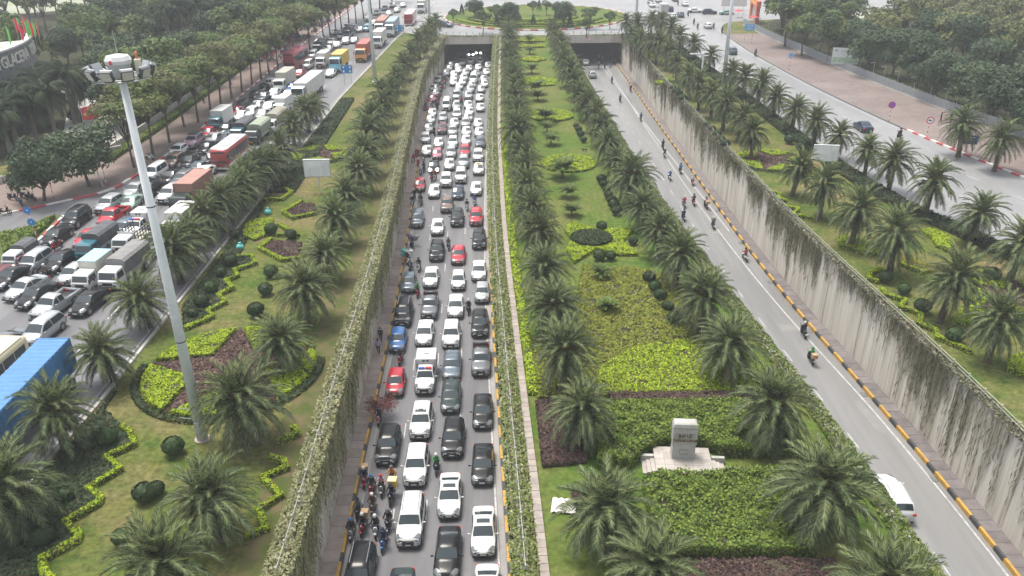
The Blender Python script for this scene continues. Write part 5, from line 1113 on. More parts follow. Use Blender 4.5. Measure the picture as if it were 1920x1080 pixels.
for i, (a, c) in enumerate([(1262, 165), (1268, 171), (1274, 177), (1280, 184), (1325, 235), (1335, 243), (1344, 252), (1352, 261), (1360, 270), (1695, 543), (1660, 520), (1730, 575), (1790, 630), (1480, 262), (1500, 275), (1860, 515)]): ball(a, c, f'dark ball shrub on the right lawn, {nth(i + 1)} of those', 'ball shrubs on the right lawn', rnd.uniform(.9, 1.3), i)
# fan palms in the median's middle line
FAN = []
for v in range(2):
    rg = random.Random(v); vv = []; ff = []
    for i in range(20):
        vs, fs, mi = frond(rg.uniform(1., 1.5), R(rg.uniform(35, 80)), 1.2, rg, 14, .1, .5, .2, .3); M = np.array(xf(2.4 * i, 0, 1, .5)); co = np.array(vs) @ M[:3, :3].T + M[:3, 3]; n = len(vv); vv.extend(map(tuple, co)); ff += [tuple(n + q for q in f) for f in fs]
    b = MB(); b.v = vv; b.f = ff; b.m = [0] * len(ff); FAN.append(b.mesh('fronds', leafmat('fan_leaf', (.1, .16, .04), (.16, .2, .06))))
for i, (a, c, s) in enumerate([(1126, 512, 1.), (1140, 575, 1.), (1072, 395, 1.1), (1066, 360, 1.2), (1055, 318, 1.9), (1033, 262, 1.3), (1026, 240, 1.2), (1022, 218, 1.8), (1008, 180, 1.5), (1005, 165, 1.9), (997, 130, 1.5), (993, 95, 1.3), (993, 74, 1.4)]):
    x, y, _ = P(a, c, .6 * s); r = thing('fan_palm', f'small clump palm on the middle line of the median, {nth(i + 1)} from the camera', 'palm', (x, y, 0), i, 'clump palms on the median', s); obj('fronds', FAN[i % 2], r); b = MB(); b.tube((0, 0, 0), (0, 0, .6), .1, .07, 6); b.build('trunk', BARK, r)

# ---- creepers hanging down the walls
VM = [leafmat('creeper_pale', (.33, .33, .19), (.4, .39, .25), 0, .25, 2.), leafmat('creeper_olive', (.21, .23, .085), (.27, .28, .12), 0, .2, 2.), leafmat('creeper_brown', (.22, .185, .115), (.28, .24, .155), 0, .2, 2.), leafmat('creeper_dark', (.055, .065, .034), (.085, .092, .048), 0, .15, 2.)]
VMR = [leafmat('creeper_grey', (.2, .2, .115), (.25, .24, .15), 0, .2, 2.), VM[3], leafmat('creeper_dusk', (.13, .12, .072), (.17, .155, .1), 0, .15, 2.)]
def creeper(name, label, f, side, y0, y1, dens, flen, out, mats, wgt, topw, topd, cover_=1., mtop=None, slim=1.):
    "thousands of leafy runners: each a chain of slim leaves down the face, plus a mat over the coping"
    C = []; A = []; S = []; Mi = []; y = y0
    while y < y1:
        sc = max(1., y / 75.); y += sc / dens * rnd.uniform(.4, 1.6)
        cl = .52 + .3 * math.sin(y * .8 + 3 * math.sin(y * .23)) * math.sin(y * .37 + 1) + .2 * math.sin(y * 4.3) * math.sin(y * 1.9); cl = max(0., min(1.15, cl + rnd.uniform(-.4, .4)))
        bare = cover_ < .9 and math.sin(y * .42 + 1.6 * math.sin(y * .19)) > .62
        if rnd.random() > (cover_ + .5 * cl) * (.35 if bare else 1.): continue
        L_ = flen(y) * (.3 + .85 * cl) * (rnd.uniform(.35, 1.1) if rnd.random() < .8 else rnd.uniform(1., 1.45)); L_ = max(.3, min(L_, 7.3)); m = rnd.choices(range(len(mats)), wgt)[0]; bul = out * rnd.uniform(.1, 1.); dr = rnd.uniform(-.05, .05); fx = f(min(y, 221.)); st = .27 * sc ** .7; n = int(L_ / st) + 1
        for i in range(n):
            t = (i + .5) / n; o = bul * (1 - t * .85) * min(1., t * 6 + .35) + .05; C.append((fx - side * (o + rnd.uniform(0, .05)), y + dr * L_ * t + rnd.uniform(-.05, .05) * sc, .25 - L_ * t)); S.append(st * rnd.uniform(.5, .85) * slim ** -.6); Mi.append(m if rnd.random() < .8 else rnd.randrange(len(mats)))
    C = np.array(C); n = len(C); S = np.array(S)[:, None]; ax = np.stack([npr.normal(-side * .12, .18, n), npr.normal(0, .16, n), -np.ones(n)], 1); ax /= np.linalg.norm(ax, axis=1)[:, None]
    nr = np.stack([-side * np.ones(n) + npr.normal(0, .5, n), npr.normal(0, .7, n), npr.uniform(.1, 1.3, n)], 1); wd_ = np.cross(ax, nr); wd_ /= np.linalg.norm(wd_, axis=1)[:, None]; w = S * npr.uniform(.16, .34, (n, 1)) * slim ** 1.2
    v = np.stack([C - ax * S, C + wd_ * w, C + ax * S, C - wd_ * w], 1).reshape(-1, 3); r = leafobj(name, v, np.arange(n * 4).reshape(-1, 4), np.array(Mi), mats); tag(r, label, 'creeper', kind='stuff')
    n = int((y1 - y0) * topd); yv = y0 + (y1 - y0) * npr.uniform(0, 1, n) ** 1.35; u = npr.uniform(-.75, 1., n); x = np.array([f(min(a, 221.)) for a in yv]) + side * u * topw; lump = .75 + .35 * np.sin(yv * 1.9) * np.sin(yv * .7 + 2)
    mt = mtop or mats; v, f_, mi = leaves(x, yv, .22 + .5 * lump * np.cos(np.clip(u, -.9, 1) * 1.45) * npr.uniform(.35, 1., n), .12, 1.1, len(mt)); leafobj('foliage', v, f_, mi, mt, r)['kind'] = 'stuff'
    return r
creeper('creeper', 'pale shaggy creepers hanging down the lawn-side wall of the jammed sunken road', fLL, -1, 28, 222, 55, lambda y: 5.6 if y < 70 else (5.0 if y < 120 else 4.2), .8, VM, [4, 5, 2, .6], 1.0, 150, 1., [VM[0], VM[0], VM[1]], .7)
creeper('creeper', 'dark creepers streaking down the tall wall of the open sunken road', fRR, 1, 28, 222, 44, lambda y: (5.2 if y < 62 else 3.6) + 1.2 * math.sin(y * .16), .28, VMR, [5, 1.4, 4], .6, 90, .3, None, .42)
creeper('creeper', 'leafy creepers topping the wall between jammed sunken road and median', fLR, 1, 28, 222, 22, lambda y: 1.6, .3, [VM[0], VM[1], MIDG[0]], [5, 4, 2], .95, 130)
creeper('creeper', 'leafy creepers topping the wall between median and open sunken road', fRL, -1, 28, 222, 20, lambda y: 2.2, .45, [VM[1], MIDG[2], MIDG[0]], [3, 4, 3], .75, 130)
v, f_, mi = leaves(npr.uniform(fLL(YP), fLR(YP), 500), npr.normal(YP + .15, .25, 500), 0.2 + npr.uniform(-.25, .15, 500), .2, 1.2, 2); q = leafobj('creeper', v, f_, mi, [VM[1], MIDG[0]]); tag(q, 'weeds along the parapet above the jammed tunnel mouth', 'weeds', kind='stuff')
v, f_, mi = leaves(npr.uniform(fRL(YP) + 6, fRR(YP), 300), npr.normal(YP + .15, .25, 300), 0.2 + npr.uniform(-.25, .15, 300), .2, 1.2, 2); q = leafobj('creeper', v, f_, mi, [VM[1], MIDG[0]]); tag(q, 'weeds along the parapet above the open tunnel mouth', 'weeds', kind='stuff')
# ================================================================ MOTORBIKES AND PEOPLE
CLOTH = dict(black=(.02, .021, .024), navy=(.025, .035, .075), grey=(.13, .13, .135), white=(.6, .6, .58), brown=(.1, .06, .04), orange=(.5, .2, .04), pink=(.5, .33, .36), red=(.45, .03, .05), green=(.07, .28, .09), blue=(.06, .15, .4), lilac=(.38, .28, .5))
def cloth(c): return mat('cloth_' + c, CLOTH[c], .9, c2=tuple(v * .75 for v in CLOTH[c]), scale=6.)
SKIN = mat('skin', (.42, .25, .17), .6)
SHOE = mat('shoe', (.03, .028, .026), .7)
def skin_body(name, J, E, reg):
    "J: joint -> (x,y,z,r); E: bones; one continuous skin grown over the joints, with clothing by bone"
    me = bpy.data.meshes.new(name); ks = list(J); me.from_pydata([J[k][:3] for k in ks], [(ks.index(a), ks.index(b)) for a, b, _ in E], []); o = bpy.data.objects.new(name, me); COL.objects.link(o)
    sm = o.modifiers.new('skin', 'SKIN'); sm.use_smooth_shade = True
    for i, k in enumerate(ks): sv = me.skin_vertices[0].data[i]; sv.radius = (J[k][3], J[k][3]); sv.use_root = (k == 'pelvis')
    ss = o.modifiers.new('sub', 'SUBSURF'); ss.levels = 1; ss.render_levels = 1
    dg = bpy.context.evaluated_depsgraph_get(); out = bpy.data.meshes.new_from_object(o.evaluated_get(dg)); bpy.data.objects.remove(o)
    out.materials.clear()
    for m in (cloth('black'), cloth('navy'), SKIN, SHOE): out.materials.append(m)
    A = np.array([J[a][:3] for a, b, _ in E]); B = np.array([J[b][:3] for a, b, _ in E]); mm = [m for _, _, m in E]; idx = []
    for p in out.polygons:
        c = np.array(p.center); d = B - A; t = np.clip(((c - A) * d).sum(1) / (d * d).sum(1), 0, 1); idx.append(mm[int(np.argmin(np.linalg.norm(A + d * t[:, None] - c, axis=1)))])
    out.polygons.foreach_set('material_index', idx); out.polygons.foreach_set('use_smooth', [True] * len(idx)); out.update(); return out
def sym(J, names):
    for n, p in names.items(): J[n + 'L'] = (p[0], p[1], p[2], p[3]); J[n + 'R'] = (-p[0], p[1], p[2], p[3])
def limb(E, ch, mats):
    for s in 'LR':
        for (a, b), m in zip(zip(ch[:-1], ch[1:]), mats): E.append((a if a in ('chest', 'pelvis') else a + s, b + s, m))
J = dict(pelvis=(0, .12, .84, .15), belly=(0, .1, 1.02, .145), chest=(0, .04, 1.24, .17), neck=(0, 0, 1.42, .065), head=(0, -.03, 1.56, .1), crown=(0, -.03, 1.68, .07))
sym(J, dict(shoulder=(.18, .03, 1.34, .085), elbow=(.29, -.14, 1.1, .06), wrist=(.3, -.38, 1.06, .045), hand=(.29, -.46, 1.06, .04), hip=(.11, .08, .8, .115), knee=(.2, -.3, .72, .085), ankle=(.19, -.16, .32, .055), toe=(.19, -.32, .28, .045)))
E = [('pelvis', 'belly', 0), ('belly', 'chest', 0), ('chest', 'neck', 0), ('neck', 'head', 2), ('head', 'crown', 2)]
limb(E, ['chest', 'shoulder', 'elbow', 'wrist', 'hand'], [0, 0, 0, 2]); limb(E, ['pelvis', 'hip', 'knee', 'ankle', 'toe'], [1, 1, 1, 3]); RIDER = skin_body('person', J, E, None)
J2 = dict(pelvis=(0, 0, .92, .14), belly=(0, 0, 1.1, .135), chest=(0, 0, 1.3, .165), neck=(0, 0, 1.47, .06), head=(0, -.02, 1.6, .1), crown=(0, -.01, 1.71, .075))
sym(J2, dict(shoulder=(.18, 0, 1.39, .08), elbow=(.24, .05, 1.12, .055), wrist=(.22, -.1, .9, .042), hand=(.21, -.14, .82, .04), hip=(.1, 0, .88, .11), ankle=(.1, 0, .1, .05), toe=(.11, -.14, .05, .045)))
J2['kneeL'] = (.11, -.1, .5, .075); J2['kneeR'] = (-.11, .02, .5, .075); J2['ankleL'] = (.1, -.2, .1, .05); J2['toeL'] = (.1, -.34, .06, .045); J2['ankleR'] = (-.1, .25, .12, .05); J2['toeR'] = (-.11, .13, .05, .045)
WALKER = skin_body('person', J2, E, None)
b = MB(); b.sphere((0, 0, 0), .145, .165, .14, 12, 8); b.tube((0, -.02, -.08), (0, 0, -.03), .14, .147, 12); HELM = b.mesh('helmet', cloth('white'), True)
b = MB(); b.sphere((0, .015, .01), .112, .125, .12, 12, 7); b.sphere((0, .05, -.07), .1, .08, .12, 10, 6); HAIR = b.mesh('hair', mat('hair', (.015, .012, .01), .6), True)
b = MB(); b.add([(-.08, -.12, .03), (.08, -.12, .03), (.075, -.135, -.05), (-.075, -.135, -.05)], [(3, 2, 1, 0)]); b.sphere((0, -.105, -.045), .075, .045, .055, 8, 5); MASK = b.mesh('face_mask', cloth('white'), True)
b = MB(); b.sphere((.038, -.098, .0), .016, .012, .01, 6, 4); b.sphere((-.038, -.098, .0), .016, .012, .01, 6, 4); b.tube((0, -.1, .01), (0, -.122, -.03), .012, .018, 6); FACE = b.mesh('face', mat('eye_dark', (.03, .02, .018), .5), True)
# motorbike (scooter) meshes, front towards -Y
def prof_loft(secs, m):
    b = MB(); rings = []
    for y, z, w, h in secs: rings.append([(w * math.cos(t) * (1 if abs(math.cos(t)) < .9 else .95), y, z + h * math.sin(t)) for t in np.linspace(0, 2 * math.pi, 9)[:-1]])
    b.loft(rings[::-1]); return b
b = prof_loft([(-.62, .78, .06, .1), (-.55, .82, .17, .2), (-.42, .62, .19, .3), (-.3, .4, .15, .12), (0, .34, .16, .08), (.12, .42, .17, .14), (.3, .6, .18, .16), (.6, .66, .15, .11), (.82, .68, .07, .06)], 0); b.box(-.09, .09, -.86, -.5, .5, .56); MB_BODY = b.mesh('fairing', [paint('red')], True)
b = prof_loft([(.0, .76, .1, .04), (.15, .8, .15, .055), (.5, .82, .14, .06), (.75, .84, .08, .04)], 0); MB_SEAT = b.mesh('seat', TRIM, True)
b = MB(); b.tube((0, -.5, .85), (0, -.4, 1.02), .04, .04, 6); b.tube((-.34, -.36, 1.06), (.34, -.36, 1.06), .022, .022, 6); b.tube((-.34, -.36, 1.06), (-.22, -.36, 1.06), .032, .032, 6); b.tube((.34, -.36, 1.06), (.22, -.36, 1.06), .032, .032, 6); MB_BAR = b.mesh('handlebar', TRIM)
b = MB()
for s in (-1, 1): b.tube((s * .22, -.38, 1.06), (s * .3, -.4, 1.24), .01, .01, 5); b.sphere((s * .31, -.4, 1.27), .06, .02, .04, 7, 4)
MB_MIR = b.mesh('mirror', TRIM); b = MB(); b.sphere((0, -.6, .92), .1, .06, .08, 8, 5); MB_LAMP = b.mesh('headlight', LAMP, True)
def torus_wheel(r, w):
    b = MB(); rg = []
    for x, q in ((-w, .86), (-w * .7, 1.), (w * .7, 1.), (w, .86), (w, .7), (-w, .7)): rg.append([(x, r * q * math.cos(t), r * q * math.sin(t)) for t in np.linspace(0, 2 * math.pi, 15)[:-1]])
    rg.append(rg[0]); b.loft(rg, 0, caps=False)
    for i in range(5): t = i * 1.2566; b.tube((0, 0, 0), (0, r * .75 * math.cos(t), r * .75 * math.sin(t)), .02, .02, 4)
    b.tube((-w, 0, 0), (w, 0, 0), .06, .06, 8); return b.mesh('wheel', TYRE)
MB_WH = torus_wheel(.28, .05)
b = MB()
for s in (-1, 1): b.tube((s * .07, -.66, .28), (s * .05, -.48, .86), .022, .025, 5)
b.box(-.09, .09, -.53, -.43, .8, .9); MB_FRK = b.mesh('fork', DARKM)
b = MB(); b.tube((0, .62, .28), (.12, .1, .35), .035, .05, 6); b.tube((.13, .1, .3), (.15, .85, .36), .04, .05, 7); MB_EXH = b.mesh('exhaust', DARKM)
b = MB(); b.box(-.11, .11, .82, .9, .52, .66); MB_PL = b.mesh('licence_plate', PLATE)
def bike(x, y, z, rz, col, label, group, near):
    r = thing('motorbike', label, 'motorbike', (x, y, z), rz, group); setmat(obj('fairing', MB_BODY, r), paint(col)); obj('wheel', MB_WH, r, (0, -.66, .28)); obj('wheel', MB_WH, r, (0, .62, .28)); obj('seat', MB_SEAT, r)
    obj('handlebar', MB_BAR, r); obj('fork', MB_FRK, r); obj('exhaust', MB_EXH, r)
    if near: obj('mirror', MB_MIR, r); obj('headlight', MB_LAMP, r); obj('licence_plate', MB_PL, r)
    return r
def person(me, x, y, z, rz, jk, tr_, label, group, helmet=None, hz=1.6, hy=-.03, s=1.):
    r = obj('person', me, None, (x, y, z), rz); r.scale = (s, s, s); tag(r, label, 'person', group); setmat(r, cloth(jk), 0); setmat(r, cloth(tr_), 1)
    if helmet: setmat(obj('helmet', HELM, r, (0, hy, hz + .04)), cloth(helmet))
    else: obj('hair', HAIR, r, (0, hy, hz + .02))
    obj('face', FACE, r, (0, hy, hz)); setmat(obj('face_mask', MASK, r, (0, hy, hz - .02)), cloth(rnd.choice(['white', 'blue', 'grey', 'black']))); return r
def load_mesh(kind, r):
    if kind == 'box': b = MB(); b.bbox(-.27, .27, .45, .95, .9, 1.35, .03); return b.build('delivery_box', mat('card_box', (.42, .28, .17), .8), r)
    if kind == 'ybox': b = MB(); b.bbox(-.33, .33, .4, 1.0, .9, 1.5, .04); bx = b.build('delivery_box', mat('box_yellow', (.7, .48, .03), .6), r); m = MB(); m.bbox(-.35, .35, .38, 1.02, 1.5, 1.58, .03); m.build('lid', mat('lid_cream', (.75, .6, .3), .6), bx); return bx
def bush_load(x, y, z, label, mats, R_, n, ls, cat):
    b = MB(); rg = random.Random(4)
    for i in range(n):
        a = rg.uniform(0, 6.28); e = rg.uniform(-.3, .9); l = R_ * rg.uniform(.4, 1.); p1 = (l * math.cos(e) * math.cos(a) * 1.3, l * math.cos(e) * math.sin(a), l * math.sin(e) * .8); b.tube((0, 0, 0), p1, .008, .012, 3); c = np.array(p1)
        for j in range(3): d1 = np.array([rg.gauss(0, 1) for _ in range(3)]) * ls; d2 = np.array([rg.gauss(0, 1) for _ in range(3)]) * ls * .5; b.add([tuple(c - d1), tuple(c + d2), tuple(c + d1), tuple(c - d2)], [(0, 1, 2, 3)])
    return tag(b.build('branch_bundle', mats, None, loc=(x, y, z)), label, cat)
def sack_pile(x, y, z, label, cols, n, spread):
    r = thing('sack_load', label, 'sacks', (x, y, z)); rg = random.Random(n)
    for i in range(n):
        b = MB(); s = rg.uniform(.26, .42); b.sphere((0, 0, 0), s, s * .9, s * .85, 9, 6)
        for k, v in enumerate(b.v): q = 1 + .12 * math.sin(v[0] * 17 + i) * math.sin(v[2] * 13 + v[1] * 11); b.v[k] = (v[0] * q, v[1] * q, v[2] * q)
        b.tube((0, 0, s * .8), (0, 0, s * 1.1), .05, .1, 6); b.build('sack', cols[i % len(cols)], r, True, (rg.uniform(-spread, spread), rg.uniform(-.25, .35), .3 + rg.uniform(0, .75)))
    return r
BK = """681.7,919,red,navy,white,box;695.6,934,red,black,blue;714,934,silver,pink,red;734,917,grey,orange,grey;732.6,951,black,black,navy,ybox;670.5,980,black,grey,black;697.4,970,brown,brown,white;727,1001,black,black,grey;679,1009,red,black,white,box;703,1012,white,black,white
657.6,1019,silver,black,blue;717.8,1038,blue,navy,navy;709.4,801,pink,navy,navy;817.8,893,navy,green,white;773,560,red,green,green;878.5,592,black,black,white;749.8,687,red,black,blue;875.4,397,white,black,navy;890,388,white,blue,grey;839.6,471,grey,grey,grey
785,511,white,black,black;762.8,498,orange,brown,white;769,509,grey,white,blue;771.7,468,black,navy,blue;772.6,389,white,black,white;776,377,grey,black,white;789,387,grey,navy,black;787,377,pink,black,white;780.5,299,red,red,red;784,317,red,red,white;794.4,324,black,black,navy
793,306,white,grey,white;809.4,342,red,maroon,white;816,340,white,red,pink;814,255,black,black,black;775,309,white,red,red;790,298,grey,navy,white;788,330,silver,white,white
820,207,black,black,navy;817,200,grey,navy,white;822,197,red,maroon,red;823,189,black,red,white;826,182,grey,black,white;824,176,white,navy,pink;829,170,red,brown,white;832,163,red,red,orange;830,156,black,grey,white;835,159,red,black,red;838,152,white,navy,white;828,149,grey,grey,grey;837.6,207,red,black,black;866,197,black,red,maroon;822,146,red,pink,white;833,167,white,grey,white"""
bl_ = []
for e_ in BK.replace('\n', ';').split(';'):
    q = e_.split(','); x, y, _ = P(float(q[0]), float(q[1]), ZF); bl_.append((y + .75, x, q))
bl_.sort(key=lambda t: t[0]); xs_car = [(c[0], c[1], SPEC[c[2]]['W'] / 2, SPEC[c[2]]['L'] / 2) for c in cars]
def okc(c): return c if c in CLOTH else 'brown'
for i, (y, x, q) in enumerate(bl_):
    for cx, cy_, hw, hl in xs_car:          # slip between cars, never through them
        if abs(y - cy_) < hl + .7 and abs(x - cx) < hw + .42: x = cx + (1 if x > cx else -1) * (hw + .43)
    rz = rnd.uniform(-.08, .08); col = q[2] if q[2] in PAINTC else 'grey'; jk = okc(q[3]); hl_ = okc(q[4])
    nb = bike(x, y, ZF + .006, rz, col, f'{col} motorbike in the sunken jam, {nth(i + 1)} nearest of those', 'motorbikes in the sunken jam', y < 130)
    person(RIDER, x, y, ZF + .006, rz, jk, rnd.choice(['black', 'navy', 'grey', 'navy']), f'rider in {jk} jacket and {hl_} helmet, {nth(i + 1)} nearest in the sunken jam', 'riders in the sunken jam', hl_)
    if len(q) > 5: load_mesh(q[5], nb)
    if q[0] == '709.4': bush_load(x + .1, y + .75, ZF + 1.25, 'bundle of dark red peach branches on a pink motorbike', [leafmat('branch_red', (.16, .055, .05), (.22, .08, .07), 0, .1, 3.)], 1.35, 260, .06, 'branches')
    if q[0] == '762.8': sack_pile(x, y + .7, ZF + .45, 'teal and white sacks piled on an orange motorbike', [mat('sack_teal', (.12, .5, .48), .5), mat('sack_teal', (.12, .5, .48), .5), mat('sack_white', (.65, .65, .63), .6)], 9, .75)
    if q[0] == '771.7': sack_pile(x, y + .7, ZF + .5, 'grey sacks heaped wide on a black motorbike', [mat('sack_grey', (.3, .27, .28), .7), mat('sack_dark', (.14, .13, .15), .7)], 8, .7)
RB = "1122.8,130,black,white;1134.4,130,black,grey;1144.6,127,navy,black;1151,121,black,black;1130,119.5,black,white;1123,114.5,white,white;1148,157,black,black;1183,173.5,black,white;1163.5,193,black,black;1202.4,228.5,black,black;1244,281,black,black;1247,297,black,white;1277,327,blue,navy;1257,340,blue,white;1300,349,white,white;1284,391,red,white;1302,387,black,black;1325,393,pink,brown;1283,416,navy,navy;1339,431,grey,white;1399,492,red,black;1510,636,black,white;1524,686,green,green"
rb = sorted([(P(float(q.split(',')[0]), float(q.split(',')[1]), ZF), q.split(',')) for q in RB.split(';')], key=lambda t: t[0][1])
for i, ((x, y, _), q) in enumerate(rb):
    rz = math.pi + rnd.uniform(-.08, .08) + (.06 if y < 100 else 0); col = rnd.choice(['black', 'grey', 'red', 'navy', 'white', 'black'])
    nb = bike(x, y + .7, ZF + .006, rz, col, f'{col} motorbike riding away on the open sunken road, {nth(i + 1)} from the camera', 'motorbikes on the open sunken road', y < 130)
    person(RIDER, x, y + .7, ZF + .006, rz, q[2], rnd.choice(['black', 'navy', 'grey']), f'rider in {q[2]} jacket riding away, {nth(i + 1)} from the camera on the open road', 'riders on the open sunken road', q[3])
    if i == 0: load_mesh('box', nb)
    if q[2] == 'pink': load_mesh('box', nb)
for px, py, jk, hl_, lb in ((1418, 106, 'navy', 'navy', 'beside the brick pavement kerb'), (1690, 262, 'black', 'black', 'nearest on the open street'), (1339, 54, 'grey', 'white', 'behind the white hatchback'), (1355, 63, 'black', 'black', 'hugging the pavement corner'), (1302, 46, 'black', 'black', 'crossing the far junction'), (1309, 55, 'navy', 'black', 'turning at the far junction'), (1291, 30, 'grey', 'grey', 'far up the junction'), (1272, 10, 'grey', 'white', 'farthest on the junction'), (102, 470, 'black', 'white', 'squeezing past the black sedan'), (82, 528, 'brown', 'white', 'between silver saloons')):
    x, y, _ = P(px, py, .1); rz = math.pi if px > 500 else R(-10); bike(x, y + .7, .014, rz, 'red' if px == 102 else 'black', f'motorbike {lb}', 'motorbikes on the streets', True); person(RIDER, x, y + .7, .014, rz, jk, 'black', f'rider in {jk} {lb}', 'riders on the streets', hl_)
for px, py, jk, tr_, rz, lb in ((710, 663, 'lilac', 'black', math.pi, 'pedestrian in lilac top walking on the sunken pavement'), (714.6, 641, 'black', 'navy', 0, 'pedestrian in black walking towards the lilac-clad one'), ):
    x, y, _ = P(px, py, ZF + .36); x = max(fLL(y) + .35, min(fLL(y) + .9, x)); person(WALKER, x, y, ZF + .37, rz, jk, tr_, lb, None, None, 1.62, -.02)
for px, py, rz, lb in ((1447, 238, 1.2, 'person in long black coat near the mesh fence'), (1500, 238, 2.5, 'person in black standing closest to the pavement palms')):
    x, y, _ = P(px + 320, py, .09) if False else P(1500 + (px - 1280) * 0 + {1447: 1090, 1500: 1168}[px] / 4.155, 160 + {1447: 292, 1500: 300}[px] / 4.155, .09); person(WALKER, x, y, .1, rz, 'black', 'black', lb, None, None, 1.62, -.02)
# parked motorbikes by the pavement trees and a far crowd of them
pk = [(25, 375, 70), (40, 385, 40), (50, 372, 80), (58, 376, 75), (8, 402, 100), (282, 300, 60), (382, 192, 20), (432, 158, 30)]
for i, (px, py, a) in enumerate(pk): x, y, _ = P(px, py, .09); bike(x, y, .09, R(a), ['black', 'navy', 'black', 'black', 'black', 'white', 'black', 'blue'][i], f'motorbike parked on the pavement by the trees, {nth(i + 1)} from the camera', 'motorbikes parked on the pavement', True)
x, y, _ = P(42, 377, .09); person(WALKER, x - 1., y + 1.2, .09, 1.2, 'green', 'black', 'person in green standing beside the parked motorbikes', None, 'white', 1.62, -.02)
for i in range(46):
    y = rnd.uniform(186, 262); x = fA(y) - rnd.uniform(.8, 5.6); bike(x, y, .09, R(rnd.uniform(50, 120)), rnd.choice(['black', 'navy', 'grey', 'red', 'silver', 'blue']), 'motorbike in the crowd under the far pavement trees', 'motorbikes crowded on the far pavement', False)
    if i % 2: person(RIDER, x, y, .09, R(rnd.uniform(50, 120)), rnd.choice(['black', 'navy', 'grey', 'blue', 'white', 'red']), 'black', 'rider in the motorbike crowd under the far pavement trees', 'riders crowded on the far pavement', rnd.choice(['white', 'blue', 'red', 'grey']))

# ================================================================ FURNITURE
# high lamp mast
mx, my, _ = P(380, 823); r = thing('lamp_mast', 'tall pale steel lamp mast carrying a ring of floodlights', 'lamp mast', (mx, my, 0))
MASTM = mat('mast_steel', (.6, .63, .65), .55, c2=(.5, .54, .56), scale=2., stretch=(1, 1, .3), c3=(.66, .68, .69), scale3=.6)
b = MB(); b.tube((0, 0, 0), (0, 0, 25.2), .38, .2, 16); pole = b.build('pole', MASTM, r, True)
b = MB(); b.tube((0, 0, 0), (0, 0, .06), .55, .55, 16); b.build('base_plate', STONE, r)
for z in (9.9, 17.5, 8.):
    b = MB(); b.tube((0, 0, z), (0, 0, z + .07), .38 - .18 * z / 25.2 + .012, .38 - .18 * z / 25.2 + .012, 16); b.build('joint_band', DARKM if z != 9.9 else MASTM, pole)
b = MB(); b.loft([[(q * math.cos(t), q * math.sin(t), z) for t in np.linspace(0, 2 * math.pi, 9)[:-1]] for q, z in ((.72, 26.1), (.76, 26.3), (.62, 26.52), (.22, 26.6))]); cp = b.build('hood', mat('hood_white', (.6, .61, .61), .4, c2=(.52, .53, .53), scale=3.), r)
b = MB(); b.tube((-.1, -.7, 26.24), (-.1, -.74, 26.24), .12, .12, 12); b.build('round_badge', mat('badge_red', (.55, .08, .1), .5), cp)
b = MB(); b.loft([[(q * math.cos(t), q * math.sin(t), z) for t in np.linspace(0, 2 * math.pi, 9)[:-1]] for q, z in ((.5, 25.3), (.62, 25.8), (.68, 26.1))]); b.build('housing', mat('housing_grey', (.38, .4, .41), .5, metal=.3), r)
b = MB()
for q in (1.55, 1.0):
    pts = [(q * math.cos(t), q * math.sin(t), 25.3) for t in np.linspace(0, 2 * math.pi, 25)]
    for a, c in zip(pts[:-1], pts[1:]): b.tube(a, c, .045, .045, 6)
for k in range(8): t = k * math.pi / 4; b.tube((.2 * math.cos(t), .2 * math.sin(t), 25.25), (1.55 * math.cos(t), 1.55 * math.sin(t), 25.3), .035, .035, 5)
b.build('lamp_ring', METAL, r)
for k in range(9):
    t = -math.pi / 2 + (k - 4) * .62 if k < 9 else 0; rad = 1.7; lp = obj('floodlight', None, r, (rad * math.cos(t), rad * math.sin(t), 25.7)); lp.rotation_euler = Euler((R(22), 0, t + math.pi / 2))
    if k == 0: 
        b = MB(); b.bbox(-.34, .34, -.13, .13, -.3, .3, .04); FLB = b.mesh('lamp_case', mat('lamp_case', (.1, .105, .11), .5, metal=.4)); b = MB(); b.box(-.28, .28, -.145, -.131, -.24, .24); FLG = b.mesh('lamp_glass', mat('flood_glass', (.5, .49, .45), .15, c2=(.4, .39, .36), scale=6.)); b = MB(); b.box(-.33, .33, .131, .2, -.28, .28); FLF = b.mesh('lamp_back', mat('lamp_back', (.42, .44, .45), .45, metal=.4))
        bmk = MB(); bmk.tube((-.36, .05, 0), (-.36, .3, -.25), .03, .03, 5); bmk.tube((.36, .05, 0), (.36, .3, -.25), .03, .03, 5); FLK = bmk.mesh('bracket', METAL)
    obj('lamp_case', FLB, lp); obj('lamp_glass', FLG, lp); obj('lamp_back', FLF, lp); obj('bracket', FLK, lp)
b = MB(); b.tube((.0, .1, 26.5), (.0, .1, 27.9), .02, .012, 5); b.build('lightning_rod', METAL, r)
b = MB(); b.tube((.95, .3, 26.3), (.95, .3, 26.5), .08, .08, 10); b.sphere((.95, .3, 26.58), .09, .09, .12, 10, 6); b.build('warning_light', mat('beacon_orange', (.6, .18, .1), .3), r)
b = MB(); b.bbox(.8, 1.12, .12, .45, 25.5, 26.3, .05); b.build('control_box', mat('control_cream', (.55, .5, .4), .5), r)
b = MB(); b.box(-.16, .16, -.4, -.33, .7, 1.6); b.build('access_hatch', mat('hatch_grey', (.4, .42, .43), .5), pole)
for z in (1.9, 2.7): b = MB(); b.tube((-.35, -.2, z), (-1., -.5, z + .3), .03, .03, 5); b.build('step_bracket', METAL, r)
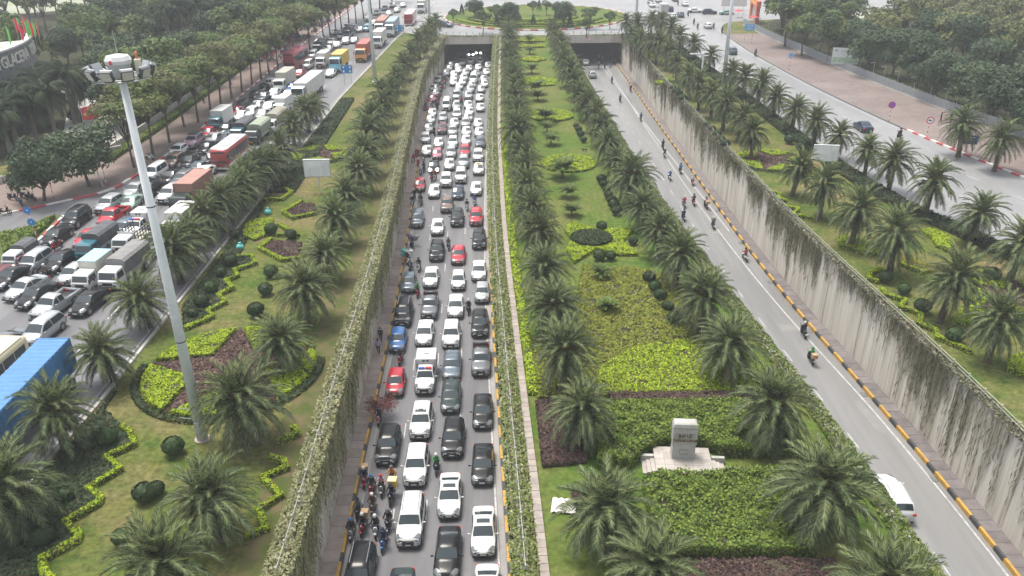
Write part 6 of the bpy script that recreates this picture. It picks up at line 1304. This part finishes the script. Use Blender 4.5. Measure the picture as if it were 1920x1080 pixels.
for px, py, h, lb in ((703.7, 152.5, 26., 'tall grey lamp pole on the left lawn'), (1355, 168, 26., 'tall grey lamp pole on the right lawn'), (805.5, 33, 25., 'far grey lamp pole near the ring road, jammed side'), (1192, 50, 25., 'far grey lamp pole near the ring road, open side')):
    x, y, _ = P(px, py); r = thing('lamp_pole', lb, 'lamp pole', (x, y, 0)); b = MB(); b.tube((0, 0, 0), (0, 0, h), .42, .2, 14); b.build('pole', MASTM, r, True); b = MB(); b.tube((0, 0, 0), (0, 0, .06), .65, .65, 14); b.build('base_plate', MASTM, r)
    b = MB(); b.tube((0, 0, h), (0, 0, h + .5), 1.2, .7, 10); b.build('lamp_ring', METAL, r)
# wall-top railings
b = MB(); b.tube((0, 0, 0), (0, 0, .72), .04, .04, 6); b.sphere((0, 0, .77), .075, .075, .075, 6, 4); b.box(-.09, .09, -.09, .09, 0, .06); RPOST = b.mesh('post', RAILW)
def railing(f, off, label, step, y0=33., y1=221., zb=.22, rails=(.42, .7)):
    r = thing('railing', label, 'railing', (0, 0, 0)); y = y0
    while y < y1: obj('post', RPOST, r, (f(y) + off, y, zb)); y += step
    ys = np.arange(y0, y1, 3.)
    for z in rails:
        b = MB()
        for a, c in zip(ys[:-1], ys[1:]): b.tube((f(a) + off, a, zb + z), (f(c) + off, c, zb + z), .02, .02, 5, caps=False)
        b.build('rail', RAILW, r)
railing(fLL, -.1, 'white pipe railing on the lawn-side wall of the jammed sunken road', 2.1, zb=.05, rails=(.3, .62)); railing(fLR, .15, 'white pipe railing along the median edge of the jammed sunken road', 2.1, zb=.08, rails=(.3, .62))
railing(fRR, .12, 'white pipe railing on top of the tall streaked wall', 2.1); railing(fRL, -.15, 'pipe railing lost in creepers on the median side of the open road', 2.1, zb=-.15, rails=(.1,))
# fence behind the brick pavement
r = thing('mesh_fence', 'grey panel fence behind the brick pavement', 'fence', (0, 0, 0)); FEN = mat('fence_grey', (.36, .385, .41), .5, metal=.3, c2=(.3, .32, .345), scale=8., stretch=(1, 1, .1)); b = MB(); b.box(-.05, .05, -.05, .05, 0, 1.95); FP = b.mesh('post', FEN); y = 88.
while y < 236:
    y2 = y + 2.5; x0, x1 = fE(y), fE(y2); obj('post', FP, r, (x0, y, .0)); b = MB(); n_ = 12
    for i in range(n_):
        t = (i + .5) / n_; xx = x0 + (x1 - x0) * t; yy_ = y + 2.5 * t; b.box(xx - .012, xx + .012, yy_ - .085, yy_ + .085, .12, 1.75)
    for z in (.25, 1.65): b.tube((x0, y, z), (x1, y2, z), .025, .025, 4)
    b.build('fence_panel', FEN, r); y = y2
b = MB()
for a in np.arange(88, 236, 3.): b.prism([(fE(a) - .12, a), (fE(a + 3) - .12, a + 3), (fE(a + 3) + .12, a + 3), (fE(a) + .12, a)], .0, .18)
b.build('plinth', CONC, r)
LPM = None
for i, (px, py) in enumerate([(1422, 42), (1433, 52), (1443, 58), (1453, 66), (1463, 72), (1473, 80), (1540, 110), (1606, 140), (1628, 150), (1650, 158), (1675, 168), (1700, 180), (1732, 192), (1762, 203), (1798, 210)]):
    x, y, _ = P(px, py); r = thing('fence_lamp', f'thin T-shaped lamp post behind the fence, {nth(15 - i)} from the camera', 'lamp post', (fE(y) + .9, y, 0), 0, 'thin lamp posts behind the fence')
    b = MB(); b.tube((0, 0, 0), (0, 0, 3.6), .05, .04, 6); b.build('pole', METAL, r); b = MB(); b.tube((-.7, 0, 3.4), (.05, 0, 3.55), .03, .03, 5); b.box(-.85, -.4, -.06, .06, 3.36, 3.44); b.build('arm', METAL, r)
# low wall along the wood, left
r = thing('boundary_wall', 'low grey wall between pavement hedge and wood', 'wall', (0, 0, 0)); ys = np.arange(108, 262, 3.)
for i, (a, c) in enumerate(zip(ys[:-1], ys[1:])):
    b = MB(); b.prism([(fA(a) - 9.2, a + .02), (fA(c) - 9.2, c - .02), (fA(c) - 8.9, c - .02), (fA(a) - 8.9, a + .02)], 0, 1.3); b.build('wall_panel', CONC, r)
wl = PX([(-30, 352), (20, 342), (60, 330), (150, 302), (230, 285)]); r = thing('boundary_wall', 'low grey wall behind the bushy pavement trees', 'wall', (0, 0, 0))
for (x0, y0), (x1, y1) in zip(wl[:-1], wl[1:]): b = MB(); b.prism(ribbon([(x0, y0), (x1, y1)], .3), 0, 1.1); b.build('wall_panel', CONC, r)
r = thing('cream_wall', 'weathered cream wall under the far street trees', 'wall', (0, 0, 0)); wl = PX([(534, 72), (552, 62), (572, 50)])
for (x0, y0), (x1, y1) in zip(wl[:-1], wl[1:]): b = MB(); b.prism(ribbon([(x0, y0), (x1, y1)], .3), 0, 3.); b.build('wall_panel', mat('cream_plaster', (.55, .47, .28), .85, c2=(.4, .33, .2), scale=.4), r)
# text helper: lettering as thin mesh
def text(s, size, m, parent, loc, rot, ext=.01, name='lettering', align='CENTER', bold=0.):
    c = bpy.data.curves.new(name, 'FONT'); c.body = s; c.size = size; c.extrude = ext; c.align_x = align; c.align_y = 'CENTER'; c.offset = bold; c.resolution_u = 2
    o = bpy.data.objects.new(name, c); COL.objects.link(o); dg = bpy.context.evaluated_depsgraph_get(); me = bpy.data.meshes.new_from_object(o.evaluated_get(dg)); bpy.data.objects.remove(o); me.materials.clear(); me.materials.append(m); q = obj(name, me, parent, loc); q.rotation_euler = rot; return q
def print_line(parent, m, x, y, z, w, h, name='print_line'):
    "a line of print too small to read: uneven word-length strokes"
    b = MB(); q = x - w / 2; rg = random.Random(int(w * 97 + z * 31))
    while q < x + w / 2 - h:
        l = min(rg.uniform(1.2, 3.) * h, x + w / 2 - q); b.box(q, q + l, y - .006, y, z - h / 2, z + h / 2); q += l + h * .6
    return b.build(name, m, parent)
# stone monument
x, y, _ = P(1278, 863); r = thing('stone_monument', 'carved stone monument with the avenue name, on a tiled plinth', 'monument', (x, y, 0), R(-4), None, .88); r.scale = (.82, .84, .92); MON = mat('granite', (.33, .325, .31), .85, c2=(.41, .4, .38), scale=2., c3=(.33, .31, .27), scale3=.8, bump=.2, bscale=20.)
b = MB()
rings = []
for z, w, d_ in ((.45, .95, .5), (.5, .93, .48), (1.7, .9, .46), (1.75, .96, .5), (1.8, .96, .5), (2.9, .98, .5), (3.2, .98, .48), (3.45, .9, .42), (3.52, .75, .3)): rings.append([(-w, -d_, z), (w, -d_, z), (w, d_, z), (-w, d_, z)])
b.loft(rings); st = b.build('slab', MON, r)
b = MB()
for q in ((-.72, .72, 2.78, 2.82), (-.72, .72, 1.86, 1.9), (-.72, -.68, 1.9, 2.78), (.68, .72, 1.9, 2.78)): b.box(q[0], q[1], -.535, -.49, q[2], q[3])
b.build('frame', MON, st); b = MB()
for q in ((-.36, .36, 1.28, 1.3), (-.36, .36, .9, .92), (-.36, -.34, .92, 1.28), (.34, .36, .92, 1.28)): b.box(q[0], q[1], -.505, -.45, q[2], q[3])
b.build('small_frame', mat('granite_dark', (.2, .19, .18), .8), st)
GLD = mat('letter_bronze', (.16, .11, .06), .6); text('ĐẠI LỘ', .34, GLD, st, (0, -.53, 2.52), (R(90), 0, 0), .025, bold=.012); text('THĂNG LONG', .29, GLD, st, (0, -.53, 2.12), (R(90), 0, 0), .025, bold=.01)
b = MB(); rg = random.Random(2); b.box(-.97, .97, -.49, .47, 3.1, 3.2); b.build('cap', mat('mossy_granite', (.36, .33, .28), .9, c2=(.2, .18, .15), scale=5., stretch=(1, 1, .2)), st)
TIL = mat('plinth_tile', (.4, .365, .33), .75, c2=(.32, .29, .26), scale=2., rndv=.1)
b = MB(); b.box(-2.3, 2.3, -2.75, 1.1, 0, .41); pl = b.build('plinth', TIL, r)
for i in range(6):
    for j in range(5): m = MB(); m.box(-2.28 + i * .76, -2.28 + i * .76 + .745, -2.72 + j * .76, -2.72 + j * .76 + .745, .41, .45); m.build('tile', TIL, pl)
for s in (-1, 1):
    for k in range(3): m = MB(); m.box(*sorted((s * (2.31 + k * .34), s * (2.64 + k * .34))), -1.9, -.3, 0, .33 - k * .11); m.build('step', TIL, r)
    m = MB(); m.box(*sorted((s * 2.35, s * 3.4)), -.28, .02, 0, .5); m.build('step_cheek', MON, r)
for i in range(6):
    px = 1365 + i * 15; xx, yy_, _ = P(px, 884 + i); m = MB(); m.bbox(-.26, .26, -.18, .18, 0, .3, .03); tag(m.build('stone_block', MON, None, loc=(xx, yy_, 0)), f'rough stone block beside the monument, {nth(i + 1)} in the line', 'stone', 'stone blocks by the monument')
# hoardings
HW = mat('hoarding_white', (.8, .81, .82), .55, c2=(.58, .6, .61), scale=.7)
def hoarding(px, py, w, h, z0, lb, rz=0., face=None):
    x, y, _ = P(px, py); r = thing('hoarding', lb, 'hoarding', (x, y, 0), rz); b = MB(); b.tube((0, .1, 0), (0, .1, z0), .09, .09, 8); b.build('post', MASTM, r); b = MB(); b.bbox(-w / 2, w / 2, -.06, .18, z0, z0 + h, .02); q = b.build('panel', face or HW, r); m = MB()
    for a in ((-w / 2, w / 2, z0, z0 + .08), (-w / 2, w / 2, z0 + h - .08, z0 + h), (-w / 2, -w / 2 + .08, z0 + .08, z0 + h - .08), (w / 2 - .08, w / 2, z0 + .08, z0 + h - .08)): m.box(a[0], a[1], -.085, -.061, a[2], a[3])
    m.build('rim', METAL, q); return r
hoarding(600, 362, 3.4, 2.3, 2.2, 'blank white hoarding on one post on the left lawn'); hoarding(1540, 338, 3.2, 2.2, 2.6, 'blank white hoarding between the right lawn palms', R(-8))
r = hoarding(1581, 131, 5.4, 3.3, 1.2, 'white and green printed board behind the mesh fence', R(-16), mat('board_print', (.62, .66, .66), .5))
PG = mat('print_green', (.22, .4, .2), .6, c2=(.5, .58, .5), scale=1.2, detail=6); b = MB(); b.box(-2.5, 2.5, -.075, -.064, 1.5, 2.6); b.build('printed_picture', PG, r); print_line(r, mat('ink_grey', (.25, .28, .3), .6), .5, -.064, 3.9, 3., .16); b = MB(); b.tube((-2., -.064, 4.), (-2., -.08, 4.), .25, .25, 14); b.build('round_emblem', mat('ink_grey', (.25, .28, .3), .6), r)
x, y, _ = P(1313, 165); r = thing('gantry_frame', 'white metal gantry frame standing among right lawn palms', 'gantry', (x, y, 0)); b = MB(); b.box(-.12, .12, -.12, .12, 0, 6.4); b.build('post', HW, r); b = MB(); b.box(-2.6, .12, -.12, .12, 6.4, 6.65); b.build('beam', HW, r)
# signs
RW = [mat('pole_red', (.5, .07, .08), .6), mat('pole_white', (.7, .7, .69), .6)]
def rw_pole(r, h, x=0., rad=.055, seg=.35):
    n = int(h / seg)
    for i in range(n):
        b = MB(); b.tube((x, 0, i * h / n), (x, 0, (i + 1) * h / n), rad, rad, 8); b.build('pole_band', RW[i % 2], r)
SB = mat('sign_blue', (.03, .2, .5), .45); SR = mat('sign_red', (.6, .03, .04), .45); SWH = mat('sign_white', (.75, .75, .74), .45); SPU = mat('sign_violet', (.16, .1, .45), .45); SNV = mat('sign_navy', (.02, .07, .2), .45)
def dsc(r, rad, z, m, y, name='disc', x=0., ri=None):
    b = MB(); b.tube((x, y, z), (x, y - .012, z), rad, rad, 24); return b.build(name, m, r)
def arrow(r, m, pts, y, name='arrow'):
    b = MB(); b.add([(a, y, c) for a, c in pts], [tuple(range(len(pts)))]); return b.build(name, m, r)
def sgn(px, py, lb, h, rz=0.): x, y, _ = P(px, py, .1); r = thing('road_sign', lb, 'road sign', (x, y, .09), rz); rw_pole(r, h); return r
r = sgn(1479, 131, 'round blue roundabout sign on a red and white post', 3.0, R(-10)); dsc(r, .58, 3.1, SWH, -.06); dsc(r, .53, 3.1, SB, -.075)
b = MB()
for k in range(3):
    for i in range(5): t = k * 2.094 + i * .28; b.add([(.24 * math.cos(t), -.09, 3.1 + .24 * math.sin(t)), (.34 * math.cos(t), -.09, 3.1 + .34 * math.sin(t)), (.34 * math.cos(t + .28), -.09, 3.1 + .34 * math.sin(t + .28)), (.24 * math.cos(t + .28), -.09, 3.1 + .24 * math.sin(t + .28))], [(0, 1, 2, 3)])
    t = k * 2.094 + 1.4; b.add([(.16 * math.cos(t), -.09, 3.1 + .16 * math.sin(t)), (.42 * math.cos(t), -.09, 3.1 + .42 * math.sin(t)), (.3 * math.cos(t + .4), -.09, 3.1 + .3 * math.sin(t + .4))], [(0, 1, 2)])
b.build('arrow', SWH, r)
r = sgn(1666, 228, 'round violet no-parking sign with red rim on the brick pavement', 2.7, R(-12)); dsc(r, .56, 2.8, SR, -.06); dsc(r, .46, 2.8, SPU, -.075); b = MB(); b.add([(-.36, -.09, 3.1), (-.28, -.09, 3.16), (.36, -.09, 2.5), (.28, -.09, 2.44)], [(0, 1, 2, 3)]); b.build('bar', SR, r)
r = sgn(1737, 258, 'round white no-lorries sign with red rim near the pavement bend', 2.6, R(-12)); dsc(r, .56, 2.7, SR, -.06); dsc(r, .42, 2.7, SWH, -.075); b = MB(); b.box(-.26, .06, -.095, -.088, 2.62, 2.84); b.box(.08, .24, -.095, -.088, 2.62, 2.76); b.build('lorry_symbol', TRIM, r)
x, y, _ = P(1811, 292, .1); r = thing('road_sign', 'dark blue arrow board on two red and white posts at the bend', 'road sign', (x, y, .09), R(-14)); rw_pole(r, 2.3, -.7); rw_pole(r, 2.3, .7); b = MB(); b.bbox(-1.05, 1.05, -.1, -.06, 1.75, 3., .01); b.build('panel', SNV, r); arrow(r, SWH, [(-.5, 1.9), (-.36, 1.9), (-.36, 2.3), (.35, 2.3), (.35, 2.42), (-.5, 2.42)], -.112); print_line(r, SWH, 0, -.102, 2.72, 1.5, .13)
x, y, _ = P(1402, 80, .1); r = thing('road_sign', 'light blue direction board on two posts on the far brick pavement', 'road sign', (x, y, .09), R(-8)); rw_pole(r, 3.2, -.9); rw_pole(r, 3.2, .9)
for k, z in enumerate((3.0, 3.75)):
    b = MB(); b.bbox(-1.2, 1.2, -.1, -.06, z, z + .7, .01); b.build('panel', mat('sign_azure', (.05, .33, .68), .45), r); print_line(r, SWH, .2, -.102, z + .35, 1.5, .18); arrow(r, SWH, [(-1., z + .15), (-.9, z + .15), (-.9, z + .55), (-1., z + .55)], -.112)
for px, py, lb in ((653, 158, 'blue four-panel board beside the jammed street, nearer one'), (751, 75, 'blue four-panel board beside the jammed street, farther one')):
    x, y, _ = P(px, py); r = thing('road_sign', lb, 'road sign', (x, y, 0)); b = MB(); b.tube((-.7, 0, 0), (-.7, 0, 2.4), .05, .05, 6); b.tube((.7, 0, 0), (.7, 0, 2.4), .05, .05, 6); b.build('post', METAL, r); b = MB(); b.bbox(-1.1, 1.1, -.1, -.06, 2.2, 3.8, .01); b.build('panel', SB, r); b = MB()
    for q in (-.8, .5):
        for z in (2.4, 3.2): b.box(q, q + .3, -.115, -.102, z, z + .4)
    b.build('symbol', SWH, r)
x, y, _ = P(70, 447, .16); r = thing('road_sign', 'two blue discs on a leaning red and white post on the traffic island', 'road sign', (x, y, .16), R(8)); r.rotation_euler[1] = R(-3); rw_pole(r, 3.7, seg=.42)
for z in (2., 3.4): dsc(r, .42, z, SB, -.06); dsc(r, .0801, z, SWH, -.075); 
for i, (px, py) in enumerate([(101, 372), (200, 346)]): x, y, _ = P(px, py, .08); r = thing('marker_post', ('nearer' if i == 0 else 'farther') + ' thin red and white post on the pavement by the bushy trees', 'post', (x, y, .08), 0, None); rw_pole(r, 2.9, 0., .05)
x, y, _ = P(193, 350, .08); r = thing('utility_post', 'thin grey post leaning beside the dark bushy pavement tree', 'post', (x, y, .08)); b = MB(); b.tube((0, 0, 0), (-.35, 0, 3.), .09, .07, 8); b.build('pole', METAL, r)
x, y, _ = P(1105, 80, -1.) ; xs_ = x; r = thing('road_sign', 'round height-limit sign fixed to the open tunnel mouth', 'road sign', (xs_ * YP / y, YP - .04, -.95)); dsc(r, .5, 0, SR, 0.); dsc(r, .38, 0, SWH, -.015); print_line(r, TRIM, 0, -.028, 0, .4, .12)
# festive gate
x, y, _ = P(1405, 38); r = thing('festive_gate', 'red and yellow festive gate arch at the park entrance', 'gate', (72.4, 246.5, 0), R(-98)); GR = mat('gate_red', (.6, .1, .07), .6, c2=(.65, .3, .08), scale=1.1, detail=6, lo=.5, hi=.62)
for s in (-1, 1): b = MB(); b.bbox(s * 6. - .9, s * 6. + .9, -.5, .5, 0, 4.4, .05); b.build('pillar', GR, r); b = MB(); b.bbox(s * 6. - .5, s * 6. + .5, -.56, -.5, .8, 3.8, .02); b.build('pillar_panel', YEL, r)
b = MB(); b.bbox(-7.2, 7.2, -.6, .6, 4.4, 6.2, .06); bm = b.build('beam', GR, r); print_line(bm, mat('gate_yellow', (.75, .5, .06), .5), 0, -.602, 5.3, 12., .6); b = MB(); b.box(-5.1, 5.1, .1, .2, 0, 4.39); b.build('roller_door', mat('door_grey', (.4, .4, .4), .5), r)
for i, (px, py) in enumerate([(1383, 33), (1413, 45)]):
    x, y, _ = P(px, py); r = thing('parasol', ('red parasol at the near side of the festive gate', 'red parasol at the far side of the festive gate')[1 - i], 'parasol', (x, y, 0)); b = MB(); b.tube((0, 0, 0), (0, 0, 2.3), .04, .04, 6); b.build('pole', METAL, r); b = MB(); b.tube((0, 0, 1.9), (0, 0, 2.5), 1.3, .05, 10); b.build('canopy', mat('parasol_red', (.5, .06, .07), .7), r)
x, y, _ = P(1375, 18); r = thing('poster_board', 'large white poster board beside the festive gate', 'hoarding', (x, y, 0), R(-10)); b = MB(); b.bbox(-4., 4., 0, .4, 1., 7., .03); b.build('panel', mat('poster', (.55, .56, .58), .6, c2=(.62, .5, .42), scale=.5), r); b = MB(); b.tube((-3, .2, 0), (-3, .2, 1.), .1, .1, 6); b.tube((3, .2, 0), (3, .2, 1.), .1, .1, 6); b.build('post', METAL, r)
# curved office podium with its lettering
OFF = mat('office_slate', (.115, .125, .13), .6, c2=(.145, .155, .16), scale=.4); r = thing('office_building', 'curved grey office podium with big letters and roof flags', 'building', (0, 0, 0)); CX0, CY0, RB_ = -123., 133., 40.
def arcp(t, rad): return (CX0 + rad * math.cos(t), CY0 + rad * math.sin(t))
T0, T1, NA = R(-50), R(30), 18; HT = 12.2
for i in range(NA):
    a, c = T0 + (T1 - T0) * i / NA, T0 + (T1 - T0) * (i + 1) / NA; b = MB(); b.prism([arcp(a + .001, RB_), arcp(c - .001, RB_), arcp(c - .001, RB_ - .6), arcp(a + .001, RB_ - .6)], 0, HT - .3); w_ = b.build('facade_panel', OFF, r); b = MB(); b.prism([arcp(a + .006, RB_ + .03), arcp(c - .006, RB_ + .03), arcp(c - .006, RB_ - .0), arcp(a + .006, RB_)], 2., 7.6); b.build('window', GLASS, w_)
    b = MB(); b.prism([arcp(a, RB_ + .25), arcp(c, RB_ + .25), arcp(c, RB_ - .8), arcp(a, RB_ - .8)], HT - .29, HT); b.build('parapet', mat('parapet_white', (.5, .49, .47), .8, c2=(.42, .41, .39), scale=.6), r)
b = MB(); b.prism([arcp(T0 + (T1 - T0) * i / NA, RB_ - .9) for i in range(NA + 1)] + [(CX0, CY0)], 0, HT - 1.2); b.build('roof_deck', CONC, r)
LET = mat('office_letters', (.5, .49, .44), .5); word = 'VIGLACERA TOWER'; step = R(2.15); tc_ = R(0)
for i, ch in enumerate(word):
    if ch == ' ': continue
    t = R(1.) + (i - 2.) * step; p = arcp(t, RB_ + .12); text(ch, 2.6, LET, r, (p[0], p[1], HT - 2.0), (R(90), 0, t + math.pi / 2), .09, bold=.03, name='letter')
FR_, FG_ = mat('flag_red', (.62, .03, .05), .7), mat('flag_green', (.12, .5, .06), .7)
for i, (px, py, g_) in enumerate([(19, 82, 1), (42, 76, 0), (32, 62, 0), (38, 62, 1), (47, 64, 0), (53, 70, 1), (57, 68, 1), (61, 70, 0), (66, 70, 1), (74, 72, 0), (49, 58, 0)]):
    x, y, _ = P(px, py, HT); r2 = thing('feather_flag', f"{('red', 'green')[g_]} feather flag on the office roof, {nth(i + 1)} of the cluster", 'flag', (x, y, HT - 1.15 if (x - CX0) ** 2 + (y - CY0) ** 2 < (RB_ - .9) ** 2 else HT - 1.15), R(rnd.uniform(-40, 40)), 'feather flags on the office roof'); b = MB(); b.tube((0, 0, 0), (0, 0, 4.), .03, .02, 5); b.build('pole', METAL, r2); b = MB(); zs = np.linspace(1.2, 4., 8); vs_ = []
    for k_, z in enumerate(zs): w_ = .5 * math.sin(math.pi * (k_ + .6) / 8.2); vs_ += [(.02, 0, z), (.02 + w_ * 1.1, .06 * math.sin(k_ * 1.3), z - .1)]
    b.add(vs_, [(2 * k_, 2 * k_ + 1, 2 * k_ + 3, 2 * k_ + 2) for k_ in range(7)]); b.build('cloth', (FR_, FG_)[g_], r2)
x, y, _ = P(165, 262, .1); r = thing('flag_pole', 'grey pole flying a large red flag with yellow star', 'flag', (x, y, 0)); b = MB(); b.tube((0, 0, 0), (0, 0, 6.2), .08, .05, 8); b.build('pole', METAL, r); b = MB(); vs_ = []
for k_ in range(9): vs_ += [(.05 + k_ * .32, .15 * math.sin(k_ * .9), 3.2 + k_ * .06), (.05 + k_ * .32, .15 * math.sin(k_ * .9 + .3), 5.1 + k_ * .08)]
b.add(vs_, [(2 * k_, 2 * k_ + 2, 2 * k_ + 3, 2 * k_ + 1) for k_ in range(8)]); fl = b.build('cloth', FR_, r); b = MB(); b.add([((.5 if k_ % 2 == 0 else .2) * math.cos(R(90) + k_ * R(36)) + 1.3, -.17, (.5 if k_ % 2 == 0 else .2) * math.sin(R(90) + k_ * R(36)) + 4.4) for k_ in range(10)], [tuple(range(10))]); b.build('star', YEL, r)
for i, (px, py, c_) in enumerate([(120, 178, 'white'), (172, 172, 'silver'), (190, 168, 'silver'), (155, 222, 'black'), (178, 160, 'white'), (196, 178, 'white'), (235, 190, 'silver'), (270, 208, 'white')]): x, y, _ = P(px, py); place_car('SUV' if i % 2 else 'sedan', c_, x, y, .012, R(60 + 12 * i), f'{c_} car parked in the yard behind the wood, {nth(i + 1)} of those', 'cars parked in the yard', near=False)
# oddments
for px, py, c_, lb in ((503, 402, 'sack_teal', 'knotted teal rubbish bag on the left lawn, farther one'), (451, 468, 'sack_teal', 'knotted teal rubbish bag on the left lawn, nearer one')):
    x, y, _ = P(px, py); b = MB(); b.sphere((0, 0, .32), .42, .38, .36, 12, 8); b.tube((0, 0, .6), (.05, 0, .85), .08, .16, 8)
    for k_, v_ in enumerate(b.v): q_ = 1 + .1 * math.sin(v_[0] * 19) * math.sin(v_[2] * 15 + v_[1] * 9); b.v[k_] = (v_[0] * q_, v_[1] * q_, v_[2])
    tag(b.build('rubbish_bag', MATS[c_], None, True, (x, y, 0)), lb, 'bag')
x, y, _ = P(1057, 951); b = MB(); g_ = 9; vs_ = []
for i in range(g_):
    for j in range(g_): u, w_ = i / (g_ - 1) - .5, j / (g_ - 1) - .5; vs_.append((u * 1.5 + .2 * w_, w_ * 1.3 - .2 * u, .06 + .13 * abs(math.sin(i * 1.7 + j * 2.3)) + .12 * math.exp(-8 * (u * u + w_ * w_))))
b.add(vs_, [(i * g_ + j, (i + 1) * g_ + j, (i + 1) * g_ + j + 1, i * g_ + j + 1) for i in range(g_ - 1) for j in range(g_ - 1)]); tag(b.build('plastic_sheet', mat('sheet_white', (.62, .6, .57), .5), None, loc=(x, y, .004)), 'crumpled white plastic sheet on the median grass', 'sheet')
x, y, _ = P(1096, 281, .3); r = thing('dog', 'small black dog walking on the median lawn', 'dog', (x, y, 0)); JD = dict(pelvis=(.26, 0, .36, .08), belly=(0, 0, .36, .085), chest=(-.22, 0, .37, .1), neck=(-.36, 0, .44, .06), head=(-.46, 0, .5, .065), snout=(-.58, 0, .46, .03), tail=(.42, 0, .46, .02), flL=(-.22, .07, .18, .03), fpL=(-.24, .07, .02, .026), flR=(-.22, -.07, .18, .03), fpR=(-.2, -.07, .02, .026), hlL=(.27, .07, .18, .035), hpL=(.3, .07, .02, .026), hlR=(.25, -.07, .18, .035), hpR=(.22, -.07, .02, .026))
ED = [('pelvis', 'belly', 0), ('belly', 'chest', 0), ('chest', 'neck', 0), ('neck', 'head', 0), ('head', 'snout', 0), ('pelvis', 'tail', 0), ('chest', 'flL', 0), ('flL', 'fpL', 0), ('chest', 'flR', 0), ('flR', 'fpR', 0), ('pelvis', 'hlL', 0), ('hlL', 'hpL', 0), ('pelvis', 'hlR', 0), ('hlR', 'hpR', 0)]
obj('coat', skin_body('coat', JD, ED, None), r); b = MB(); b.add([(-.44, .04, .55), (-.48, .06, .55), (-.45, .06, .63)], [(0, 1, 2)]); b.add([(-.44, -.04, .55), (-.48, -.06, .55), (-.45, -.06, .63)], [(0, 1, 2)]); b.build('ears', cloth('black'), r)

# ================================================================ AIR
hz = MB(); hz.box(-690, 690, -380, 1490, ZF - 1.3, 36.)
HZ = bpy.data.materials.new('haze'); HZ.use_nodes = True; t_ = HZ.node_tree; t_.nodes.remove(t_.nodes['Principled BSDF']); pv = t_.nodes.new('ShaderNodeVolumePrincipled'); pv.inputs['Color'].default_value = (.93, .96, 1., 1); pv.inputs['Density'].default_value = .00045; pv.inputs['Anisotropy'].default_value = .0; t_.links.new(pv.outputs[0], t_.nodes['Material Output'].inputs['Volume'])
h_ = hz.build('haze', HZ); h_['kind'] = 'stuff'
